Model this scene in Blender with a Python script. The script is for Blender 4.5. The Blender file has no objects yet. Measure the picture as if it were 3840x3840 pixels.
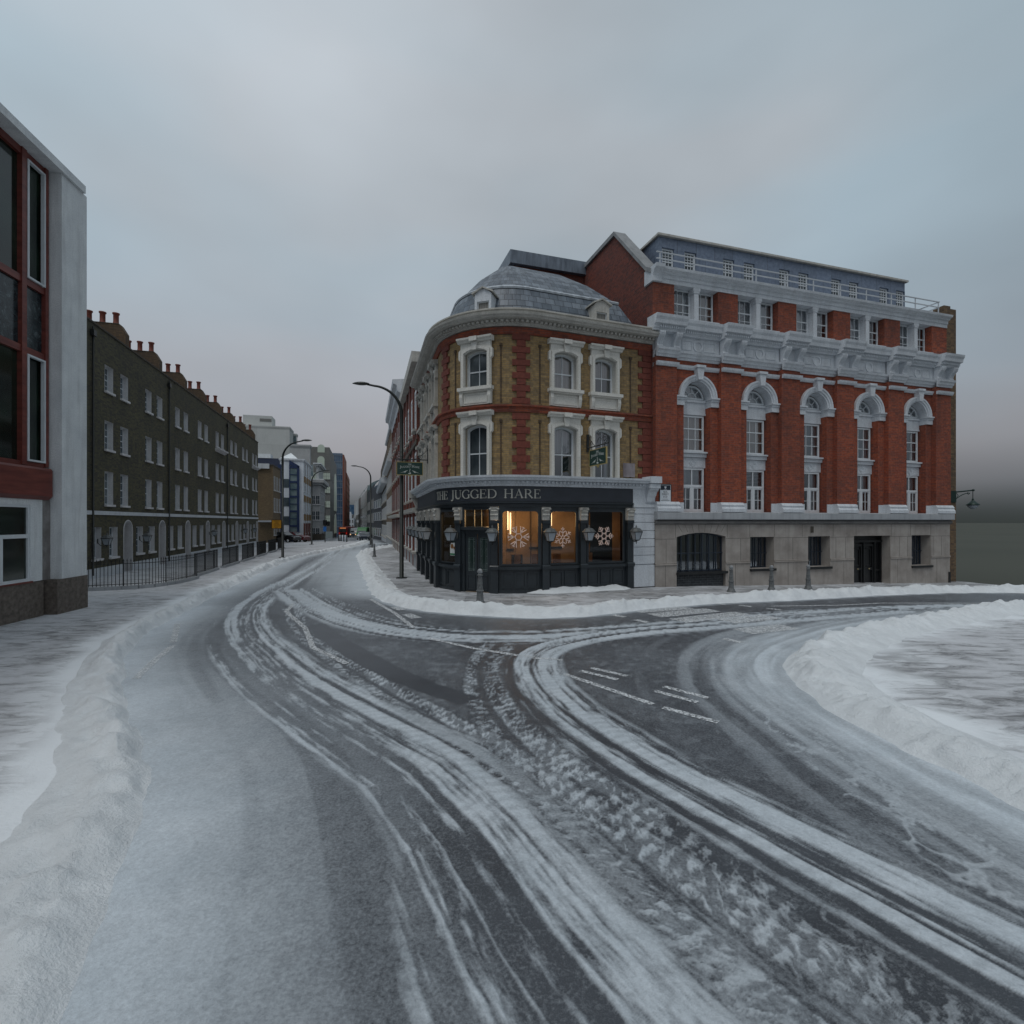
import bpy, bmesh, math, random
import numpy as np
from mathutils import Vector, noise as mnoise
random.seed(7)
R = math.radians
SC = bpy.context.scene
COL = SC.collection
EYE = 2.6
# ------------------------------------------------------------------ camera
cam_d = bpy.data.cameras.new("camera"); cam = bpy.data.objects.new("camera", cam_d); COL.objects.link(cam)
cam.location = (0, 0, EYE); cam.rotation_euler = (R(90), 0, 0)
cam_d.sensor_width = 36; cam_d.lens = 18.0; cam_d.shift_y = 10.0/1024; cam_d.clip_start = 0.1; cam_d.clip_end = 6000
SC.camera = cam
# ------------------------------------------------------------------ view
SC.view_settings.view_transform = 'Standard'; SC.view_settings.look = 'None'
SC.view_settings.exposure = 0.0; SC.view_settings.gamma = 1.0
# ------------------------------------------------------------------ sky
SUN_EL, SUN_AZ = R(60), R(200)
W = bpy.data.worlds.new("World"); SC.world = W; W.use_nodes = True
nt = W.node_tree; nt.nodes.clear()
def nd(t, **k):
    n = nt.nodes.new(t)
    for a, b in k.items(): setattr(n, a, b)
    return n
lk = lambda a, b: nt.links.new(a, b)
out = nd('ShaderNodeOutputWorld'); tc = nd('ShaderNodeTexCoord'); sep = nd('ShaderNodeSeparateXYZ')
lk(tc.outputs['Generated'], sep.inputs[0])
ramp = nd('ShaderNodeValToRGB'); cr = ramp.color_ramp
cr.interpolation = 'B_SPLINE'
stops = [(0.0,(.020,.022,.018)),(0.46,(.050,.055,.052)),(0.497,(.054,.059,.053)),(0.512,(.075,.080,.079)),(0.53,(.21,.208,.22)),(0.56,(.335,.342,.364)),
         (0.62,(.39,.415,.45)),(0.70,(.41,.475,.52)),(0.80,(.46,.53,.575)),(1.0,(.60,.67,.72))]
while len(cr.elements) < len(stops): cr.elements.new(0.5)
for e, (p, c) in zip(cr.elements, stops): e.position = p; e.color = (*c, 1)
mr = nd('ShaderNodeMapRange'); mr.inputs[1].default_value = -1; mr.inputs[2].default_value = 1
# soft cloud structure: warp the height and tint of the overcast by broad noise
mp = nd('ShaderNodeMapping'); mp.inputs['Scale'].default_value = (1.0, 1.0, 2.2)
lk(tc.outputs['Generated'], mp.inputs[0])
nz = nd('ShaderNodeTexNoise'); nz.inputs['Scale'].default_value = 1.5; nz.inputs['Detail'].default_value = 4; nz.inputs['Roughness'].default_value = .45
lk(mp.outputs[0], nz.inputs['Vector'])
ma = nd('ShaderNodeMath', operation='MULTIPLY_ADD'); ma.inputs[1].default_value = .10; ma.inputs[2].default_value = -.05
lk(nz.outputs['Fac'], ma.inputs[0])
lk(sep.outputs['Z'], mr.inputs[0])
lk(mr.outputs[0], ramp.inputs[0])
# brighter to the left, duller to the right, patchy
mx = nd('ShaderNodeMath', operation='MULTIPLY_ADD'); mx.inputs[1].default_value = -.20; mx.inputs[2].default_value = 1.0
lk(sep.outputs['X'], mx.inputs[0])
mn = nd('ShaderNodeMath', operation='MULTIPLY_ADD'); mn.inputs[1].default_value = .85; lk(nz.outputs['Fac'], mn.inputs[0])
mn2 = nd('ShaderNodeMath', operation='ADD'); mn2.inputs[1].default_value = -.41; lk(mx.outputs[0], mn2.inputs[0]); lk(mn2.outputs[0], mn.inputs[2])
nz2 = nd('ShaderNodeTexNoise'); nz2.inputs['Scale'].default_value = 1.1; nz2.inputs['Detail'].default_value = 2
mp2 = nd('ShaderNodeMapping'); mp2.inputs['Scale'].default_value = (1, 1, 3.0); mp2.inputs['Location'].default_value = (3.3, 1.2, .4)
lk(tc.outputs['Generated'], mp2.inputs[0]); lk(mp2.outputs[0], nz2.inputs['Vector'])
r2 = nd('ShaderNodeValToRGB'); r2.color_ramp.elements[0].position = .42; r2.color_ramp.elements[1].position = .62
r2.color_ramp.elements[0].color = (.92,1.0,1.05,1); r2.color_ramp.elements[1].color = (1.03,.985,.985,1)
lk(nz2.outputs['Fac'], r2.inputs[0])
vm = nd('ShaderNodeVectorMath', operation='SCALE'); lk(ramp.outputs[0], vm.inputs[0]); lk(mn.outputs[0], vm.inputs['Scale'])
vt = nd('ShaderNodeVectorMath', operation='MULTIPLY'); lk(vm.outputs[0], vt.inputs[0]); lk(r2.outputs[0], vt.inputs[1])
bg = nd('ShaderNodeBackground'); bg.inputs['Strength'].default_value = .90; lk(vt.outputs[0], bg.inputs[0])
sky = nd('ShaderNodeTexSky'); sky.sky_type = 'NISHITA'; sky.sun_disc = False; sky.sun_elevation = SUN_EL; sky.sun_rotation = SUN_AZ
sky.dust_density = 4; sky.air_density = 1.5
bg2 = nd('ShaderNodeBackground'); bg2.inputs['Strength'].default_value = .05
mpz = nd('ShaderNodeMath', operation='GREATER_THAN'); 
lk(sky.outputs[0], bg2.inputs[0])
mixs = nd('ShaderNodeMixShader'); mixs.inputs[0].default_value = .06; lk(bg.outputs[0], mixs.inputs[1]); lk(bg2.outputs[0], mixs.inputs[2])
nt.nodes.remove(mpz)
lk(mixs.outputs[0], out.inputs[0])
# ------------------------------------------------------------------ sun (overcast, wide)
sd = bpy.data.lights.new("sun", 'SUN'); sd.energy = 0.85; sd.angle = R(30); sd.color = (1, .97, .93)
so = bpy.data.objects.new("sun", sd); COL.objects.link(so)
# light comes from behind the camera, a little left, high
so.rotation_euler = Vector((-.30, -.55, 1.15)).to_track_quat('Z', 'Y').to_euler()

# ------------------------------------------------------------------ helpers
def px2w(px, py, z=0.0):
    Y = (EYE - z) * 1920 / (py - 1957.5)
    return ((px - 1920) / 1920 * Y, Y)
K = 3840/1932
def fp(x, y, z=0.0): return px2w(x*K, y*K, z)
def smooth(a, b, x):
    t = np.clip((x-a)/(b-a), 0, 1); return t*t*(3-2*t)
def zg(x, y):
    "street level: falls gently beyond the brow and to the right"
    x = np.asarray(x, float); y = np.asarray(y, float)
    far = -0.0215*np.clip(y-62, 0, 230)
    s = (x-5.39)*.955 + (y-19.6)*.297
    rt = -0.0245*np.clip(s, 0, 20)*smooth(70, 45, y)
    return far + rt
def zf(x, y): return float(zg(x, y))
DL = Vector((-.2725, .9622, 0))

class MB:
    def __init__(s): s.v = []; s.f = []; s.sm = []
    def poly(s, pts, sm=False):
        i = len(s.v); s.v += [tuple(p) for p in pts]; s.f.append(tuple(range(i, i+len(pts)))); s.sm.append(sm)
    def box(s, x0, x1, y0, y1, z0, z1, seg=None):
        n = 1 if not seg else max(1, int(math.ceil((x1-x0)/seg)))
        b = len(s.v)
        for i in range(n+1):
            x = x0+(x1-x0)*i/n
            s.v += [(x,y0,z0),(x,y1,z0),(x,y1,z1),(x,y0,z1)]
        for i in range(n):
            a = b+4*i
            for j in range(4):
                k = (j+1) % 4
                s.f.append((a+j, a+4+j, a+4+k, a+k)); s.sm.append(False)
        s.f.append((b+3,b+2,b+1,b)); s.sm.append(False)
        a = b+4*n; s.f.append((a,a+1,a+2,a+3)); s.sm.append(False)
    def sweep(s, prof, x0, x1, seg=None, caps=True):
        "closed profile of (y,z) swept along x"
        n = 1 if not seg else max(1, int(math.ceil((x1-x0)/seg)))
        m = len(prof); b = len(s.v)
        for i in range(n+1):
            x = x0+(x1-x0)*i/n
            s.v += [(x, p[0], p[1]) for p in prof]
        for i in range(n):
            for j in range(m):
                k = (j+1) % m; a = b+m*i
                s.f.append((a+j, a+m+j, a+m+k, a+k)); s.sm.append(False)
        if caps:
            s.f.append(tuple(b+j for j in reversed(range(m)))); s.sm.append(False)
            s.f.append(tuple(b+n*m+j for j in range(m))); s.sm.append(False)
    def extrude(s, pts, y0, y1, caps=True, sides=True):
        "polygon of (x,z) extruded along y"
        m = len(pts); b = len(s.v)
        s.v += [(p[0], y0, p[1]) for p in pts] + [(p[0], y1, p[1]) for p in pts]
        if sides:
            for j in range(m):
                k = (j+1) % m; s.f.append((b+j, b+k, b+m+k, b+m+j)); s.sm.append(False)
        if caps:
            s.f.append(tuple(range(b, b+m))); s.sm.append(False)
            s.f.append(tuple(reversed(range(b+m, b+2*m)))); s.sm.append(False)
    def ring(s, outer, inner, y0, y1):
        "frame between two outlines of equal count, (x,z)"
        m = len(outer); b = len(s.v)
        s.v += [(p[0],y0,p[1]) for p in outer] + [(p[0],y0,p[1]) for p in inner] + [(p[0],y1,p[1]) for p in outer] + [(p[0],y1,p[1]) for p in inner]
        for j in range(m):
            k = (j+1) % m
            for q in ((b+j,b+k,b+m+k,b+m+j),(b+2*m+j,b+2*m+k,b+3*m+k,b+3*m+j),(b+j,b+k,b+2*m+k,b+2*m+j),(b+m+j,b+m+k,b+3*m+k,b+3*m+j)):
                s.f.append(q); s.sm.append(False)
    def stroke(s, pts, w, y0, y1, closed=False):
        P = list(pts) + ([pts[0]] if closed else [])
        for (a, b) in zip(P, P[1:]):
            dx, dz = b[0]-a[0], b[1]-a[1]; L = math.hypot(dx, dz) or 1e-6
            wa = w if not isinstance(w, tuple) else w[0]
            if isinstance(w, tuple):   # width by direction: verticals thick, horizontals thin
                wa = w[1] + (w[0]-w[1])*abs(dz)/L
            nx, nz_ = -dz/L*wa/2, dx/L*wa/2; ex, ez = dx/L*wa*.25, dz/L*wa*.25
            s.extrude([(a[0]+nx-ex,a[1]+nz_-ez),(a[0]-nx-ex,a[1]-nz_-ez),(b[0]-nx+ex,b[1]-nz_+ez),(b[0]+nx+ex,b[1]+nz_+ez)], y0, y1)
    def tube(s, pts, r, n=8, sm=True, cap=True):
        pts = [Vector(p) for p in pts]; m = len(pts); b = len(s.v)
        rr = r if isinstance(r, (list, tuple)) else [r]*m
        prev = None
        for i, p in enumerate(pts):
            d = (pts[min(i+1, m-1)] - pts[max(i-1, 0)]).normalized()
            if prev is None:
                up = Vector((0,0,1)) if abs(d.z) < .9 else Vector((1,0,0)); u = d.cross(up).normalized()
            else:
                u = (prev - d*prev.dot(d)).normalized()
            prev = u; v = d.cross(u)
            for j in range(n):
                a = 2*math.pi*j/n; s.v.append(tuple(p + (u*math.cos(a)+v*math.sin(a))*rr[i]))
        for i in range(m-1):
            for j in range(n):
                k = (j+1) % n; a = b+i*n; s.f.append((a+j, a+k, a+n+k, a+n+j)); s.sm.append(sm)
        if cap:
            s.f.append(tuple(b+j for j in range(n))); s.sm.append(False)
            s.f.append(tuple(b+(m-1)*n+j for j in range(n))); s.sm.append(False)
    def lathe(s, prof, c=(0,0,0), n=16, sm=True, phase=0.0, flute=0.0):
        b = len(s.v); m = len(prof)
        for (r, z) in prof:
            for j in range(n):
                a = 2*math.pi*j/n + phase
                q = r*(1-flute*(j % 2)) 
                s.v.append((c[0]+q*math.cos(a), c[1]+q*math.sin(a), c[2]+z))
        for i in range(m-1):
            for j in range(n):
                k = (j+1) % n; a = b+i*n; s.f.append((a+j, a+k, a+n+k, a+n+j)); s.sm.append(sm)
        s.f.append(tuple(b+j for j in reversed(range(n)))); s.sm.append(False)
        s.f.append(tuple(b+(m-1)*n+j for j in range(n))); s.sm.append(False)
    def build(s, name, mat, parent=None, warp=None, off=None):
        me = bpy.data.meshes.new(name)
        V = s.v
        me.from_pydata(V, [], s.f)
        uv = me.uv_layers.new(name="UVMap")
        co = np.array(V, dtype=np.float64)
        nl = len(me.loops); li = np.empty(nl, np.int32); me.loops.foreach_get('vertex_index', li)
        npoly = len(me.polygons); nrm = np.empty(npoly*3); me.polygons.foreach_get('normal', nrm); nrm = np.abs(nrm.reshape(-1,3))
        lt = np.empty(npoly, np.int32); me.polygons.foreach_get('loop_total', lt)
        ax = np.argmax(nrm - np.array([0,0,0.001]), axis=1); ax = np.repeat(ax, lt)
        c = co[li]
        u = np.where(ax == 0, c[:,1], c[:,0]); v = np.where(ax == 2, c[:,1], c[:,2])
        uv.data.foreach_set('uv', np.stack([u, v], 1).ravel().astype(np.float32))
        me.polygons.foreach_set('use_smooth', s.sm)
        if warp:
            W_ = [warp(*p) for p in V]
            o = off or (0,0,0)
            flat = [c_-o[i] for p in W_ for i, c_ in enumerate(p)]
            me.vertices.foreach_set('co', flat)
        me.materials.append(mat); me.update()
        ob = bpy.data.objects.new(name, me); COL.objects.link(ob)
        if parent: ob.parent = parent
        return ob

def tag(o, label=None, cat=None, group=None, kind=None):
    if label: o['label'] = label
    if cat: o['category'] = cat
    if group: o['group'] = group
    if kind: o['kind'] = kind
    return o
def thing(name, label, cat, loc=(0,0,0), rz=0.0, group=None):
    o = bpy.data.objects.new(name, None); COL.objects.link(o); o.empty_display_size = .3
    o.location = loc; o.rotation_euler = (0,0,rz)
    return tag(o, label, cat, group)
def copy_tree(o, parent=None, kids=None):
    c = o.copy(); COL.objects.link(c)
    if parent: c.parent = parent
    for ch in list(o.children): copy_tree(ch, c)
    return c

# ------------------------------------------------------------------ materials
class Mat:
    def __init__(s, name, rough=.6, color=None, metal=0.0, spec=.5):
        s.m = bpy.data.materials.new(name); s.m.use_nodes = True; s.t = s.m.node_tree; s.n = s.t.nodes
        s.b = s.n['Principled BSDF']; s.b.inputs['Roughness'].default_value = rough; s.b.inputs['Metallic'].default_value = metal
        s.b.inputs['Specular IOR Level'].default_value = spec
        if color: s.b.inputs['Base Color'].default_value = (*color, 1)
        s.tc = s.n.new('ShaderNodeTexCoord')
    def new(s, t, **k):
        n = s.n.new(t)
        for a, b in k.items(): setattr(n, a, b)
        return n
    def link(s, a, b): s.t.links.new(a, b)
    def co(s, kind='UV', scale=(1,1,1), loc=(0,0,0), rot=(0,0,0)):
        m = s.new('ShaderNodeMapping'); m.inputs['Scale'].default_value = scale; m.inputs['Location'].default_value = loc; m.inputs['Rotation'].default_value = rot
        s.link(s.tc.outputs[kind], m.inputs[0]); return m.outputs[0]
    def noise(s, vec, scale, detail=3, rough=.5, dist=0):
        n = s.new('ShaderNodeTexNoise'); n.inputs['Scale'].default_value = scale; n.inputs['Detail'].default_value = detail
        n.inputs['Roughness'].default_value = rough; n.inputs['Distortion'].default_value = dist; s.link(vec, n.inputs['Vector']); return n.outputs['Fac']
    def ramp(s, fac, stops):
        r = s.new('ShaderNodeValToRGB'); e = r.color_ramp.elements
        while len(e) < len(stops): e.new(.5)
        for q, (p, c) in zip(e, stops): q.position = p; q.color = (*c, 1) if len(c) == 3 else c
        s.link(fac, r.inputs[0]); return r.outputs[0]
    def mix(s, a, b, fac, mode='MIX'):
        m = s.new('ShaderNodeMix', data_type='RGBA', blend_type=mode)
        if isinstance(fac, (int, float)): m.inputs[0].default_value = fac
        else: s.link(fac, m.inputs[0])
        for i, q in ((6, a), (7, b)):
            if isinstance(q, tuple): m.inputs[i].default_value = (*q, 1)
            else: s.link(q, m.inputs[i])
        return m.outputs[2]
    def math(s, op, a, b=0.0, c=0.0):
        m = s.new('ShaderNodeMath', operation=op)
        for i, q in enumerate((a, b, c)):
            if isinstance(q, (int, float)): m.inputs[i].default_value = q
            else: s.link(q, m.inputs[i])
        return m.outputs[0]
    def base(s, c): s.link(c, s.b.inputs['Base Color'])
    def bump(s, h, strength=.3, dist=.02):
        b = s.new('ShaderNodeBump'); b.inputs['Strength'].default_value = strength; b.inputs['Distance'].default_value = dist
        s.link(h, b.inputs['Height']); s.link(b.outputs[0], s.b.inputs['Normal'])

def brick(name, c1, c2, mortar, dirt=(.05,.045,.04), dirt_amt=.5, w=.225, h=.075, accent=None, snowbase=None):
    M = Mat(name, .85)
    uv = M.co('UV')
    br = M.new('ShaderNodeTexBrick'); M.link(uv, br.inputs['Vector'])
    br.inputs['Scale'].default_value = 1; br.inputs['Brick Width'].default_value = w; br.inputs['Row Height'].default_value = h
    br.inputs['Mortar Size'].default_value = .006; br.inputs['Mortar Smooth'].default_value = .3; br.inputs['Bias'].default_value = 0
    br.inputs['Color1'].default_value = (*c1,1); br.inputs['Color2'].default_value = (*c2,1); br.inputs['Mortar'].default_value = (*mortar,1)
    col = br.outputs['Color']
    if accent:
        # a share of the bricks fired darker
        vo = M.new('ShaderNodeTexWhiteNoise', noise_dimensions='2D')
        fl = M.new('ShaderNodeVectorMath', operation='FLOOR'); M.link(M.co('UV', (1/w*1.0, 1/h, 1)), fl.inputs[0]); M.link(fl.outputs[0], vo.inputs['Vector'])
        f = M.math('MULTIPLY', M.math('GREATER_THAN', vo.outputs['Value'], .72), .6)
        f = M.math('MULTIPLY', f, M.math('SUBTRACT', 1.0, br.outputs['Fac']))
        col = M.mix(col, accent, f)
    geo = M.new('ShaderNodeNewGeometry'); n1 = M.noise(geo.outputs['Position'], .38, 5, .62)
    n2 = M.noise(M.co('UV', (1.6,.35,1)), 2.2, 4, .6)
    f = M.math('MULTIPLY', M.math('MULTIPLY', M.ramp(n1, [(.38,(0,0,0)),(.68,(1,1,1))]), M.ramp(n2, [(.3,(.2,.2,.2)),(.75,(1,1,1))])), dirt_amt)
    col = M.mix(col, dirt, f)
    n3 = M.noise(uv, 9, 3)
    col = M.mix(col, M.ramp(n3, [(.3,(.55,.55,.55)),(.7,(1.35,1.35,1.35))]), .55, 'MULTIPLY')
    M.base(col)
    M.bump(M.math('SUBTRACT', M.noise(uv, 40, 3), br.outputs['Fac']), .5, .008)
    return M.m
def stone(name, c, c2, rough=.7, scale=1.2, streak=.35, dirt=(.10,.10,.10), joints=None, fine=60, low=0.0):
    M = Mat(name, rough)
    uv = M.co('UV')
    col = M.ramp(M.noise(uv, scale, 6, .6), [(.3, c), (.72, c2)])
    st = M.ramp(M.noise(M.co('UV', (3.0,.25,1)), 1.4, 5, .65), [(.48,(0,0,0)),(.8,(1,1,1))])
    col = M.mix(col, dirt, M.math('MULTIPLY', st, streak))
    col = M.mix(col, M.ramp(M.noise(uv, fine, 2), [(.3,(.75,.75,.75)),(.7,(1.2,1.2,1.2))]), .5, 'MULTIPLY')
    if joints:
        br = M.new('ShaderNodeTexBrick'); M.link(uv, br.inputs['Vector'])
        br.inputs['Scale'].default_value = 1; br.inputs['Brick Width'].default_value = joints[0]; br.inputs['Row Height'].default_value = joints[1]
        br.inputs['Mortar Size'].default_value = .008; br.inputs['Color1'].default_value = (1,1,1,1); br.inputs['Color2'].default_value = (.86,.85,.84,1)
        br.inputs['Mortar'].default_value = (.35,.35,.35,1)
        col = M.mix(col, br.outputs['Color'], 1.0, 'MULTIPLY')
        M.bump(br.outputs['Fac'], -.4 if False else .3, -.01)
    else:
        M.bump(M.noise(uv, 25, 4), .15, .01)
    M.base(col); return M.m
def paint(name, c, rough=.5, vary=.15, scale=3):
    M = Mat(name, rough)
    n = M.noise(M.co('UV'), scale, 5, .6)
    k0, k1 = 1-vary, 1+vary
    M.base(M.ramp(n, [(.3, tuple(q*k0 for q in c)), (.7, tuple(min(1,q*k1) for q in c))]))
    return M.m
def iron(name='black_iron', c=(.018,.02,.02)):
    M = Mat(name, .45, c, .3); n = M.noise(M.co('Object'), 30, 3); M.base(M.ramp(n, [(.3, tuple(q*.7 for q in c)), (.7, tuple(q*1.5 for q in c))])); return M.m
def darkglass(name, c=(.02,.03,.035), c2=(.06,.075,.08), rough=.06, scale=.6):
    M = Mat(name, rough, c, 0, .6)
    M.base(M.ramp(M.noise(M.co('UV'), scale, 3), [(.4, c), (.65, c2)]))
    M.bump(M.noise(M.co('UV'), 2.5, 2), .06, .02)
    return M.m
def clearglass(name, tint=(.75,.8,.82), refl=.12):
    m = bpy.data.materials.new(name); m.use_nodes = True; t = m.node_tree; t.nodes.clear()
    o = t.nodes.new('ShaderNodeOutputMaterial'); tr = t.nodes.new('ShaderNodeBsdfTransparent'); g = t.nodes.new('ShaderNodeBsdfGlossy')
    tr.inputs[0].default_value = (*tint, 1); g.inputs['Roughness'].default_value = .04; g.inputs[0].default_value = (.9,.95,1,1)
    fr = t.nodes.new('ShaderNodeFresnel'); fr.inputs[0].default_value = 1.5
    ad = t.nodes.new('ShaderNodeMath'); ad.operation = 'ADD'; ad.inputs[1].default_value = refl; t.links.new(fr.outputs[0], ad.inputs[0])
    mx_ = t.nodes.new('ShaderNodeMixShader'); t.links.new(ad.outputs[0], mx_.inputs[0]); t.links.new(tr.outputs[0], mx_.inputs[1]); t.links.new(g.outputs[0], mx_.inputs[2])
    t.links.new(mx_.outputs[0], o.inputs[0]); return m
def glow(name, c, s):
    M = Mat(name, .5, c); M.b.inputs['Emission Color'].default_value = (*c, 1); M.b.inputs['Emission Strength'].default_value = s; return M.m
def curtain_mat(name, c1, c2):
    M = Mat(name, .9); w = M.new('ShaderNodeTexWave'); w.bands_direction = 'X'; w.inputs['Scale'].default_value = 5; w.inputs['Distortion'].default_value = 2.5
    w.inputs['Detail'].default_value = 2; M.link(M.co('UV', (1,.15,1)), w.inputs['Vector']); M.base(M.ramp(w.outputs['Fac'], [(0, c1), (1, c2)])); return M.m

def snow_mat(name, tint=(.77,.81,.835), dirt=.12):
    M = Mat(name, .75, spec=.3)
    v = M.co('Object')
    n = M.noise(v, 2.2, 6, .65)
    col = M.ramp(n, [(.3, tuple(q*.84 for q in tint)), (.65, tint)])
    d = M.ramp(M.noise(v, 7, 6, .75), [(.60,(0,0,0)),(.82,(1,1,1))])
    col = M.mix(col, (.36,.37,.38), M.math('MULTIPLY', d, dirt*2))
    M.base(col)
    M.bump(M.math('ADD', M.noise(v, 7, 7, .75), M.math('MULTIPLY', M.noise(v, 45, 3), .25)), .8, .07)
    M.b.inputs['Subsurface Weight'].default_value = 0
    return M.m
SNOW = snow_mat('snow_piled')
def road_mat():
    M = Mat('snowy_asphalt', .8)
    at = M.new('ShaderNodeAttribute'); at.attribute_name = 'snow'
    v = M.co('Object')
    fine = M.noise(v, 38, 5, .7); mid = M.noise(v, 7, 5, .65)
    k = M.math('ADD', at.outputs['Fac'], M.math('MULTIPLY', M.math('SUBTRACT', fine, .5), .68))
    k = M.math('ADD', k, M.math('MULTIPLY', M.math('SUBTRACT', mid, .5), .28))
    f = M.new('ShaderNodeMapRange'); f.inputs[1].default_value = .12; f.inputs[2].default_value = 1.0; M.link(k, f.inputs[0])
    stn = M.noise(v, 160, 2, .5)
    asp = M.ramp(stn, [(.35,(.022,.025,.031)),(.6,(.043,.048,.057)),(.80,(.13,.14,.15))])
    asp = M.mix(asp, (.085,.097,.113), M.math('MULTIPLY', M.ramp(M.noise(v, .55, 4, .6), [(.35,(0,0,0)),(.7,(1,1,1))]), .55))
    br = M.mix((.46,.525,.575), (.68,.735,.78), M.noise(v, 1.5, 4))
    col = M.mix(asp, br, f.outputs[0])
    M.base(col)
    M.link(M.mix((.42,.42,.42), (.8,.8,.8), f.outputs[0]), M.b.inputs['Roughness'])
    M.bump(M.math('ADD', M.math('MULTIPLY', f.outputs[0], 1.0), M.math('MULTIPLY', fine, .5)), .6, .012)
    return M.m
def pave_mat(name, cover=.5, lo=(.16,.165,.17)):
    M = Mat(name, .8); v = M.co('Object')
    n = M.noise(M.co('Object', (.55,1.5,1)), 2.6, 7, .72, .6)
    n2 = M.noise(v, .35, 3)
    k = M.math('ADD', n, M.math('MULTIPLY', M.math('SUBTRACT', n2, .5), .45))
    f = M.new('ShaderNodeMapRange'); f.interpolation_type = 'SMOOTHSTEP'; f.inputs[1].default_value = cover-.17; f.inputs[2].default_value = cover+.10; M.link(k, f.inputs[0])
    at = M.new('ShaderNodeAttribute'); at.attribute_name = 'snow'
    ff = M.math('MAXIMUM', f.outputs[0], at.outputs['Fac'])
    br = M.new('ShaderNodeTexBrick'); M.link(v, br.inputs['Vector']); br.inputs['Scale'].default_value = 1
    br.inputs['Brick Width'].default_value = .75; br.inputs['Row Height'].default_value = .6; br.inputs['Mortar Size'].default_value = .01
    br.inputs['Color1'].default_value = (*lo,1); br.inputs['Color2'].default_value = (*[q*1.25 for q in lo],1); br.inputs['Mortar'].default_value = (.05,.05,.05,1)
    sn = M.mix((.40,.41,.43), (.62,.64,.67), M.noise(v, 5, 5, .7))
    sn = M.mix(sn, (.75,.79,.82), at.outputs['Fac'])
    M.base(M.mix(br.outputs['Color'], sn, ff))
    M.bump(M.math('ADD', M.math('MULTIPLY', ff, .8), M.noise(v, 18, 5, .7)), .6, .03)
    return M.m
# ================================================================== GROUND
def resample(P, n):
    P = np.array(P, float); d = np.r_[0, np.cumsum(np.hypot(*np.diff(P, axis=0).T))]
    t = np.linspace(0, d[-1], n); return np.stack([np.interp(t, d, P[:,0]), np.interp(t, d, P[:,1])], 1)
def smoothline(P, n=160, it=2):
    P = np.array(P, float)
    for _ in range(it):      # Chaikin
        a = P[:-1]*.75+P[1:]*.25; b = P[:-1]*.25+P[1:]*.75
        Q = np.empty((2*len(a), 2)); Q[0::2] = a; Q[1::2] = b
        P = np.vstack([P[:1], Q, P[-1:]])
    return resample(P, n) if n else P
# piled snow banks: traced edges -> ground points (roadside edge, pavement edge)
LB_road = [(-20.9,75),(-16.6,58)] + [fp(*p) for p in [(560,1052),(480,1088),(400,1128),(340,1163),(272,1198),(240,1240),(234,1290),(250,1350),(275,1410),(300,1487)]] + [(-2.75,3.6),(-2.2,2.4),(-1.4,.9)]
LB_pave = [(-22.2,75),(-18.1,58)] + [fp(*p) for p in [(520,1058),(430,1094),(350,1133),(270,1172),(190,1215),(140,1270),(105,1340),(92,1400),(90,1450),(96,1487)]] + [(-3.9,3.5),(-3.3,2.2),(-2.5,.6)]
RB_road = [(-14.2,75),(-11.2,60)] + [fp(*p) for p in [(668,1040),(678,1070),(688,1100),(702,1128),(738,1143),(800,1155),(900,1163),(1000,1168),(1100,1166),(1200,1153),(1300,1144),(1400,1136),(1500,1129)]] \
    + [fp(x, y, z) for x, y, z in [(1600,1125,-.1),(1700,1121,-.2),(1800,1119,-.3),(1932,1119,-.4)]] + [(25,21.0),(29,22.6)]
RB_w = [1.0,1.0,1.1,1.0,1.1,1.0,1.0,1.0,1.0,1.0,.95,.95,.95,1.0,1.0,1.0,1.0,1.1,1.1,1.1,1.1,1.1]
def offset_line(P, wid):
    wid = (list(wid)+[wid[-1]]*30)[:len(P)]
    P = np.array(P, float); t = np.gradient(P, axis=0); t /= np.hypot(t[:,0], t[:,1])[:,None]
    n = np.stack([-t[:,1], t[:,0]], 1); return P + n*np.array(wid)[:,None]
IS_road = [(30,15.6),(24,15.3)] + [fp(x, y, z) for x, y, z in [(1932,1152,-.35),(1860,1155,-.3),(1780,1163,-.2),(1700,1173,-.1),(1640,1184,-.05),(1570,1200,0),(1510,1222,0),(1480,1240,0)]] \
    + [fp(*p) for p in [(1472,1262),(1492,1292),(1535,1325),(1610,1368),(1690,1410),(1760,1450),(1830,1487)]] + [(4.6,4.1),(4.9,2.6),(5.4,.6)]
IS_w = [1.1]*4+[1.2]*4+[1.3]*3+[1.25,1.15,1.1,1.1,1.1,1.15,1.2,1.2,1.2]
IS_w = (IS_w + [1.2]*20)[:len(IS_road)]
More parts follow.
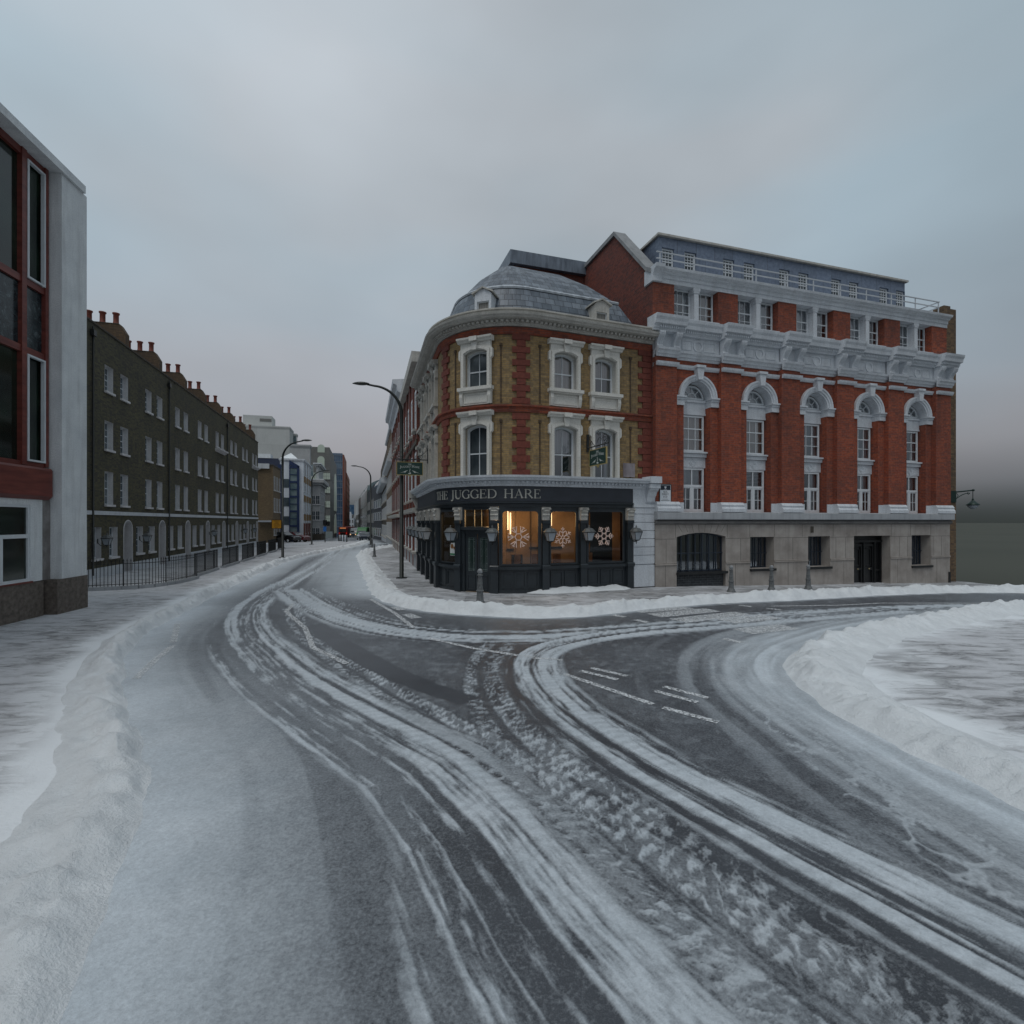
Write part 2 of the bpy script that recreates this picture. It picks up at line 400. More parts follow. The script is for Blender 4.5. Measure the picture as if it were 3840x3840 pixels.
def bank(name, label, road_edge, pave_edge, h, n, m, zr, zp, seed):
    A = smoothline(road_edge, n); B = smoothline(pave_edge, n)
    me = bpy.data.meshes.new(name); V = []; F = []
    s = 0
    for i in range(n):
        if i: s += math.hypot(*(A[i]-A[i-1]))
        for j in range(m+1):
            v = j/m
            x, y = A[i]*(1-v)+B[i]*v
            c_ = .36+.10*mnoise.noise(Vector((i*.05, seed, 3.3))); prof = ((.5-.5*math.cos(math.pi*v/c_))**.8 if v < c_ else (.5+.5*math.cos(math.pi*(v-c_)/(1-c_)))**.8) if 0 < v < 1 else 0
            base = zf(x, y) + zr*(1-v) + zp*v
            nlump = mnoise.fractal(Vector((x*.7+seed, y*.7, 1.3)), 1, 2, 4)
            nfine = mnoise.fractal(Vector((x*2.6, y*2.6, seed)), .9, 2.1, 5)
            rid = 1-2.4*abs(mnoise.noise(Vector((x*3.3, y*3.3, seed+4)))) + .8*abs(mnoise.noise(Vector((x*9, y*9, seed+8))))
            hh = h*prof*(.62+.38*min(1, max(0, (y-4)/9)))*(1+.55*nlump) + prof*(.10*nfine + .035*rid)
            edge = .06*mnoise.noise(Vector((s*1.2, seed, 0)))*(1 if v < .5 else .4)
            cre = mnoise.noise(Vector((s*4.5, v*3.0+seed, 2.2))); cre2 = mnoise.noise(Vector((s*11, v*5.0+seed, 5.2)))
            hh += prof*(.032*cre + .016*cre2)*(1.3 if v < c_*1.2 else .6)
            dx = .10*mnoise.noise(Vector((x*1.7, y*1.7, 9+seed)))
            dy = .10*mnoise.noise(Vector((x*1.7, y*1.7, 19+seed)))
            V.append((x+dx, y+dy, base + max(0, hh) - .02*(prof < .02)))
    for i in range(n-1):
        for j in range(m):
            a = i*(m+1)+j; F.append((a, a+1, a+m+2, a+m+1))
    me.from_pydata(V, [], F); me.polygons.foreach_set('use_smooth', [True]*len(F)); me.materials.append(SNOW); me.update()
    o = bpy.data.objects.new(name, me); COL.objects.link(o)
    tag(o, label, 'snow bank', None, 'stuff'); return o
ZL, ZR = .06, .13
bank('snow_bank', 'ploughed snow bank between the road and the left pavement', LB_road, LB_pave, .17, 1100, 36, 0, ZL, 3)
RB_pave = offset_line(RB_road, RB_w)
bank('snow_bank', 'ploughed snow bank curving round the corner below the pub', RB_road, RB_pave, .17, 1100, 22, 0, ZR, 11)
IS_pave = offset_line(IS_road, IS_w)
bank('snow_bank', 'ploughed snow bank edging the pavement in the right foreground', IS_road, IS_pave, .23, 1000, 34, 0, ZL, 23)
# snow drift against the stallriser of the pub
DR = [(.35,17.74),(.93,17.92),(2.5,18.51),(4.32,19.20)]

# ---- road sheet with snow cover as a vertex attribute
def hash2(ix, iy, seed):
    h = (ix.astype(np.int64)*374761393 + iy.astype(np.int64)*668265263 + seed*1442695041) & 0xffffffff
    h = ((h ^ (h >> 13))*1274126177) & 0xffffffff
    return ((h ^ (h >> 16)) & 0xffff)/65535.0
def vnoise(x, y, seed=0):
    ix = np.floor(x); iy = np.floor(y); fx = x-ix; fy = y-iy; fx = fx*fx*(3-2*fx); fy = fy*fy*(3-2*fy)
    a = hash2(ix, iy, seed); b = hash2(ix+1, iy, seed); c = hash2(ix, iy+1, seed); d = hash2(ix+1, iy+1, seed)
    return (a*(1-fx)+b*fx)*(1-fy)+(c*(1-fx)+d*fx)*fy
def fbm(x, y, o=4, seed=0, r=.55):
    t = 0; a = 1; n = 0
    for i in range(o):
        t = t+a*vnoise(x, y, seed+i*17); n += a; a *= r; x = x*2.03+3.1; y = y*2.03+1.7
    return t/n
def track_coords(X, Y, P):
    "distance along and signed distance across a polyline"
    best = np.full(X.shape, 1e9); S = np.zeros_like(X); D = np.zeros_like(X); U = np.zeros_like(X); s0 = 0
    for i in range(len(P)-1):
        ax, ay = P[i]; bx, by = P[i+1]; dx, dy = bx-ax, by-ay; L = math.hypot(dx, dy)
        if L < 1e-6: continue
        t = np.clip(((X-ax)*dx+(Y-ay)*dy)/(L*L), 0, 1)
        qx = X-(ax+t*dx); qy = Y-(ay+t*dy); d2 = qx*qx+qy*qy
        m = d2 < best; best = np.where(m, d2, best); S = np.where(m, s0+t*L, S)
        sg = np.sign(dx*qy-dy*qx); D = np.where(m, sg*np.sqrt(d2), D); U = np.where(m, (i+t)/(len(P)-1), U); s0 += L
    return S, D, U
class Track:
    def __init__(s, A, B, n=60):
        A = smoothline([fp(*p) if len(p) == 2 else p[:2] for p in A], n); B = smoothline([fp(*p) if len(p) == 2 else p[:2] for p in B], n)
        s.P = (A+B)/2; s.hw = np.hypot(*(A-B).T)/2; s.n = n
    def co(s, X, Y):
        S, D, U = track_coords(X, Y, s.P); hw = np.interp(U*(s.n-1), np.arange(s.n), s.hw)
        end = ((U > .0005) & (U < .9995)).astype(float)
        return S, D, D/hw, end, U
W3 = lambda x, y: (x, y, 0)
T1 = Track([W3(-12.3,70),(640,1027),(585,1058),(510,1098),(440,1132),(412,1170),(418,1215),(460,1270),(560,1345),(680,1430),(740,1487),W3(-.6,2.9),W3(.6,1.2)],
           [W3(-11.0,70),(660,1030),(618,1065),(565,1098),(515,1125),(482,1160),(485,1190),(540,1240),(650,1305),(800,1380),(950,1450),(1015,1487),W3(1.7,3.0),W3(3.0,1.2)])
T2 = Track([(575,1107),(640,1145),(720,1170),(820,1185),(920,1191),(1030,1189),(1150,1180),(1300,1167),(1450,1155),(1600,1140),(1750,1130),(1932,1124),W3(30,19.6)],
           [(535,1118),(600,1165),(680,1190),(780,1208),(900,1216),(1000,1216),(1150,1207),(1300,1196),(1450,1184),(1600,1165),(1750,1145),(1932,1133),W3(30,17.6)])
T3 = Track([W3(12,16.2),(1400,1170),(1250,1178),(1120,1192),(1010,1212),(962,1235),(955,1270),(985,1320),(1050,1380),(1130,1430),(1215,1487),W3(2.6,2.9),W3(3.4,1.4)],
           [W3(12,15.3),(1400,1186),(1250,1196),(1150,1208),(1080,1224),(1052,1242),(1062,1275),(1105,1325),(1190,1385),(1290,1440),(1370,1487),W3(3.5,2.9),W3(4.5,1.4)])
T4 = Track([(912,1213),(880,1245),(872,1290),(885,1340),(920,1400),(980,1487),W3(.9,3.2),W3(1.8,1.3)],
           [(985,1213),(940,1250),(948,1300),(990,1360),(1080,1430),(1150,1487),W3(2.1,3.2),W3(3.2,1.3)])
T5 = Track([(535,1150),(545,1190),(600,1240),(700,1310),(800,1370),(900,1440),(960,1487),W3(1.1,3.0),W3(2.2,1.3)],
           [(568,1145),(585,1190),(645,1235),(745,1290),(855,1350),(970,1410),(1080,1487),W3(2.0,3.0),W3(3.2,1.3)])
T6 = Track([(590,1176),(700,1243),(800,1288),(890,1315)],[(583,1184),(690,1254),(790,1301),(885,1332)])
T7 = Track([(1420,1240),(1440,1290),(1500,1350),(1590,1410),(1700,1487),W3(4.0,3.0)],[(1380,1240),(1385,1290),(1420,1350),(1480,1410),(1570,1487),W3(3.2,3.0)])
LBs = smoothline(LB_road, 90); RBs = smoothline(RB_road, 90); ISs = smoothline(IS_road, 90)
def snow_cover(X, Y):
    wob = (fbm(X*.55, Y*.55, 3, 5)-.5)
    base = .08+.16*fbm(X*.35, Y*.5, 4, 3) + .10*(fbm(X*2.2, Y*2.2, 4, 41)-.4)
    m = base.copy(); m += .10*smooth(.55,.75,fbm(X*6, Y*6, 4, 44)); dark = np.zeros_like(m)
    def streaks(t, dens, fx, seed, amp=1.0, soft=.22, lo=.44, hi=.58):
        S, D, N, e, U = t.co(X, Y)
        Dn = D + .10*(fbm(S*.35, D*.2, 3, seed+9)-.5)
        edge = smooth(1.0+soft, 1.0-soft, np.abs(N) + .30*(fbm(S*.6, D*.9, 4, seed+2)-.5))*e
        f = .42*fbm(S*.045, Dn*fx, 3, seed) + .36*fbm(S*.09, Dn*fx*2.6, 3, seed+30) + .22*fbm(S*2.4, Dn*fx*4.0, 4, seed+50, .65)
        st = smooth(lo, hi, f)
        tread = .5+.5*np.sin(S*2*math.pi/.16 + 2.4*np.sin(Dn*9))
        st = st*(1-.16*tread*smooth(.3, .7, vnoise(S*.3, Dn*3, seed+7)))
        return edge, st, S, Dn, N
    # broad ploughed bands with wheel streaks
    for t, dens, fx, seed in ((T1, .98, 3.6, 11), (T2, .95, 4.4, 23), (T3, .98, 3.8, 37)):
        e, st, S, D, N = streaks(t, dens, fx, seed)
        rim = e*smooth(.80,.93,np.abs(N)+.05*(fbm(S*2,N*4,3,seed+90)-.5))*smooth(1.04,.96,np.abs(N)); m = np.maximum(m*(1-.75*e), e*(.09 + .76*st*dens)); m = np.maximum(m, .6*rim*smooth(.35,.6,fbm(S*.4,N,3,seed+95)))
    # choppy churned snow
    for t, seed in ((T4, 51), (T5, 67)):
        e, st, S, D, N = streaks(t, 1, 2, seed)
        wx = .9*(fbm(S*1.7, D*1.7, 3, seed+3)-.5); ch = fbm(S*7.5+2.6*np.abs(N)+wx*2, D*8.0+wx*2, 4, seed, .6)
        vein = 1-np.abs(2*ch-1); bars = .5+.5*np.sin(S*2*math.pi/.16 + 9*fbm(S*1.1, D*2.4, 3, seed+5) + 3.0*np.abs(N))
        c = smooth(.74, .98, vein*.88+.16*bars)*(.45+.65*fbm(S*.8, D*1.4, 3, seed+6)) + .38*smooth(.44, .62, fbm(S*1.6, D*3.2, 4, seed+8))
        lane = smooth(.10, .22, np.abs(N+.12))*.85+.15
        m = np.maximum(m*(1-.3*e), e*(.09+.56*c*lane))
    e, st, S, D, N = streaks(T6, 1, 2, 71); dark = np.maximum(dark, e*.7)
    e, st, S, D, N = streaks(T7, 1, 3, 83); ch = 1-np.abs(2*fbm(S*2.2, D*2.6, 4, 87, .6)-1); m = np.maximum(m, e*(.14+.5*smooth(.84, .98, ch)))
    # drifted sheets by the banks
    S, D, U = track_coords(X, Y, LBs); d = np.abs(D)
    wl = np.interp(Y, [2, 5, 8, 12, 20, 40], [1.1, 1.3, 1.35, 1.1, .8, .5])
    sh = np.exp(-(d/wl)**1.7)*(.62+.3*wob) + .24*np.exp(-(d/(wl*2.6))**4)*(.9+.5*wob)
    sh = sh*(1-.25*smooth(.45,.6,fbm(S*.12, D*2.6, 3, 91))*smooth(.4,1.2,d))
    m = np.maximum(m, sh)
    S, D, U = track_coords(X, Y, ISs); d = np.abs(D)
    wl = np.interp(Y, [2, 5, 9, 12, 16, 20], [.8, .9, 1.1, 1.3, .7, .4])
    st = smooth(.38, .62, fbm(S*.06, D*3.6, 4, 95)*.75+fbm(S*1.2, D*6, 3, 96)*.25)
    sh = np.exp(-(d/wl)**2.2)*.50 + np.exp(-(d/(wl*2.7))**3)*(.15+.30*st)
    m = np.maximum(m, sh)
    S, D, U = track_coords(X, Y, RBs); d = np.abs(D)
    st_ = smooth(15.5, 19, Y)*smooth(.5, -1.5, X)
    m = np.maximum(m, st_*np.exp(-(d/2.0)**2)*(.82+.3*wob)); m = np.maximum(m, .7*np.exp(-(d/.16)**2))
    # far street: longitudinal streaks
    Dd = X*.9622+Y*.2725; far = smooth(17, 26, Y)*smooth(2, -1, X)
    f = fbm(Dd*1.3, Y*.03, 4, 101)
    m = m*(1-far*.5)+far*.5*np.maximum(m, .15+.75*smooth(.42, .62, f))
    m = m - dark*.5
    # far right street a touch whiter
    return np.clip(m, 0, 1)
def grid_object(name, mat, us, ys, zfun, cover=None):
    U, Yg = np.meshgrid(us, ys); X = U*Yg; X = X.ravel(); Y = Yg.ravel()
    c = cover(X, Y) if cover else np.zeros_like(X)
    Z = zfun(X, Y, c); nU, nY = len(us), len(ys)
    me = bpy.data.meshes.new(name)
    a = (np.arange(nY-1)[:,None]*nU + np.arange(nU-1)[None,:]).ravel()
    F = np.stack([a, a+1, a+nU+1, a+nU], 1).astype(np.int32)
    fx = X[a]; fy = Y[a]
    F = F[~(((fx > 5.4) & (fy > 20.2+.31*(fx-5.4))) | ((fx > 20.5) & (fy > 22.0)) | (fx < -70) | (fx > 34))]
    me.vertices.add(len(X)); me.vertices.foreach_set('co', np.stack([X, Y, Z], 1).ravel().astype(np.float32))
    me.loops.add(F.size); me.loops.foreach_set('vertex_index', F.ravel())
    me.polygons.add(len(F)); me.polygons.foreach_set('loop_start', np.arange(0, F.size, 4, dtype=np.int32)); me.polygons.foreach_set('loop_total', np.full(len(F), 4, np.int32))
    me.polygons.foreach_set('use_smooth', np.ones(len(F), bool))
    me.update(); me.validate()
    at = me.attributes.new('snow', 'FLOAT', 'POINT'); at.data.foreach_set('value', c.astype(np.float32))
    me.materials.append(mat); o = bpy.data.objects.new(name, me); COL.objects.link(o); return o
ys = [1.0]
while ys[-1] < 300: ys.append(ys[-1] + max(.012, min(6, ys[-1]**2/1331*1.15)) if ys[-1] > 2.3 else ys[-1]+.03)
us = np.r_[np.linspace(-2.2,-1.05,60,endpoint=False), np.linspace(-1.05, 1.05, 1000), np.linspace(1.055,2.2,60)]
road = grid_object('road', road_mat(), us, np.array(ys), lambda X, Y, c: zg(X, Y) + .016*c*smooth(60, 20, Y), snow_cover)
tag(road, kind='structure')
rough_ = None
# wide dark land that reaches the horizon
def land_mat():
    M = Mat('dark_land', .95, spec=.1); n = M.noise(M.co('Object'), .02, 4); M.base(M.ramp(n, [(.3,(.066,.071,.060)),(.7,(.080,.084,.071))])); return M.m
gm = MB(); xs = [-4000,-900,-250,-60,-20,0,20,60,250,900,4000]; yy = [-3000,-400,-60,-20,20,60,110,170,230,300,600,1500,4500]
for i in range(len(xs)-1):
    for j in range(len(yy)-1):
        q = [(xs[i],yy[j]),(xs[i+1],yy[j]),(xs[i+1],yy[j+1]),(xs[i],yy[j+1])]
        gm.poly([(x, y, zf(0, y)-.95) for x, y in q])
tag(gm.build('ground', land_mat()), kind='structure')
# near apron of road behind / below the camera so other viewpoints keep a floor
ap = MB(); 
for i in range(12): ap.poly([(-30+i*5,-25,-.01),(-25+i*5,-25,-.01),(-25+i*5,1.05,-.01),(-30+i*5,1.05,-.01)])
def plain_snow_road():
    M = Mat('road_slush', .8); n = M.noise(M.co('Object'), 1.5, 6, .7); M.base(M.ramp(n, [(.35,(.08,.09,.1)),(.65,(.5,.54,.57))])); return M.m
tag(ap.build('road', plain_snow_road()), kind='structure')

# ---- pavements: lofted sheets between two lines
def loft(name, A, B, n, m, z, mat, cover=None, drop=True, seed=0):
    A = smoothline(A, n, 1); B = smoothline(B, n, 1)
    vv = np.linspace(0, 1, m+1)
    X = (A[:,None,0]*(1-vv)+B[:,None,0]*vv).ravel(); Y = (A[:,None,1]*(1-vv)+B[:,None,1]*vv).ravel()
    Z = zg(X, Y)+z + .03*(fbm(X*1.3, Y*1.3, 4, seed)-.5)
    c = cover(X, Y) if cover else np.zeros_like(X)
    a = (np.arange(n-1)[:,None]*(m+1)+np.arange(m)[None,:]).ravel()
    F = np.stack([a, a+1, a+m+2, a+m+1], 1)
    me = bpy.data.meshes.new(name); me.from_pydata(np.stack([X,Y,Z],1).tolist(), [], F.tolist())
    # kerb face along line A
    me.polygons.foreach_set('use_smooth', [True]*len(F)); me.update()
    at = me.attributes.new('snow', 'FLOAT', 'POINT'); at.data.foreach_set('value', c.astype(np.float32))
    me.materials.append(mat); o = bpy.data.objects.new(name, me); COL.objects.link(o); tag(o, kind='structure'); return o
mid = lambda A, B, t=.75: (np.array(A)*(1-t)+np.array(B)*t)
def edgecov(X, Y, L, w):
    S, D, U = track_coords(X, Y, L[::2]); return smooth(w, .15, np.abs(D)+.7*(fbm(X*1.2, Y*1.8, 4, 71)-.5))
LA = smoothline(LB_road, 60)*.3 + smoothline(LB_pave, 60)*.7
PV = pave_mat('snowy_paving', .46, (.20,.205,.21)); PVR = pave_mat('trodden_paving', .53, (.19,.195,.20))
# left pavement and the railed yards, to behind the terrace fronts and the white corner building
loft('pavement', LA, [(-34,75),(-30,58),(-26,40),(-22,27),(-19,20),(-15,15),(-13.6,12),(-13,8),(-12.6,4),(-12,-3)], 300, 90, ZL, PV, lambda X, Y: edgecov(X, Y, LA, .9), seed=3)
def edgecov(X, Y, L, w):
    S, D, U = track_coords(X, Y, L[::2]); return smooth(w, .15, np.abs(D)+.7*(fbm(X*1.2, Y*1.8, 4, 71)-.5))
RA = smoothline(RB_road, 60)*.45 + smoothline(RB_pave, 60)*.55
# pub-side pavement, to just inside the building line, ending at the right-hand corner
loft('pavement', RA, [(-16.5,75),(-13,60),(-9,44),(-5.7,31),(-3.9,25),(-2.4,20.5),(-1.2,19.2),(1.2,18.6),(4.4,19.9),(8,21),(12,22.4),(16,23.7),(20,24.9),(21.8,25.6),(22.4,23.0),(24.5,22.4),(29,22.9)], 420, 40, ZR, PVR, lambda X, Y: edgecov(X, Y, RA, .45), seed=9)
IA = smoothline(IS_road, 60)*.3 + smoothline(IS_pave, 60)*.7
def iscov(X, Y):
    S, D, U = track_coords(X, Y, IA[::2]); return smooth(1.35, .1, np.abs(D)+1.6*(fbm(X*.9, Y*1.8, 4, 77)-.5))
PV2 = pave_mat('snowy_paving_thin', .46)
loft('pavement', IA, [(31,13),(29,12.5),(27,12),(24,11),(22,10),(20,9),(18,8),(16,6.5),(14,5),(13,3),(12,1),(11,-2)], 300, 70, ZL, PV2, iscov, seed=15)

# ---- drift by the stallriser
def drift():
    n, m = 160, 12; V = []; F = []
    P = resample(DR, n)
    for i in range(n):
        t = i/(n-1); env = min(1, t*4, (1-t)*9)**.6
        for j in range(m+1):
            v = j/m; x = P[i][0]+.36*v*.50; y = P[i][1]-.38*.9*(1-v)*env - .1 + .3*0
            x = P[i][0] + .3525*.55*(1-v); y = P[i][1] - .936*.55*(1-v)*env + .05
            h = env*(.15+.07*mnoise.noise(Vector((x*1.4, y*1.4, 3))))*math.sin(min(1, v*1.05)*math.pi/2)**.7
            h += env*.03*mnoise.fractal(Vector((x*4, y*4, 3)), 1, 2, 4)*v
            V.append((x, y, zf(x, y)+ZR-.01+max(0, h)))
    for i in range(n-1):
        for j in range(m):
            a = i*(m+1)+j; F.append((a, a+1, a+m+2, a+m+1))
    me = bpy.data.meshes.new('snow_drift'); me.from_pydata(V, [], F); me.polygons.foreach_set('use_smooth', [True]*len(F)); me.materials.append(SNOW)
    o = bpy.data.objects.new('snow_drift', me); COL.objects.link(o); tag(o, 'low drift of snow lying against the front of the pub', 'snow drift', None, 'stuff')
drift()

# ---- painted markings on the road
def mark_mat():
    m = bpy.data.materials.new('worn_road_paint'); m.use_nodes = True; t = m.node_tree; b = t.nodes['Principled BSDF']; o = t.nodes['Material Output']
    b.inputs['Base Color'].default_value = (.62,.65,.67,1); b.inputs['Roughness'].default_value = .8
    tcn = t.nodes.new('ShaderNodeTexCoord'); n = t.nodes.new('ShaderNodeTexNoise'); n.inputs['Scale'].default_value = 26; n.inputs['Detail'].default_value = 6; n.inputs['Roughness'].default_value = .75
    t.links.new(tcn.outputs['Object'], n.inputs['Vector']); r = t.nodes.new('ShaderNodeMapRange'); r.inputs[1].default_value = .42; r.inputs[2].default_value = .56
    t.links.new(n.outputs['Fac'], r.inputs[0]); tr = t.nodes.new('ShaderNodeBsdfTransparent'); mx_ = t.nodes.new('ShaderNodeMixShader')
    t.links.new(r.outputs[0], mx_.inputs[0]); t.links.new(tr.outputs[0], mx_.inputs[1]); t.links.new(b.outputs[0], mx_.inputs[2]); t.links.new(mx_.outputs[0], o.inputs[0]); return m
MARK = mark_mat()
def roadz(x, y): 
    c = float(snow_cover(np.array([x]), np.array([y]))[0]) if y < 60 else 0
    return zf(x, y) + .016*c*float(smooth(60, 20, np.array(y)))
def marking(name, pts_px, w, z=0.0):
    P = np.array([px2w(x, y, z) for x, y in pts_px]); L = np.hypot(*np.diff(P, axis=0).T).sum()
    n = max(3, int(L/.15)); P = resample(P, n); t = np.gradient(P, axis=0); t /= np.hypot(t[:,0], t[:,1])[:,None]
    nn = np.stack([-t[:,1], t[:,0]], 1); b = MB(); k = max(2, int(w/.12)+1)
    G = []
    for i in range(n):
        row = []
        for j in range(k):
            q = P[i]+nn[i]*w*(j/(k-1)-.5); row.append((q[0], q[1], roadz(q[0], q[1])+.007))
        G.append(row)
    for i in range(n-1):
        for j in range(k-1): b.poly([G[i][j], G[i+1][j], G[i+1][j+1], G[i][j+1]])
    tag(b.build(name, MARK), kind='structure')
mk = [([(2215,2506),(2352,2537)],.11),([(2178,2517),(2316,2550)],.11),([(2119,2530),(2448,2643)],.11),([(2489,2576),(2655,2620)],.11),([(2453,2592),(2616,2636)],.11),
      ([(2486,2655),(2694,2711)],.11),([(666,2342),(649,2413)],.13),([(649,2423),(580,2480),(508,2551)],.13),([(1100,2265),(1073,2295),(1144,2356),(1174,2430),(1299,2490)],.12),
      ([(1390,2248),(1480,2300),(1552,2356)],.12),([(1481,2278),(1511,2288)],.3),([(1525,2304),(1562,2319)],.3),([(1612,2396),(1794,2436),(2010,2470),(2110,2478)],.12)]
for p, w in mk: marking('road_marking', p, w)
for p, w, z in [([(2297,2307),(2342,2315)],.2,0),([(2383,2325),(2430,2336)],.2,0),([(2678,2271),(2719,2273)],.2,-.05),([(2771,2281),(2820,2286)],.2,-.1),([(2876,2294),(2930,2300)],.2,-.12),
                ([(2890,2294),(3151,2282),(3306,2268),(3616,2260),(3823,2254)],.12,-.2),([(2715,2397),(2785,2413)],.2,0)]: marking('road_marking', p, w, z)
for p, w, z in [([(2450,2309),(2673,2288)],.62,0),([(2538,2329),(2787,2301)],.62,0),([(2720,2339),(2895,2321)],.62,-.05),([(2383,2294),(2585,2280)],.5,0),([(2782,2378),(2963,2360)],.62,-.05)]:
    marking('road_marking', p, w, z)
# ================================================================== COMMON MATERIALS
M_TERR = brick('old_stock_brick', (.105,.096,.044), (.068,.062,.035), (.06,.058,.05), (.022,.024,.022), .75, accent=(.035,.03,.028))
M_YEL = brick('yellow_stock_brick', (.36,.24,.098), (.255,.170,.075), (.18,.155,.12), (.085,.07,.05), .55, accent=(.17,.12,.065))
M_RED = brick('red_brick', (.33,.074,.030), (.235,.050,.026), (.20,.105,.08), (.06,.030,.025), .85, accent=(.15,.045,.032))
M_REDD = brick('dark_red_brick', (.21,.048,.028), (.14,.034,.024), (.13,.085,.07), (.05,.03,.028), .6, accent=(.08,.028,.025))
M_BRN = brick('brown_brick', (.21,.135,.070), (.135,.085,.045), (.11,.09,.07), (.05,.04,.035), .7, accent=(.07,.045,.035))
M_SOOT = brick('sooty_brick', (.10,.082,.060), (.065,.055,.042), (.055,.05,.045), (.03,.03,.03), .6)
M_QUO = brick('red_quoin_brick', (.185,.048,.032), (.15,.038,.026), (.12,.04,.03), (.09,.03,.025), .4, w=.9, h=.5)
M_WHT = stone('white_painted_stone', (.50,.535,.575), (.64,.68,.72), .6, 1.6, .45, (.24,.25,.26), fine=20)
M_CRM = stone('cream_painted_stone', (.58,.57,.52), (.70,.69,.65), .6, 1.2, .25, (.30,.29,.26), fine=20)
M_OLDW = stone('weathered_portland_stone', (.36,.35,.32), (.55,.54,.50), .7, 2.2, .55, (.13,.12,.11), fine=20)
M_GRAN = stone('brown_granite', (.23,.205,.185), (.42,.39,.36), .6, 1.1, .40, (.10,.092,.085), joints=None, fine=55)
M_GRANW = stone('grey_granite', (.30,.32,.34), (.42,.44,.46), .6, .9, .6, (.12,.125,.13), fine=55)
M_REV = stone('reveal_plaster', (.54,.54,.55), (.68,.68,.69), .7, 2, .2, fine=20)
M_SASH = paint('white_sash_paint', (.62,.66,.69), .45, .08)
M_GLD = darkglass('dark_window_glass', (.03,.04,.048), (.10,.12,.13))  # paler patches in the base colour stand in for reflections
M_GLB = darkglass('blue_window_glass', (.05,.07,.085), (.12,.15,.17))
M_GLC = clearglass('clear_window_glass', (.85,.88,.9), .16)
M_CURT = curtain_mat('net_curtain', (.30,.31,.32), (.60,.61,.62))
M_CURW = curtain_mat('warm_curtain', (.36,.29,.24), (.58,.50,.44))
M_IRON = iron()
M_SLATE = None
def slate(name, c1, c2, w=.32, h=.22, leadc=None):
    M = Mat(name, .5); uv = M.co('UV'); br = M.new('ShaderNodeTexBrick'); M.link(uv, br.inputs['Vector'])
    br.inputs['Scale'].default_value = 1; br.inputs['Brick Width'].default_value = w; br.inputs['Row Height'].default_value = h; br.inputs['Mortar Size'].default_value = .008
    br.inputs['Color1'].default_value = (*c1,1); br.inputs['Color2'].default_value = (*c2,1); br.inputs['Mortar'].default_value = (.02,.022,.028,1); br.inputs['Bias'].default_value = 0
    n = M.noise(M.co('UV', (1,.3,1)), 3, 4, .6)
    c = M.mix(br.outputs['Color'], M.ramp(n, [(.3,(.6,.6,.6)),(.7,(1.4,1.4,1.4))]), .8, 'MULTIPLY')
    c = M.mix(c, (.34,.38,.42), M.math('MULTIPLY', M.ramp(M.noise(uv, 1.2, 5, .7), [(.55,(0,0,0)),(.75,(1,1,1))]), .35))
    M.base(c); M.bump(M.math('MULTIPLY', br.outputs['Fac'], -1.0), .8, .02); return M.m
M_SLATE = slate('roof_slate', (.065,.085,.11), (.17,.20,.235), .36, .27)
def lead(name, a, b):
    M = Mat(name, .45, metal=.2); M.base(M.ramp(M.noise(M.co('UV', (2.5,.5,1)), 1.6, 6, .65), [(.3,a),(.5,b),(.75,tuple(min(1,q*1.5) for q in b))])); return M.m
M_LEAD = lead('lead_sheet', (.075,.095,.125), (.15,.18,.22))
M_BLUS = stone('blue_grey_cladding', (.11,.15,.225), (.22,.275,.37), .5, 7, .3, (.12,.15,.2), joints=(.92,.8), fine=30)
M_BLACK = paint('black_paint', (.012,.013,.014), .35, .3)

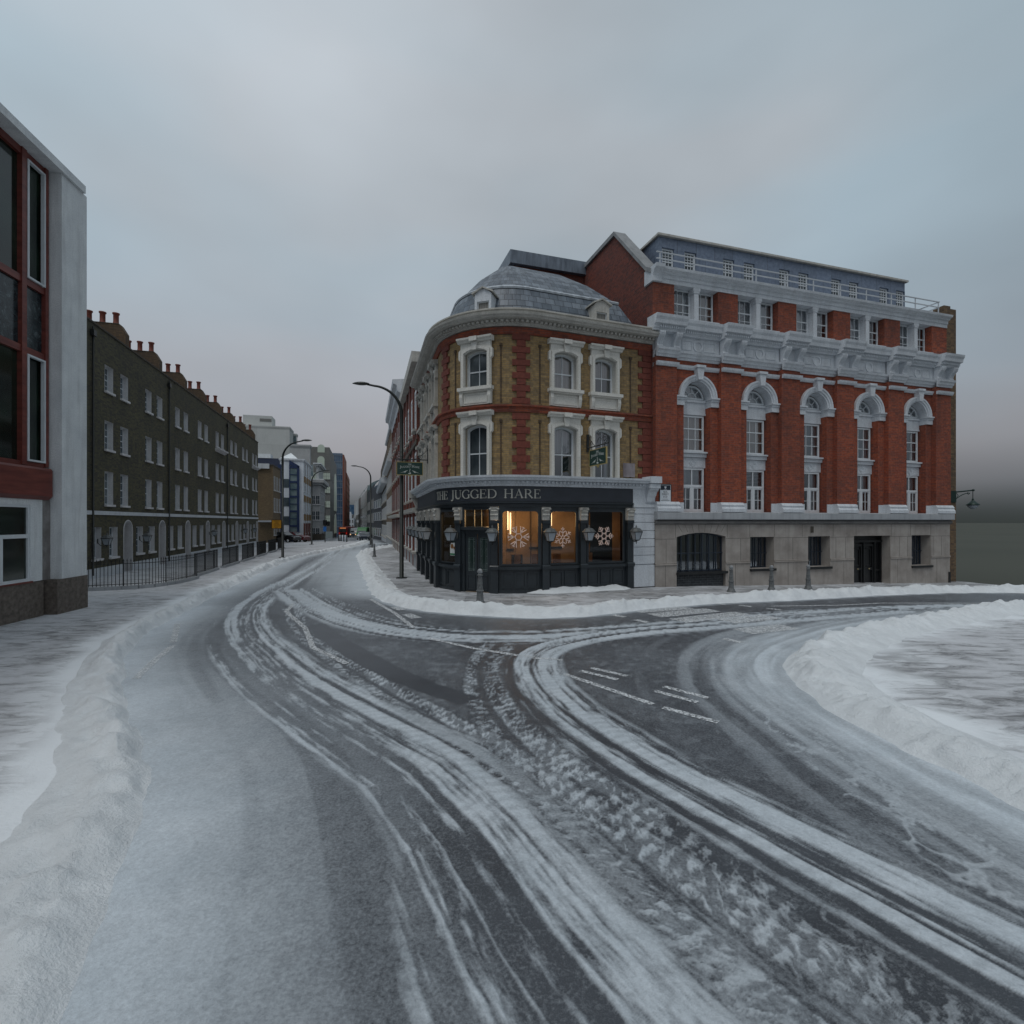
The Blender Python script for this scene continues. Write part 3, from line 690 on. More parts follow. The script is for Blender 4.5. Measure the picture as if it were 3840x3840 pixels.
# ------------------------------------------------------------------ shared shapes
def outline(xa, xb, za, zb, rise=0.0, n=10):
    p = [(xa, za), (xb, za)]
    if rise <= 0: return p + [(xb, zb), (xa, zb)]
    w = (xb-xa)/2; c = (xa+xb)/2
    if rise >= w*.98: 
        return p + [(c+w*math.cos(math.pi*i/n), zb-w+w*math.sin(math.pi*i/n)) for i in range(n+1)]
    Rr = (w*w+rise*rise)/(2*rise); a0 = math.asin(w/Rr)
    return p + [(c+Rr*math.sin(a0-2*a0*i/n), zb-Rr+Rr*math.cos(a0-2*a0*i/n)) for i in range(n+1)]
def inset(xa, xb, za, zb, rise, w, n=10):
    return outline(xa+w, xb-w, za+w, zb-w, (rise-w if rise >= (xb-xa)/2*.98 else rise), n)
def wall(mb, x0, x1, z0, z1, ops, y=0.0, depth=.3, rev=None, seg=None, wn=10):
    "front skin with openings (xa,xb,za,zb,rise); reveals go into rev"
    rev = rev or mb
    xs = sorted({x0, x1, *[min(max(v, x0), x1) for o in ops for v in o[:2]]}); zs = sorted({z0, z1, *[v for o in ops for v in o[2:4] if z0 < v < z1]})
    if seg:
        e = []
        for a, b in zip(xs, xs[1:]):
            k = max(1, int(math.ceil((b-a)/seg))); e += [a+(b-a)*i/k for i in range(k)]
        xs = e + [xs[-1]]
    for a, b in zip(xs, xs[1:]):
        if b-a < 1e-5: continue
        cx = (a+b)/2; runs = []
        for c, d in zip(zs, zs[1:]):
            cz = (c+d)/2
            hit = any(o[0] < cx < o[1] and o[2] < cz < o[3] for o in ops)
            if not hit:
                if runs and abs(runs[-1][1]-c) < 1e-6: runs[-1][1] = d
                else: runs.append([c, d])
        for c, d in runs: mb.poly([(a,y,c),(b,y,c),(b,y,d),(a,y,d)])
    for o in ops:
        xa, xb, za, zb = o[:4]; rise = o[4] if len(o) > 4 else 0
        out_ = outline(xa, xb, za, zb, rise, wn)
        if rise > 0:
            arc = out_[2:]; c = (xa+xb)/2; h = len(arc)//2
            for i in range(len(arc)-1):
                p, q = arc[i], arc[i+1]; 
                mb.poly([(p[0],y,p[1]),(q[0],y,q[1]),(q[0],y,zb),(p[0],y,zb)] if abs(p[1]-zb) > 1e-6 and abs(q[1]-zb) > 1e-6 else ([(p[0],y,p[1]),(q[0],y,q[1]),(p[0],y,zb)] if abs(q[1]-zb) < 1e-6 else [(p[0],y,p[1]),(q[0],y,q[1]),(q[0],y,zb)]))
        dd = o[5] if len(o) > 5 else depth
        m = len(out_)
        for i in range(m):
            p, q = out_[i], out_[(i+1) % m]
            if za <= z0+1e-6 and i == 0: continue
            rev.poly([(p[0],y,p[1]),(q[0],y,q[1]),(q[0],y+dd,q[1]),(p[0],y+dd,p[1])])
def reveal(parent, o, y0, dd, mat, warp=None, off=None, name='reveal'):
    m = MB(); P = outline(o[0], o[1], o[2], o[3], o[4] if len(o) > 4 else 0)
    for i in range(len(P)):
        p, q = P[i], P[(i+1) % len(P)]; m.poly([(p[0],y0,p[1]),(q[0],y0,q[1]),(q[0],y0+dd,q[1]),(p[0],y0+dd,p[1])])
    return m.build(name, mat, parent, warp=warp, off=off)
def sash(parent, xa, xb, za, zb, y, rise=0, cols=2, rows=(.5,), bars=None, fw=.06, bw=.022, glass=None, mat=None, warp=None, off=None, sill=None, sillmat=None,
         curtain=None, back=True, name='window', label=None, meet=True, depth=.07):
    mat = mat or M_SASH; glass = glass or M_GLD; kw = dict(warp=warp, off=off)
    f = MB(); f.ring(outline(xa,xb,za,zb,rise), inset(xa,xb,za,zb,rise,fw), y, y+depth)
    ia, ib, ja, jb = xa+fw, xb-fw, za+fw, zb-fw
    top = lambda x: jb if rise <= 0 else jb - rise*(abs(x-(ia+ib)/2)/((ib-ia)/2))**2*.95
    for i in range(1, cols):
        x = ia+(ib-ia)*i/cols; f.box(x-bw/2, x+bw/2, y+.015, y+.05, ja, top(x))
    for r in rows:
        z = ja+(jb-ja)*r; h = .045 if (meet and r == rows[0]) else bw; f.box(ia, ib, y+.01, y+.055, z-h/2, z+h/2)
    w = f.build(name, mat, parent, **kw)
    if label: w['label'] = label
    p = MB(); p.poly([(q[0], y+.035, q[1]) for q in inset(xa,xb,za,zb,rise,fw*.6)]); p.build('pane', glass, w, **kw)
    if sill:
        s = MB(); sx, sp, sh = sill; s.box(xa-sx, xb+sx, y-sp, y+.02, za-sh, za-.003); s.build('sill', sillmat or M_REV, w, **kw)
    if curtain:
        c = MB(); yb = y+.16; k, cm = curtain
        if k == 'full': c.poly([(xa,yb,za),(xb,yb,za),(xb,yb,zb),(xa,yb,zb)])
        elif k == 'sides':
            q = (xb-xa)*.3; c.poly([(xa,yb,za),(xa+q,yb,za),(xa+q*.6,yb,zb),(xa,yb,zb)]); c.poly([(xb-q,yb,za),(xb,yb,za),(xb,yb,zb),(xb-q*.7,yb,zb)])
        elif k == 'blind':
            n = int((zb-za)/.06)
            for i in range(n): c.poly([(xa,yb-.02,za+i*.06),(xb,yb-.02,za+i*.06),(xb,yb+.02,za+i*.06+.04),(xa,yb+.02,za+i*.06+.04)])
        elif k == 'half': c.poly([(xa,yb,(za+zb)/2),(xb,yb,(za+zb)/2),(xb,yb,zb),(xa,yb,zb)])
        c.build('curtain', cm, w, **kw)
    return w
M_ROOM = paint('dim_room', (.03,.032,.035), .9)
def rot_loc(o, rz): return o
# ---- block letters with serifs, built from strokes
def glyph(c):
    "strokes in a 1-high box; returns (width, [(pts, kind)])"
    def arc(cx, cz, rx, rz, a0, a1, n=10): return [(cx+rx*math.cos(R(a0+(a1-a0)*i/n)), cz+rz*math.sin(R(a0+(a1-a0)*i/n))) for i in range(n+1)]
    S = lambda x, z, w=.26: ([(x-w/2, z),(x+w/2, z)], 's')
    g = {
     'T': (.78, [([(.39,0),(.39,1)],'v'),([(.03,.97),(.75,.97)],'h'),([(.04,1),(.04,.80)],'s'),([(.74,1),(.74,.80)],'s'),S(.39,.02)]),
     'H': (.92, [([(.16,0),(.16,1)],'v'),([(.76,0),(.76,1)],'v'),([(.16,.5),(.76,.5)],'h'),S(.16,.02),S(.16,.98),S(.76,.02),S(.76,.98)]),
     'E': (.74, [([(.16,0),(.16,1)],'v'),([(.06,.98),(.64,.98)],'h'),([(.16,.52),(.5,.52)],'h'),([(.06,.02),(.68,.02)],'h'),([(.64,1),(.64,.8)],'s'),([(.5,.62),(.5,.42)],'s'),([(.68,0),(.68,.22)],'s')]),
     'J': (.46, [([(.28,1),(.28,.0),(.25,-.12),(.14,-.2),(.02,-.18)],'v'),S(.28,.98)]),
     'U': (.92, [([(.17,1),(.17,.34)]+arc(.47,.33,.30,.33,180,290,8),'v'),(arc(.47,.33,.30,.33,290,360,5)+[(.77,.34),(.77,1)],'h'),S(.17,.98),S(.77,.98,.24)]),
     'G': (.92, [(arc(.50,.5,.42,.5,50,310,20),'o'),([(.80,.06),(.80,.42)],'v'),S(.80,.44,.28),([(.80,.98),(.80,.72)],'s')]),
     'D': (.92, [([(.16,0),(.16,1)],'v'),(arc(.16+.26,.5,.42,.49,90,-90,16),'o'),([(.05,.98),(.44,.98)],'h'),([(.05,.02),(.44,.02)],'h')]),
     'A': (.90, [([(.13,0),(.45,1)],'h'),([(.45,1),(.77,0)],'v'),([(.24,.34),(.66,.34)],'h'),S(.12,.02,.22),S(.78,.02,.26)]),
     'R': (.88, [([(.16,0),(.16,1)],'v'),(arc(.36,.74,.27,.25,90,-90,12),'o'),([(.05,.98),(.38,.98)],'h'),([(.16,.49),(.38,.49)],'h'),([(.42,.49),(.78,.02)],'v'),S(.16,.02),S(.82,.02,.16)]),
     'S': (.62, [(arc(.32,.74,.22,.24,20,270,14)+arc(.32,.26,.24,.24,90,-160,14),'v')]),
     'I': (.34, [([(.17,0),(.17,1)],'v'),S(.17,.02),S(.17,.98)]),
     'L': (.68, [([(.16,0),(.16,1)],'v'),([(.06,.02),(.62,.02)],'h'),([(.62,0),(.62,.2)],'s'),S(.16,.98)]),
     'K': (.86, [([(.16,0),(.16,1)],'v'),([(.16,.4),(.68,.98)],'h'),([(.34,.58),(.76,.02)],'v'),S(.16,.02),S(.16,.98),S(.68,.98,.2),S(.78,.02,.2)]),
     'C': (.84, [(arc(.48,.5,.42,.49,45,315,20),'o'),([(.76,.98),(.76,.72)],'s')]),
     '2': (.64, [(arc(.31,.72,.24,.26,170,-30,10)+[(.08,.04)],'v'),([(.06,.03),(.58,.03)],'h')]),
     ' ': (.42, [])}
    return g[c]
def text(mb, s, x, z, h, y0, y1, sx=1.0, thick=.155, thin=.055, caps=None, track=.06, fit=None, curve=None):
    hs = [h]*len(s)
    if caps: hs = [h if k else h*.72 for k in caps]
    wid = sum(glyph(c)[0]*q*sx + track*h for c, q in zip(s, hs))
    if fit: sx *= (fit - track*h*len(s))/(wid-track*h*len(s)); wid = fit
    cx = x
    for c, q in zip(s, hs):
        w, st = glyph(c)
        dz = curve(cx-x, wid) if curve else 0
        for pts, kd in st:
            P = [(cx+px*q*sx, z+dz+pz*q) for px, pz in pts]
            if kd == 'v': ww = thick*q
            elif kd == 'h': ww = thin*q
            elif kd == 's': ww = thin*q*.9
            else: ww = (thick*q, thin*q)
            mb.stroke(P, ww, y0, y1)
        cx += w*q*sx + track*h
    return wid

# ================================================================== RED BRICK BUILDING (right)
FX = Vector((.955, .297, 0)); ANG = math.atan2(.297, .955)
def build_red():
    root = thing('brick_building', 'tall red brick building with white cornice, arched windows and granite ground floor', 'building', (5.39,19.6,0), ANG)
    L = 15.97; B = [2, 5, 8, 11, 14]; PI_ = [(3*k-.02 if k else 0.0, 3*k+.94) for k in range(6)]
    PI_[5] = (14.98, 15.97)
    wl = MB(); rv = MB()
    ops = [(b-.62, b+.62, 3.0, 8.13, .62, .42) for b in B]
    wall(wl, 0, L, 2.99, 9.3, ops, 0, .42, rv, wn=16)
    # attic storey: recess behind brick piers
    rec = [(PI_[k][1], PI_[k+1][0]) for k in range(5)]
    at = MB()
    for a, b in PI_: wl.box(a, b, -.02, .5, 10.3, 11.80)
    w = wl.build('wall', M_RED, root)
    for o in ops: reveal(root, o, 0, .42, M_RED, name='bay_reveal')
    # solid core, gable party walls and flat roof behind
    side = MB()
    for x0, x1 in ((0,.35),):
        side.extrude([(0,0)], 0, 0, False, False)
    prof = [(.02,-.5),(.02,12.15),(.35,12.35),(2.9,15.1),(12,15.1),(12,-.5)]
    for (xa, xb) in ((-.005,.34),):
        b0 = len(side.v); m = len(prof)
        side.v += [(xa, p[0], p[1]) for p in prof] + [(xb, p[0], p[1]) for p in prof]
        side.f.append(tuple(b0+i for i in range(m))); side.sm.append(False); side.f.append(tuple(b0+m+i for i in reversed(range(m)))); side.sm.append(False)
        for i in range(m):
            k = (i+1) % m; side.f.append((b0+i, b0+k, b0+m+k, b0+m+i)); side.sm.append(False)
    side.build('gable_wall', M_REDD, root)
    cp = MB()
    for (p, q) in zip(prof[1:-2], prof[2:-1]):
        b0 = len(cp.v); a_, b_ = (-.1, .46)
        cp.v += [(a_,p[0],p[1]),(b_,p[0],p[1]),(b_,q[0],q[1]),(a_,q[0],q[1]),(a_,p[0],p[1]+.18),(b_,p[0],p[1]+.18),(b_,q[0],q[1]+.18),(a_,q[0],q[1]+.18)]
        for f in ((0,1,2,3),(4,5,6,7),(0,1,5,4),(1,2,6,5),(2,3,7,6),(3,0,4,7)): cp.f.append(tuple(b0+i for i in f)); cp.sm.append(False)
    cp.build('coping', stone('coping_stone', (.20,.21,.22), (.30,.31,.32), .8, 3, .6, (.08,.08,.08)), root)
    rt = MB()
    prof2 = [(.3,-.9),(.3,12.4),(2.6,13.6),(9,13.6),(9,-.9)]
    b0 = 0; m = len(prof2)
    rt.v += [(16.25, p[0], p[1]) for p in prof2] + [(16.6, p[0], p[1]) for p in prof2]
    rt.f += [tuple(range(m)), tuple(range(m, 2*m))] + [(i, (i+1)%m, m+(i+1)%m, m+i) for i in range(m)]; rt.sm += [False]*(m+2)
    rt.build('gable_wall', M_SOOT, root)
    # brown end pier
    ep = MB(); ep.box(15.99, 16.42, .10, .6, -1, 12.95); ep.box(16.42, 17.0, .22, 1.2, -1, 12.9); ep.build('end_pier', M_BRN, root, )
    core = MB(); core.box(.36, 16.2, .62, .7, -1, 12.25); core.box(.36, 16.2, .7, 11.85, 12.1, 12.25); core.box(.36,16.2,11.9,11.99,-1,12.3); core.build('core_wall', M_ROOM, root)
    # brick pilasters
    for a, b in PI_:
        p = MB(); p.box(a, b, -.20, -.002, 3.38, 8.897); p.build('pilaster', M_RED, root)
        q = MB(); q.sweep([(-.001,2.995),(-.36,2.995),(-.36,3.12),(-.30,3.2),(-.32,3.27),(-.24,3.375),(-.001,3.375)], a-(.0 if a == 0 else .07), b+.07); q.build('pilaster_base', M_WHT, root)
    # white plinth strips between pilaster bases and windows
    for k, b in enumerate(B):
        for (xa, xb) in ((PI_[k][1]+.07, b-.625), (b+.625, PI_[k+1][0]-.07)):
            q = MB(); q.box(xa, xb, -.03, -.001, 2.995, 3.36); q.build('plinth', M_WHT, root)
    # windows of the arched bays
    kinds = [('full',M_CURW),('full',M_CURW),('sides',M_CURT),('sides',M_CURT),('sides',M_CURT)]
    kind2 = [('full',M_CURT),('blind',M_CURT),('sides',M_CURT),('half',M_CURT),('sides',M_CURT)]
    for k, b in enumerate(B):
        xa, xb = b-.56, b+.56; y = .32
        fl = MB(); fl.ring(outline(xa,xb,7.5,8.06,.56,16), outline(xa+.07,xb-.07,7.57,7.99,.42,16), y, y+.07)
        for a_ in (45, 90, 135): fl.stroke([(b+.18*math.cos(R(a_)), 7.55+.18*math.sin(R(a_))),(b+.5*math.cos(R(a_)), 7.55+.5*math.sin(R(a_)))], .03, y+.01, y+.05)
        fl.stroke([(b+.2*math.cos(R(a_)), 7.55+.2*math.sin(R(a_))) for a_ in range(0,181,15)], .04, y+.01, y+.05)
        f = fl.build('fanlight', M_SASH, root); pn = MB(); pn.poly([(q[0], y+.04, q[1]) for q in outline(xa+.05,xb-.05,7.54,8.02,.5,16)]); pn.build('pane', M_GLC, f)
        cu = MB(); cu.poly([(xa,y+.16,7.45),(xb,y+.16,7.45),(xb,y+.16,8.1),(xa,y+.16,8.1)]); cu.build('curtain', M_CURT, f)
        sp = MB(); sp.box(xa-.06, xb+.06, y-.02, y+.1, 6.88, 7.47); sp.box(xa-.06, xb+.06, y-.07, y-.021, 7.38, 7.47); sp.box(xa-.06,xb+.06,y-.04,y-.021,6.88,6.95); sp.build('spandrel_panel', M_WHT, root)
        sash(root, xa, xb, 5.42, 6.86, y, 0, 3, (.645,.32), glass=M_GLC, curtain=kinds[k], fw=.07, bw=.025)
        s2 = MB(); s2.box(xa-.06, xb+.06, y-.02, y+.1, 4.77, 5.18); s2.box(xa-.06, xb+.06, y-.10, y+.1, 5.19, 5.33); s2.box(xa-.06, xb+.10, y-.17, y-.005, 5.34, 5.405)
        s2.stroke([(b-.16,4.97),(b,5.12),(b+.16,4.97),(b,4.82)], .02, y-.035, y-.021, True); s2.stroke([(b-.08,4.97),(b,5.05),(b+.08,4.97),(b,4.89)], .014, y-.035, y-.021, True)
        s2.stroke([(xa+.05,5.12),(b-.24,5.12),(b-.24,4.82),(xa+.05,4.82)], .012, y-.03, y-.021, True); s2.stroke([(xb-.05,5.12),(b+.24,5.12),(b+.24,4.82),(xb-.05,4.82)], .012, y-.03, y-.021, True)
        s2.build('apron_panel', M_WHT, root)
        # tall casement with transom
        c = MB(); c.ring(outline(xa,xb,3.0,4.76), inset(xa,xb,3.0,4.76,0,.07), y, y+.08); c.box(xa+.05, xb-.05, y-.01, y+.07, 4.0, 4.09)
        c.box(b-.05, b+.05, y-.005, y+.07, 3.05, 4.02); c.box(b-.02, b+.02, y+.01, y+.06, 4.08, 4.72)
        for sgn in (-1, 1):
            cx = b+sgn*.28; c.box(cx-.012, cx+.012, y+.02, y+.05, 3.1, 4.0); c.box(min(b, xb*0+b+sgn*.5), max(b, b+sgn*.5), y+.02, y+.05, 3.5, 3.525)
            c.ring(outline(b+(.05 if sgn > 0 else -.49), b+(.49 if sgn > 0 else -.05), 3.07, 4.0), outline(b+(.09 if sgn > 0 else -.45), b+(.45 if sgn > 0 else -.09), 3.12, 3.95), y+.005, y+.055)
        wn = c.build('window', M_SASH, root); pn = MB(); pn.poly([(xa+.04,y+.04,3.04),(xb-.04,y+.04,3.04),(xb-.04,y+.04,4.72),(xa+.04,y+.04,4.72)]); pn.build('pane', M_GLC, wn)
        cu = MB(); kk, mm = kind2[k]; yb = y+.2
        if kk == 'blind':
            for i in range(28): cu.poly([(xa,yb-.02,3.05+i*.06),(xb,yb-.02,3.05+i*.06),(xb,yb+.02,3.09+i*.06),(xa,yb+.02,3.09+i*.06)])
        elif kk == 'full': cu.poly([(xa,yb,3.05),(xb,yb,3.05),(xb,yb,4.7),(xa,yb,4.7)])
        elif kk == 'half': cu.poly([(xa,yb,3.9),(xb,yb,3.9),(xb,yb,4.7),(xa,yb,4.7)])
        else: cu.poly([(xa,yb,3.05),(xa+.25,yb,3.05),(xa+.4,yb,4.7),(xa,yb,4.7)]); cu.poly([(xb-.25,yb,3.05),(xb,yb,3.05),(xb,yb,4.7),(xb-.4,yb,4.7)])
        cu.build('curtain', mm, wn)
        # archivolt
        ar = MB()
        for r0, r1, yy in ((.62,.70,-.05),(.70,.80,-.09),(.80,.875,-.12)):
            o_ = [(b+r1*math.cos(math.pi*i/20), 7.51+r1*math.sin(math.pi*i/20)) for i in range(21)]; i_ = [(b+r0*math.cos(math.pi*i/20), 7.51+r0*math.sin(math.pi*i/20)) for i in range(21)]
            for j in range(20): ar.extrude([o_[j], o_[j+1], i_[j+1], i_[j]], yy, -.001)
        a_ = ar.build('archivolt', M_WHT, root)
        # intrados lining
        it = MB()
        for j in range(20):
            p, q = [(b+.60*math.cos(math.pi*i/20), 7.51+.60*math.sin(math.pi*i/20)) for i in (j, j+1)]
            it.poly([(p[0],-.05,p[1]),(q[0],-.05,q[1]),(q[0],.36,q[1]),(p[0],.36,p[1])])
        it.build('arch_lining', M_WHT, root)
        ks = MB(); ks.extrude([(b-.10,8.16),(b+.10,8.16),(b+.17,8.62),(b-.17,8.62)], -.24, -.002); ks.box(b-.21, b+.21, -.28, -.002, 8.623, 8.72); ks.build('keystone', M_WHT, root)
        for s_ in (-1, 1):
            x0, x1 = (b-1.02, b-.617) if s_ < 0 else (b+.617, b+1.02)
            im = MB()
            im.box(x0, x1, -.07, .36, 7.16, 7.36); im.box(x0-.01, x1+.01, -.10, .362, 7.363, 7.45); im.box(x0-.04, x1+.04, -.15, .364, 7.453, 7.51)
            im.build('impost', M_WHT, root)
    # string course
    st = MB(); st.sweep([(-.001,8.55),(-.06,8.55),(-.10,8.62),(-.12,8.70),(-.001,8.70)], 0, L)
    for a, b in PI_: st.sweep([(-.21,8.553),(-.27,8.553),(-.31,8.62),(-.33,8.703),(-.21,8.703)], a+.001, b+.03)
    st.build('string_course', M_WHT, root)
    # entablature: architrave, frieze, cornice
    en = MB()
    arch = lambda y0: [(-.001,8.90),(y0-.05,8.90),(y0-.07,8.98),(y0-.12,9.0),(y0-.14,9.09),(y0-.20,9.13),(y0-.22,9.21),(-.001,9.215)]
    en.sweep(arch(0), 0, L)
    for a, b in PI_: en.sweep([(p[0]-.20 if p[0] < -.01 else -.22, p[1]+.003) for p in arch(0)], a+.001, b+.03)
    en.build('architrave', M_WHT, root)
    fr = MB(); fr.box(.001, L-.001, -.05, .3, 9.218, 9.80)
    for k, b in enumerate(B):
        xa, xb = PI_[k][1]+.32, PI_[k+1][0]-.18
        for (p, q) in ((xa, b-.27), (b+.27, xb)):
            fr.ring(outline(p,q,9.31,9.69), outline(p+.03,q-.03,9.34,9.66), -.075, -.051)
        o_ = [(b+.23*math.cos(2*math.pi*i/24), 9.50+.23*math.sin(2*math.pi*i/24)) for i in range(24)]; i_ = [(b+(q[0]-b)*.66, 9.50+(q[1]-9.50)*.66) for q in o_]
        fr.ring(o_, i_, -.085, -.051)
    fr.build('frieze', M_WHT, root)
    co = MB()
    corn = lambda d: [(-.001,9.803),(-.16-d,9.803),(-.18-d,9.88),(-.22-d,9.89),(-.22-d,9.99),(-.34-d,10.02),(-.36-d,10.15),(-.41-d,10.24),(-.43-d,10.34),(-.001,10.38)]
    co.sweep(corn(0), -.02, L+.02)
    for k, (a, b) in enumerate(PI_):
        co.sweep([(p[0] if p[0] > -.01 else p[0], p[1]+.004) for p in corn(.25)], a-(.24 if k == 0 else .05), b+.20)
    x = 0
    while x < L:
        d = next((.25 for (a, b) in PI_ if a-.05 <= x <= b+.16), 0)
        co.box(x, x+.05, -.275-d, -.221-d, 9.90, 9.98); x += .095
    co.build('cornice', M_WHT, root)
    # scrolled corbels, two over each pilaster
    for a, b in PI_:
        for cx in (a+.14, b-.06):
            c = MB(); pf = [(-.05,9.80),(-.46,9.80),(-.48,9.73),(-.45,9.64),(-.36,9.55),(-.29,9.45),(-.26,9.35),(-.30,9.27),(-.26,9.22),(-.05,9.22)]
            c.sweep(pf, cx-.13, cx+.13)
            for j in (-.075, 0, .075): c.sweep([(p[0]-.018, p[1]) for p in pf[1:8]]+[(-.2,9.4)], cx+j-.018, cx+j+.018)
            c.build('corbel', M_WHT, root)
        bk = MB(); bk.box(a+.01, b+.04, -.12, -.051, 9.22, 9.80); bk.build('corbel_block', M_WHT, root)
    # attic windows in pairs with a white pillar
    for k, b in enumerate(B):
        a_, b_ = rec[k]; m_ = (a_+b_)/2
        for (xa, xb) in ((a_+.02, m_-.09), (m_+.09, b_-.02)):
            sash(root, xa, xb, 10.54, 11.79, .27, 0, 3, (.55,.27), glass=M_GLC, curtain=random.choice([('full',M_CURT),('full',M_CURW),('sides',M_CURT),('blind',M_CURT),('half',M_CURT)]), fw=.06)
        pl = MB(); pl.box(m_-.10, m_+.10, -.02, .52, 10.5, 11.60); pl.box(m_-.13, m_+.13, -.04, .52, 11.603, 11.68); pl.box(m_-.16, m_+.16, -.047, .52, 11.683, 11.795); pl.build('pillar', M_WHT, root)
        sl = MB(); sl.box(a_+.001, b_-.001, -.1, .52, 10.37, 10.52); sl.build('attic_sill', M_WHT, root)
    tb = MB(); tb.sweep([(.52,11.80),(-.05,11.80),(-.05,11.96),(-.09,11.965),(-.09,12.10),(-.17,12.13),(-.19,12.18),(-.29,12.23),(-.31,12.32),(.52,12.34)], -.02, L); tb.build('parapet', M_WHT, root)
    pc = MB(); pc.sweep([(.5,11.82),(-.10,11.82),(-.10,12.0),(-.16,12.14),(-.2,12.2),(-.33,12.26),(-.35,12.38),(.5,12.38)], -.06, .34); pc.build('parapet_end', M_WHT, root)
    # railing
    rl = MB(); xs = np.linspace(.25, 15.3, 11)
    for x in xs: rl.box(x-.017, x+.017, -.115, -.081, 12.33, 12.95)
    for z in (12.68, 12.93): rl.box(.1, 15.35, -.125, -.071, z-.016, z+.016)
    rl.box(15.31,15.35,-.125,3.0,12.91,12.95); rl.box(15.31,15.35,-.125,3.0,12.66,12.70); rl.box(15.31,15.35,2.96,3.0,12.3,12.95)
    rl.build('railing', paint('railing_grey', (.50,.53,.56), .5, .08), root)
    # clad roof storey
    rs = MB(); rs_rev = MB(); wz = (12.90, 13.84)
    wx = []
    for b in B: wx += [(b-.90, b-.32), (b+.18, b+.76)]
    wall(rs, .95, 14.75, 12.3, 14.26, [(a, b, wz[0], wz[1]) for a, b in wx], 1.05, .16)
    rs.poly([(.95,1.05,12.3),(.95,1.05,14.26),(.95,9,14.26),(.95,9,12.3)]); rs.poly([(14.75,1.05,12.3),(14.75,1.05,14.26),(14.75,9,14.26),(14.75,9,12.3)]); rs.poly([(.95,9,12.45),(.95,9,14.26),(14.75,9,14.26),(14.75,9,12.45)])
    rs.build('roof_storey', M_BLUS, root)
    ro = MB(); ro.box(.85, 14.85, .93, 9.1, 14.265, 14.35); ro.build('roof_edge', M_OLDW, root)
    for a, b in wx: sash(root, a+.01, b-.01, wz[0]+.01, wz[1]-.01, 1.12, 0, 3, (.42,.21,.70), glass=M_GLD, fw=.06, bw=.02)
    # granite base
    gr = MB(); grv = MB()
    G = [(.95,3.22,.62,2.18,.16,.25),(4.42,5.62,.70,1.99,0,.5),(7.42,8.62,.70,1.99,0,.5),(9.98,12.15,-.45,1.99,0,.55),(13.48,14.70,.60,1.99,0,.5)]
    vent = (.95,3.22,-.5,.56,0,.12)
    G[0] = (.95,3.22,-.5,2.18,.16,.25)
    wall(gr, 0, L, -.6, 2.5, G, -.16, .25, None, wn=12)
    gr.build('granite_base', M_GRAN, root)
    jm = MB(); dk = M_SOOT
    for x in (.45,3.7,6.35,9.4,12.6,15.1): jm.box(x-.006, x+.006, -.163, -.1605, -.5, .93)
    for x in (.48,3.95,5.05,6.6,8.95,9.5,12.7,13.2,14.9,15.4): jm.box(x-.006, x+.006, -.163, -.1605, 1.02, 1.93)
    for x in (.9,3.3,4.4,5.65,7.1,8.8,10.1,12.2,13.4,14.7): jm.box(x-.006, x+.006, -.163, -.1605, 1.98, 2.5)
    for i, x in enumerate(np.linspace(1.2,3.0,8)): jm.extrude([(x-.006,2.2),(x+.006,2.2),(2.08+(x-2.08)*1.22+.006,2.5),(2.08+(x-2.08)*1.22-.006,2.5)], -.163, -.1605)
    for (xa, xb) in ((0,.94),(3.23,4.41),(5.63,7.41),(8.63,9.97),(12.16,13.47),(14.71,15.97)): jm.box(xa, xb, -.163, -.1605, 1.94, 1.952)
    jm.build('masonry_joint', paint('dark_joint', (.07,.065,.06), .9), root)
    for (xa, xb) in ((0,.94),(3.23,4.41),(5.63,7.41),(8.63,9.97),(12.16,13.47),(14.71,15.97)): gb = MB(); gb.sweep([(-.161,.93),(-.20,.945),(-.20,.975),(-.175,.985),(-.19,1.02),(-.161,1.03)], xa, xb); gb.build('granite_moulding', M_GRAN, root)
    led = MB(); led.sweep([(.1,2.69),(-.34,2.69),(-.36,2.72),(-.36,2.96),(-.30,2.99),(.1,2.992)], -.02, L+.02); led.build('ledge', M_GRANW, root)
    le2 = MB(); le2.sweep([(-.01,2.5),(-.20,2.5),(-.27,2.55),(-.29,2.62),(-.22,2.66),(-.22,2.688),(-.01,2.688)], -.01, L); le2.build('ledge_moulding', stone('dark_stone', (.10,.10,.10), (.2,.195,.19), .8, 2, .7, (.04,.04,.04)), root)  # moulding below the ledge in a darker stone tone
    # barred windows
    M_NAVY = paint('navy_bars', (.018,.028,.045), .4, .2)
    for i, (xa, xb, za, zb, rise) in enumerate(((.95,3.22,.66,2.18,.16),(4.42,5.62,.70,1.99,0),(7.42,8.62,.70,1.99,0),(13.48,14.70,.60,1.99,0))):
        y = .06 if i == 0 else .28
        f = MB(); f.ring(outline(xa,xb,za,zb,rise), inset(xa,xb,za,zb,rise,.05), y, y+.06)
        n = 7 if i == 0 else 4
        for k in range(1, n): x = xa+(xb-xa)*k/n; f.box(x-.017, x+.017, y-.05, y-.01, za+.02, zb-.03-(0 if rise == 0 else rise*(abs(x-(xa+xb)/2)/((xb-xa)/2))**2))
        f.box(xa+.01, xb-.01, y-.06, y-.005, za+(zb-za)*.46, za+(zb-za)*.46+.035)
        w_ = f.build('window', M_NAVY, root)
        pn = MB(); pn.poly([(q[0], y+.03, q[1]) for q in inset(xa,xb,za,zb,rise,.03)]); pn.build('pane', M_GLC, w_)
        cu = MB(); 
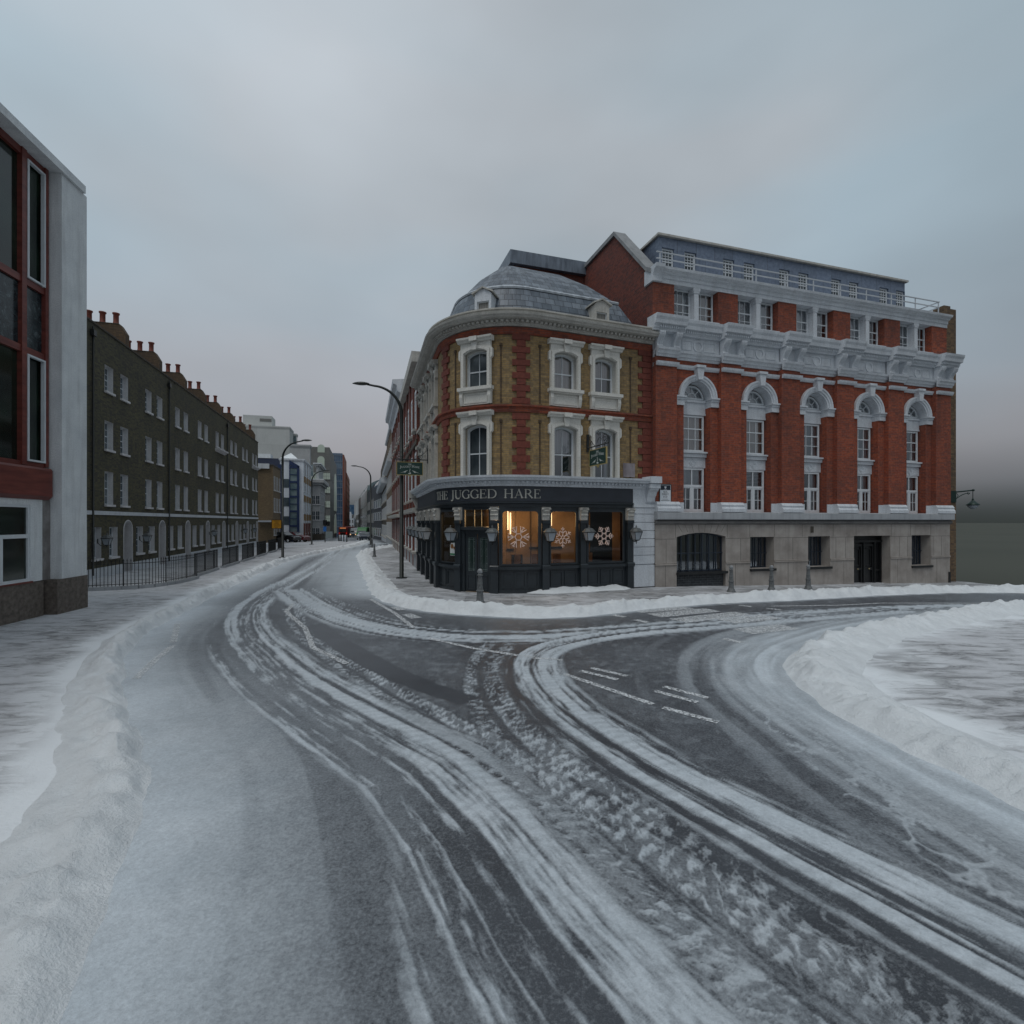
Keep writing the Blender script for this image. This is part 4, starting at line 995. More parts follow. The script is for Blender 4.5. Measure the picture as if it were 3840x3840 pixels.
        if i == 0: cu.poly([(xa+.75,y+.2,za),(xa+.95,y+.2,za),(xa+.95,y+.2,zb),(xa+.75,y+.2,zb)]); cu.poly([(xb-.9,y+.2,za),(xb-.1,y+.2,za),(xb-.1,y+.2,zb),(xb-.9,y+.2,zb)])
        else: cu.poly([(xa+.4,y+.2,za),(xb,y+.2,za),(xb,y+.2,zb),(xa+.4,y+.2,zb)])
        cu.build('curtain', curtain_mat('grey_curtain', (.06,.07,.09), (.14,.15,.18)), w_)
        si = MB(); si.box(xa-.02, xb+.06, -.24, y, za-.10, za-.004); si.build('sill', M_BLACK, w_)
    vt = MB(); vt.box(.96, 3.21, -.03, .1, -.5, .555); vt.build('vent_panel', brick('sooty_glazed_brick', (.03,.035,.04), (.05,.055,.06), (.12,.13,.14), (.02,.02,.02), .3, h=.09), root)
    # panelled double door
    d = MB(); X0, X1 = 9.99, 12.14
    d.box(X0, X1, .34, .42, -.45, 1.985); 
    d_ = d.build('door_surround', M_BLACK, root)
    for (xa, xb) in ((10.42,11.02),(11.10,11.70)):
        q = MB(); q.ring(outline(xa,xb,-.42,1.60), outline(xa+.09,xb-.09,-.3,1.5), .27, .338); q.box(xa+.08, xb-.08, .28, .338, .42, .54)
        q.ring(outline(xa+.13,xb-.13,.62,1.42,.08), inset(xa+.13,xb-.13,.62,1.42,.08,.03), .30, .338)
        dd = q.build('door', M_BLACK, root)
        kn = MB(); kn.lathe([(.0,-.03),(.028,-.015),(.028,.015),(0,.03)], ((xa+xb)/2,.25,.48), 10); kn.build('knob', paint('brass', (.4,.33,.18), .3), dd)
    pr = MB()
    for x in (X0+.02, 10.36, 11.06, 11.72, X1-.04): pr.box(x-.03, x+.03, .22, .338, -.45, 1.75 if 10.2 < x < 12 else 1.98)
    pr.box(X0, X1, .2, .338, 1.68, 1.78); pr.box(X0+.02, 10.36, .26, .338, .36, .44); pr.box(11.72, X1, .26, .338, .36, .44)
    pr.build('door_frame', M_BLACK, root)
    hb = MB(); hb.box(15.86,15.97,-.2,-.165,-.45,.25); hb.build('meter_box', M_BLACK, root)
    for x, z in ((7.55,2.15),): 
        q = MB(); q.box(x, x+.14, -.19, -.165, z, z+.26); q.build('wall_plate', M_SOOT, root)
    return root
RED = build_red()
# street nameplate on the brick
np_ = thing('street_nameplate', 'white street nameplate with a dark crest band on the red brick', 'sign', (5.39+.955*.14-.0+ .297*.21, 19.6+.297*.14-.955*.21, 3.36), ANG)
b_ = MB(); b_.box(.02, .50, -.02, -.003, 0, .66); b_.build('plate', paint('nameplate_white', (.62,.66,.70), .4, .05), np_)
b_ = MB(); b_.box(.04,.48,-.024,-.0205,.46,.64); b_.build('crest_band', paint('nameplate_navy', (.012,.02,.035), .4, .1), np_)
b_ = MB(); b_.ring(outline(0,.52,-.02,.68), outline(.02,.50,0,.66), -.03, -.003); b_.build('frame', M_BLACK, np_)
b_ = MB()
text(b_, 'SILK', .17, .36, .065, -.023, -.0205, fit=.19); text(b_, 'STREET', .12, .265, .065, -.023, -.0205, fit=.29); text(b_, 'EC2', .17, .17, .065, -.023, -.0205, fit=.18)
b_.stroke([(.14,.11),(.38,.11)], .008, -.023, -.0205); b_.stroke([(.08,.06),(.44,.06)], .012, -.023, -.0205); b_.build('lettering', M_BLACK, np_)
b_ = MB(); b_.extrude([(.22,.58),(.30,.58),(.30,.54),(.26,.50),(.22,.54)], -.027, -.0245); b_.stroke([(.20,.48),(.33,.48)], .01, -.027, -.0245); b_.stroke([(.21,.60),(.24,.595),(.28,.595),(.31,.60)], .01, -.027, -.0245); b_.build('crest', M_WHT, np_)
# ================================================================== CORNER PUB
PL_, PR_ = 7.2, 2.944; ARC = 4.87; PT = 16.84
P_A = Vector((-2.94, 19.87, 0)) + 7.2*DL; A0 = math.atan2(-DL.y, -DL.x); P_B = P_A - 7.2*DL
N0 = Vector((-math.sin(A0), math.cos(A0), 0)); P_C = P_B + PR_*N0
H2 = Vector((.936, .3525, 0)).normalized(); P_D = Vector((.93, 17.92, 0))
def pth(s):
    if s < PL_: p = P_A - s*DL; h = -DL
    elif s < PL_+ARC:
        a = A0 + (s-PL_)/PR_; h = Vector((math.cos(a), math.sin(a), 0)); p = P_C - PR_*Vector((-math.sin(a), math.cos(a), 0))
    else: h = H2; p = P_D + (s-PL_-ARC)*H2
    return p, h, Vector((-h.y, h.x, 0))
def wp(x, y, z):
    p, h, n = pth(x); q = p + n*y; return (q.x, q.y, z)
def wflat(s0):
    p, h, n = pth(s0)
    return lambda x, y, z: ((p + h*(x-s0) + n*y).x, (p + h*(x-s0) + n*y).y, z)
PUBO = (-1.5, 17.7, 0)
PK = dict(warp=wp, off=PUBO)
SG = .22
M_GRV = brick('groove_shade_brick', (.11,.07,.035), (.07,.045,.03), (.04,.03,.02))  # dark tone stands in for shade inside the drain grooves
def build_pub():
    root = thing('corner_pub', 'yellow brick corner pub with curved front, slate mansard roof and dark painted shopfront', 'pub', PUBO)
    up = .15                       # upper wall set back behind the shopfront
    WN = [(.35,.64),(2.0,.64),(3.98,.64),(5.95,.64),(9.77,.64),(13.16,.62),(14.80,.62)]
    ops = []
    for s, hw in WN:
        ops += [(s-.45, s+.45, 4.18, 6.04, .13, .28), (s-.45, s+.45, 7.35, 8.68, .13, .28)]
    wl = MB(); rv = MB(); wall(wl, 0, PT, 4.1, 9.2, ops, up, .28, rv, SG)
    wl.build('wall', M_YEL, root, **PK)
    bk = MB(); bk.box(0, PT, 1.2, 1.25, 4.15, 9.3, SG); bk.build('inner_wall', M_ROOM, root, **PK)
    # windows with stone surrounds
    for i, (s, hw) in enumerate(WN):
        kw = dict(warp=wflat(s), off=PUBO); big = i in (4,)
        for fl in (0, 1):
            za, zb = (4.18, 6.04) if fl == 0 else (7.35, 8.68)
            cur = None
            if i >= 4: cur = {(0,4): ('full',M_ROOM), (0,5): ('half',M_CURT), (0,6): ('sides',M_CURT), (1,4): ('full',M_ROOM), (1,5): ('full',M_CURW), (1,6): ('half',M_CURW)}[(fl, i)]
            w = sash(root, s-.45, s+.45, za, zb, up+.20, .13, 2, (.46,), glass=M_GLC if i >= 5 else M_GLD, curtain=cur if i >= 5 else None, warp=kw['warp'], off=PUBO, fw=.065, bw=.028)
            reveal(w, (s-.45, s+.45, za, zb, .13), up, .28, M_CRM, wflat(s), PUBO)
            sr = MB(); z0 = za-.0; top = 6.33 if fl == 0 else 8.93
            wall(sr, s-.60, s+.60, z0, top, [(s-.45, s+.45, z0-.01, zb, .13, .20)], up-.10, .20, None)
            sr.box(s-.60, s-.598, up-.10, up, z0, top); sr.box(s+.598, s+.60, up-.10, up, z0, top)
            sr.poly([(s-.6,up-.1,top),(s+.6,up-.1,top),(s+.6,up,top),(s-.6,up,top)])
            # raised architrave following the arch
            o_ = outline(s-.57, s+.57, z0, zb+.12, .14); i_ = outline(s-.47, s+.47, z0, zb+.02, .13)
            sr.ring(o_[2:]+[(s-.56,z0)] if False else o_, i_, up-.145, up-.102)
            # shoulders of the head
            for sg in (-1, 1): sr.extrude([(s+sg*.60, top-.62),(s+sg*.67, top-.55),(s+sg*.67, top-.28),(s+sg*.60, top-.2)], up-.12, up-.002)
            # head cornice
            sr.sweep([(up-.002,top+.002),(up-.16,top+.002),(up-.19,top+.06),(up-.27,top+.09),(up-.28,top+.15),(up-.002,top+.17)], s-.69, s+.69)
            # keystone
            sr.extrude([(s-.075,zb-.03),(s+.075,zb-.03),(s+.12,top+.0),(s-.12,top+.0)], up-.21, up-.146)
            sr.extrude([(s-.15,top+.0),(s+.15,top+.0),(s+.15,top+.15),(s-.15,top+.15)], up-.32, up-.281)
            if fl:
                sr.box(s-.68, s+.68, up-.22, up-.002, za-.12, za-.003); sr.box(s-.64,s+.64,up-.16,up-.002,za-.17,za-.122)
                sr.box(s-.56, s+.56, up-.07, up-.002, 6.74, za-.172); sr.ring(outline(s-.46,s+.46,6.80,za-.22), outline(s-.42,s+.42,6.84,za-.26), up-.09, up-.071)
                for sg in (-1, 1): sr.sweep([(up-.002,6.74),(up-.09,6.74),(up-.13,6.86),(up-.17,7.02),(up-.15,7.175),(up-.002,7.175)], s+sg*.56-.06, s+sg*.56+.06)
            sr.build('surround', M_CRM if i >= 4 else M_OLDW, w, **kw)
    # red quoin strips
    for s, half in ((8.02, 0), (11.46, 0), (16.66, 1)):
        for (z0, z1) in ((4.2, 6.42), (6.72, 9.18)):
            q = MB()
            n = 9 if z0 < 5 else 11; h = (z1-z0)/n
            for k in range(n):
                wd = .33 if k % 2 == 0 else .165
                xr = s+wd if not half else 16.835
                q.box(s-wd*(1 if not half else 1.2)+(.0), xr, up-.055, up-.002, z0+k*h+.008, z0+(k+1)*h-.008, SG)
            q.build('quoin_strip', M_QUO, root, **PK)
    # slim drain grooves, their recess shade put on as dark raised strips
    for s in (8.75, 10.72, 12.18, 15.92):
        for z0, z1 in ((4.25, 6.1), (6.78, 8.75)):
            q = MB(); q.box(s-.022, s+.022, up-.03, up-.002, z0, z1); q.box(s-.05, s+.05, up-.05, up-.002, z1, z1+.1); q.build('groove_shade_strip', M_GRV, root, warp=wflat(s), off=PUBO)
    st = MB(); st.sweep([(up-.002,6.44),(up-.06,6.44),(up-.08,6.50),(up-.08,6.60),(up-.15,6.63),(up-.15,6.69),(up-.002,6.71)], 0, PT, SG); st.build('string_course', M_RED, root, **PK)
    fz = MB(); fz.sweep([(up-.002,9.16),(up-.05,9.16),(up-.08,9.22),(up-.12,9.38),(up-.002,9.40)], 0, PT, SG); fz.build('red_frieze', M_RED, root, **PK)
    cn = MB(); cn.sweep([(up+.2,9.403),(-.02,9.403),(-.04,9.46),(-.08,9.48),(-.08,9.57),(-.34,9.59),(-.36,9.63),(-.42,9.66),(-.44,9.72),(up+.2,9.73)], 0, PT+.04, SG)
    x = .02
    while x < PT: cn.box(x, x+.09, -.20, -.082, 9.485, 9.565); x += .165
    cn.build('cornice', M_OLDW, root, **PK)
    pp = MB(); pp.sweep([(up+.2,9.732),(-.30,9.732),(-.30,9.84),(-.34,9.85),(-.34,9.90),(up+.2,9.90)], 0, PT, SG); pp.build('parapet', M_OLDW, root, **PK)
    # mansard roof: rings that follow the plan and stop short at the party wall
    def rings(name, mat, rr, e0):
        n = 90; V = MB(); G = []
        for (y, z, smax) in rr:
            row = []
            for i in range(n+1):
                s = smax*i/n; row.append((s, y, z))
            G.append(row)
        vs = 0; base = [0]
        for a, b in zip(G, G[1:]):
            L_ = math.hypot(b[0][1]-a[0][1], b[0][2]-a[0][2])
            for i in range(n):
                V.poly([a[i], a[i+1], b[i+1], b[i]])
        me = V
        o = me.build(name, mat, root, **PK)
        uv = o.data.uv_layers[0]; k = 0; acc = 0
        for a, b in zip(G, G[1:]):
            L_ = math.hypot(b[0][1]-a[0][1], b[0][2]-a[0][2])
            for i in range(n):
                for (s, v) in ((a[i][0],acc),(a[i+1][0],acc),(b[i+1][0],acc+L_),(b[i][0],acc+L_)):
                    uv.data[k].uv = (s, v); k += 1
            acc += L_
        return o, G
    o, G1 = rings('mansard_slope', M_SLATE, [(.30,9.75,16.4),(.42,10.3,16.15),(.75,11.05,15.75)], 0)
    o2, G2 = rings('mansard_upper', M_SLATE, [(.80,11.12,15.7),(1.6,12.0,14.9),(2.5,12.72,14.1)], 0)
    rl = MB(); rl.sweep([(.72,11.04),(.70,11.10),(.76,11.16),(.86,11.15),(.86,11.06)], 0, 15.78, SG); rl.build('roof_roll', lead('pale_lead', (.25,.28,.31), (.42,.46,.50)), root, **PK)
    # hip end + flat top
    e = MB()
    for G in (G1, G2):
        pts = [r[-1] for r in G]; last = [wp(*p) for p in pts]; 
    def hipface(a, b):   # a,b rings' end points (s,y,z)
        A_, B_ = Vector(wp(*a)), Vector(wp(*b)); n = pth(15)[2]
        return [A_, A_+n*(8-a[1]), B_+n*(8-b[1]), B_]
    for G in (G1, G2):
        for a, b in zip(G, G[1:]): e.poly([tuple(q) for q in hipface(a[-1], b[-1])])
    e2 = MB(); e2.v = [tuple(c-o_ for c, o_ in zip(v, PUBO)) for v in e.v]; e2.f = e.f; e2.sm = e.sm
    e2.build('mansard_hip', M_SLATE, root)
    tp = MB(); ring = [wp(*p) for p in G2[-1]]; n_ = pth(15)[2]
    far = [Vector(ring[-1])+n_*5.5, Vector(ring[0])+Vector((.9622,.2725,0))*4.0]
    tp.poly([tuple(Vector(p)-Vector(PUBO)) for p in ring] + [tuple(f-Vector(PUBO)) for f in far]); tp.build('flat_roof', M_LEAD, root)
    # dormers
    for s in (10.08, 14.62):
        kw = dict(warp=wflat(s), off=PUBO)
        d = MB(); hw = .31
        d.ring([(s-hw,9.7),(s+hw,9.7),(s+hw,10.58),(s+.1,10.74),(s-.1,10.74),(s-hw,10.58)], [(s-.22,9.76),(s+.22,9.76),(s+.22,10.32),(s+.1,10.32),(s-.1,10.32),(s-.22,10.32)], .02, .14)
        d.box(s-hw, s-hw+.03, .14, .9, 9.7, 10.58); d.box(s+hw-.03, s+hw, .14, .9, 9.7, 10.58)
        dm = d.build('dormer', M_OLDW if s > 12 else M_WHT, root, **kw)
        r_ = MB()
        for sg in (-1, 1):
            r_.extrude([(s, 10.77),(s, 10.82),(s+sg*.40, 10.63),(s+sg*.40, 10.58)], -.05, .95); 
        r_.build('dormer_roof', M_OLDW, dm, **kw)
        f = MB(); f.ring(outline(s-.22,s+.22,9.76,10.32), outline(s-.19,s+.19,9.79,10.29), .07, .11); f.box(s-.19,s+.19,.08,.105,10.02,10.045); f.build('dormer_frame', M_SASH, dm, **kw)
        g = MB(); g.poly([(s-.2,.10,9.78),(s+.2,.10,9.78),(s+.2,.10,10.3),(s-.2,.10,10.3)]); g.build('pane', curtain_mat('dormer_blind', (.14,.14,.13), (.26,.255,.24)), dm, **kw)
    # lead clad plant box on the roof
    bx = MB(); O = Vector((-.075, 24.0, 0)) - Vector(PUBO); ux = Vector((.952, .306, 0)); uy = Vector((-.306, .952, 0))
    def bxw(x, y, z): q = O + ux*x + uy*y; return (q.x, q.y, z)
    bx.box(0, 5.4, 0, 4.5, 14.78, 15.40); bx.build('lead_clad_box', M_LEAD, root, warp=bxw)
    br = MB(); br.box(.22, 5.4, .22, 4.4, 12.5, 14.775); br.build('roof_wall', M_REDD, root, warp=bxw)
    # brown chimney at the far end
    ch = MB(); ch.box(-.9, 0.1, .25, 1.5, 8, 11.6); ch.box(-.95, .15, .2, 1.55, 11.6, 11.85); ch.build('chimney', M_BRN, root, warp=wflat(.1), off=PUBO)
    # -------- shopfront
    M_SHOP = paint('blue_black_shop_paint', (.022,.029,.035), .38, .22, 2.5)
    M_SHOP2 = paint('fascia_paint', (.030,.036,.047), .45, .16, 2)
    fa = MB(); fa.box(0, 15.9, -.06, .15, 3.32, 3.84, SG); fa.build('fascia', M_SHOP2, root, **PK)
    fb = MB(); fb.sweep([(.15,3.13),(-.05,3.13),(-.05,3.22),(-.13,3.25),(-.13,3.30),(-.065,3.315),(.15,3.317)], 0, 15.9, SG); fb.build('fascia_moulding', M_SHOP, root, **PK)
    fc = MB(); fc.sweep([(.15,3.843),(-.12,3.843),(-.14,3.92),(-.18,3.94),(-.18,4.02),(-.36,4.04),(-.38,4.10),(-.43,4.13),(-.44,4.20),(.15,4.24)], 0, 16.45, SG)
    x = .02
    while x < 16.3: fc.box(x, x+.07, -.26, -.182, 3.945, 4.015); x += .15
    fc.build('shop_cornice', M_WHT, root, **PK)
    bays = [(.87,2.84),(2.84,4.78),(4.78,6.47),(6.47,7.65),(7.65,9.14),(10.53,12.29),(12.29,13.79),(13.79,15.75)]
    pil = [.87,2.84,4.78,6.47,7.65,9.14,10.53,12.29,13.79,15.75]
    for s in pil:
        kw = dict(warp=wflat(s), off=PUBO); w = .13
        p = MB(); p.box(s-w, s+w, -.16, .1, -.12, .95); p.sweep([(.1,.95),(-.19,.95),(-.20,1.06),(-.17,1.10),(.1,1.10)], s-w-.02, s+w+.02); p.box(s-w+.02, s+w-.02, -.12, .1, 1.10, 2.55); p.box(s-w-.01, s+w+.01, -.17, .1, 2.55, 2.66)
        pl = p.build('pilaster', M_SHOP, root, **kw)
        c = MB(); c.sweep([(.1,2.665),(-.15,2.665),(-.16,2.80),(-.20,2.84),(-.17,2.88),(-.17,2.92),(-.22,2.98),(-.19,3.02),(-.25,3.12),(-.10,3.125),(.1,3.125)], s-.135, s+.135)
        for sg in (-1,1): c.lathe([(.001,-.03),(.05,-.03),(.05,.03),(.001,.03)], (s+sg*.13,-.19,3.05), 8)
        c.build('capital', M_OLDW, pl, **kw)
    # bay windows and stallrisers
    for k, (a, b) in enumerate(bays):
        a_, b_ = a+.13, b-.13; m_ = (a_+b_)/2; far = k < 4
        front = MB(); x0, x1, z0, z1 = a_+.10, b_-.10, 1.12, 3.0
        if k == 6: x0 += .0
        cr_ = .12
        def rr(x0, x1, z0, z1, c): 
            return [(x0,z0),(x1,z0),(x1,z1-c)] + [(x1-c+c*math.cos(R(t)), z1-c+c*math.sin(R(t))) for t in (22,45,68,90)] + [(x0+c,z1)] + [(x0+c-c*math.sin(R(t)), z1-c+c*math.cos(R(t))) for t in (22,45,68)] + [(x0,z1-c)]
        inner = rr(x0, x1, z0, z1, cr_); outer = [(a_,1.02),(b_,1.02),(b_,3.0)] + [(b_,3.13)]*4 + [(a_,3.13)]*4 + [(a_,3.0)]
        wfun = wp
        f = MB(); f.ring(outer, inner, .02, .10); f.ring(rr(x0-.035,x1+.035,z0-.03,z1+.035,cr_+.02), rr(x0+.03,x1-.03,z0+.03,z1-.03,cr_-.02), -.015, .019)
        wk = dict(warp=wflat(m_), off=PUBO) if k >= 5 or k < 4 else PK
        w_ = f.build('shop_window', M_SHOP, root, **wk)
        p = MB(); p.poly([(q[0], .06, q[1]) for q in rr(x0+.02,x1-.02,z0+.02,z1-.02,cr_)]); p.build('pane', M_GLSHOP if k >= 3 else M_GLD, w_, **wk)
        s_ = MB(); s_.box(a_+.001, b_-.001, -.10, .1, .95, 1.05, SG); s_.build('sill', M_SHOP, w_, **PK)
        r_ = MB(); r_.box(a_, b_, .0, .1, -.12, .948, SG)
        npn = 3 if (b_-a_) > 1.3 else 2
        for j in range(npn):
            xa = a_+.06+(b_-a_-.12)*j/npn+.04; xb = a_+.06+(b_-a_-.12)*(j+1)/npn-.04
            r_.ring(outline(xa,xb,.30,.86), outline(xa+.045,xb-.045,.345,.815), -.03, -.001)
        r_.box(a_, b_, -.035, -.001, -.12, .22, SG); r_.build('stallriser', M_SHOP, root, **PK)
    # entrance
    a_, b_ = 9.27, 10.40; m_ = (a_+b_)/2; kw = dict(warp=wflat(m_), off=PUBO)
    f = MB(); f.ring(outline(a_-.02,b_+.02,-.12,3.13), outline(a_+.09,b_-.09,.10,3.03), .02, .12); f.sweep([(.10,2.32),(-.08,2.32),(-.11,2.38),(-.11,2.42),(.10,2.44)], a_-.01, b_+.01); f.box(a_+.08,b_-.08,.05,.1,2.18,2.318)
    en = f.build('entrance_frame', M_SHOP, root, **kw)
    f = MB(); f.box(m_-.13,m_-.10,.05,.1,2.44,3.04); f.box(m_+.16,m_+.175,.05,.1,2.44,3.04); f.build('transom_bars', M_SHOP, en, **kw)
    p = MB(); p.poly([(a_+.05,.085,2.43),(b_-.05,.085,2.43),(b_-.05,.085,3.05),(a_+.05,.085,3.05)]); p.build('transom_pane', M_GLSHOP, en, **kw)
    for (xa, xb) in ((a_+.09, m_-.01), (m_+.01, b_-.09)):
        d = MB(); d.ring(outline(xa,xb,.02,2.18), outline(xa+.09,xb-.09,.86,2.06), .10, .15); d.box(xa+.02, xb-.02, .11, .15, .02, .86); d.ring(outline(xa+.07,xb-.07,.2,.74), outline(xa+.11,xb-.11,.24,.70), .075, .109)
        dd = d.build('door', M_SHOP, root, **kw)
        g = MB(); g.poly([(xa+.05,.13,.83),(xb-.05,.13,.83),(xb-.05,.13,2.1),(xa+.05,.13,2.1)]); g.build('pane', darkglass('green_leaded_glass', (.010,.022,.020), (.03,.05,.045)), dd, **kw)
        l = MB(); X = (xa+.10, xa+.155, xb-.155, xb-.10)
        for x in X: l.box(x-.004, x+.004, .118, .126, .87, 2.05)
        for z in (.875,.93,1.15,1.4,1.65,1.9,1.99,2.045):
            for (p_, q_) in ((X[0],X[1]),(X[2],X[3])) if .94 < z < 1.95 else ((X[0],X[3]),): l.box(p_, q_, .118, .126, z-.004, z+.004)
        l.build('leading', paint('pale_lead_came', (.20,.25,.25), .5), dd, **kw)
        k_ = MB(); k_.box(xa+.03, xb-.03, .088, .109, .03, .15); k_.build('kick_plate', paint('worn_brass', (.16,.105,.05), .4, .3), dd, **kw)
    # end pier in white rustication
    pr = MB(); hs = [-.25,.12,.95,1.0,1.35,1.64,1.93,2.22,2.51,2.80,3.09]
    kw = dict(warp=wflat(16.36), off=PUBO); X0, X1 = 15.90, 16.835
    for z0, z1 in ((.16,.98),(1.02,1.34),(1.36,1.65),(1.67,1.96),(1.98,2.27),(2.29,2.58),(2.60,2.89),(2.91,3.14)): pr.box(X0, X1, -.12, .15, z0, z1)
    pr.box(X0+.01, X1-.01, -.06, .15, .12, 3.2); pr.box(X0-.01, X1+.01, -.15, .15, 3.15, 3.26); pr.box(X0, X1, -.08, .15, 3.262, 3.84); pr.box(15.9,16.45,-.1,.15,3.842,4.2)
    pr.build('end_pier', M_WHT, root, **kw)
    pb = MB(); pb.box(X0, X1, -.14, .15, -.3, .158); pb.build('pier_foot', M_BLACK, root, **kw)
    for (xa, xb, sd) in ((16.46,16.84,1),):
        c = MB(); c.sweep([(.1,3.30),(-.10,3.30),(-.16,3.38),(-.17,3.52),(-.26,3.72),(-.36,3.80),(-.38,3.86),(.1,3.86)], xa, xb); c.box(xa-.03, xb+.03, -.44, .1, 3.863, 4.02); c.box(xa-.05, xb+.05, -.50, .1, 4.05, 4.30); c.box(xa,xb,-.4,.1,4.02,4.05); c.build('console_bracket', M_WHT, root, **kw)
    kw = dict(warp=wflat(.1), off=PUBO); c = MB(); c.sweep([(.1,3.0),(-.10,3.0),(-.14,3.2),(-.17,3.45),(-.28,3.72),(-.40,3.82),(.1,3.84)], -.12, .18); c.box(-.16, .22, -.50, .1, 3.843, 4.24); c.box(-.1,.15,-.08,.1,-.1,2.99); c.build('console_bracket', M_OLDW, root, **kw)
    # lettering
    t = MB(); text(t, 'THE', 7.66, 3.43, .30, -.085, -.061, fit=.92, thick=.15, thin=.05); text(t, 'JUGGED', 8.76, 3.43, .30, -.085, -.061, fit=1.86, thick=.15, thin=.05); text(t, 'HARE', 10.84, 3.43, .30, -.085, -.061, fit=1.30, thick=.15, thin=.05)
    t.build('fascia_lettering', paint('pale_gold_letters', (.42,.42,.38), .4, .1), root, **PK)
    # stained square plaque
    kw = dict(warp=wflat(15.3), off=PUBO)
    q = MB(); q.box(15.60, 16.10, up-.05, up-.002, 4.30, 4.82); q.build('square_plaque', stone('stained_plaque', (.20,.17,.18), (.33,.31,.33), .7, 2, .9, (.07,.05,.06)), root, **kw)
    # floor, room behind the windows
    M_PANEL = paint('warm_wood_panel', (.34,.21,.11), .5, .25, 1.2); M_DRK = paint('dark_interior', (.02,.02,.03), .8, .3); M_FLR = paint('dark_floor', (.06,.035,.02), .5, .3)
    rm = MB(); rm.box(7.0, 16.6, 1.9, 1.95, 0, 3.3, .4); ro_ = rm.build('room_wall', M_PANEL, root, **PK)
    r2 = MB(); r2.box(7.0,16.6,.16,1.95,-.05,0.05,.4); r2.build('room_floor', M_FLR, root, **PK)
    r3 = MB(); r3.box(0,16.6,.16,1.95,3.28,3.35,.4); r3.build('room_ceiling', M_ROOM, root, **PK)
    r4 = MB(); r4.box(7.0,7.05,.16,1.95,0,3.3); r4.build('room_partition', M_ROOM, root, **PK)
    r5 = MB()
    for s in (10.75,12.55,): r5.box(s, s+.02, 1.86, 1.88, 0, 3.25)
    r5.box(11.25,12.2,1.84,1.88,0,1.35,.4); r5.box(12.5,13.9,1.86,1.885,1.55,1.63,.4); r5.box(10.7,11.5,1.86,1.885,1.50,1.58,.4)
    r5.box(11.10,11.115,1.84,1.87,1.2,3.25); r5.box(11.62,11.635,1.84,1.87,1.2,3.25); r5.box(13.1,13.115,1.84,1.87,1.2,3.25)
    r5.build('room_joinery', M_DRK, root, **PK)
    r6 = MB(); r6.box(14.80,15.78,1.2,1.24,0,3.25,.4); r6.build('room_screen', paint('navy_screen', (.008,.010,.022), .7, .3), root, **PK)
    # seat backs and tables just inside
    for s in (11.0, 12.75, 14.1, 11.9):
        tb = MB(); tb.box(s-.25, s+.25, .45, .95, 1.02, 1.06); tb.box(s-.03, s+.03, .67, .73, .05, 1.02); tb.box(s-.2,s+.2,.5,.9,.05,.08); tb.build('bar_table', paint('table_wood', (.22,.11,.045), .35, .3), root, **PK)
        ch_ = MB(); ch_.box(s+.3, s+.62, .9, .94, 1.05, 1.42); ch_.box(s+.3,s+.62,.6,.94,.75,.8); ch_.box(s+.3,s+.34,.9,.94,.05,1.1); ch_.box(s+.58,s+.62,.9,.94,.05,1.1); ch_.build('bar_chair', paint('chair_leather', (.25,.11,.04), .4, .3), root, **PK)
    lm = glow('lit_lamp_glass', (1, .82, .58), .8)
    for s, z0, z1, y in ((10.92,2.30,3.0,1.5),(11.10,2.15,2.95,1.35),(10.22,2.48,3.02,1.1),(13.14,2.45,3.02,1.3)):
        q = MB(); q.box(s-.05, s+.05, y, y+.06, z0, z1); la = q.build('wall_lamp', lm, root, **PK)
        q = MB(); q.box(s-.06,s+.06,y-.01,y+.07,z0-.03,z0-.002); q.box(s-.012,s+.012,y+.02,y+.04,z1+.002,3.28); q.build('lamp_mount', M_BLACK, la, **PK)
    for s, y, z, e in ((11.2,1.1,2.6,20),(10.2,1.0,2.85,20),(13.3,1.1,2.7,17),(14.5,1.5,2.5,2),(16.1,1.3,2.3,3),(8.5,1.3,2.5,1.0)):
        ld = bpy.data.lights.new('room_lamp', 'POINT'); ld.energy = e; ld.color = (1, .62, .28); ld.shadow_soft_size = .35
        lo = bpy.data.objects.new('room_lamp', ld); COL.objects.link(lo); lo.location = wp(s, y, z)
    return root
M_GLSHOP = clearglass('shop_glass', (.88,.88,.85), .02)
PUB = build_pub()
# poster inside the corner window
po = MB(); s0 = 8.72; 
po.box(s0-.17, s0+.17, .045, .055, 1.38, 2.1); p_ = po.build('poster', paint('poster_white', (.55,.58,.58), .6, .05), None, warp=wflat(s0)); tag(p_, 'small white food poster with a dark green top in the corner window', 'poster')
q = MB(); q.box(s0-.165, s0+.165, .040, .0445, 1.85, 2.095); q.build('poster_top', paint('poster_green', (.012,.035,.028), .6), p_, warp=wflat(s0))
q = MB(); q.box(s0-.165, s0+.165, .040, .0445, 1.40, 1.46); q.build('poster_strip', paint('poster_strip_green', (.02,.16,.06), .6), p_, warp=wflat(s0))
q = MB(); 
for cx, cz, r in ((s0-.05,1.72,.085),(s0+.09,1.66,.055),(s0-.09,1.88,.04)): q.extrude([(cx+r*math.cos(R(t)), cz+r*math.sin(R(t))) for t in range(0,360,24)], .034, .0395)
q.build('food_picture', paint('food_brown', (.22,.10,.03), .6, .5, 20), p_, warp=wflat(s0))
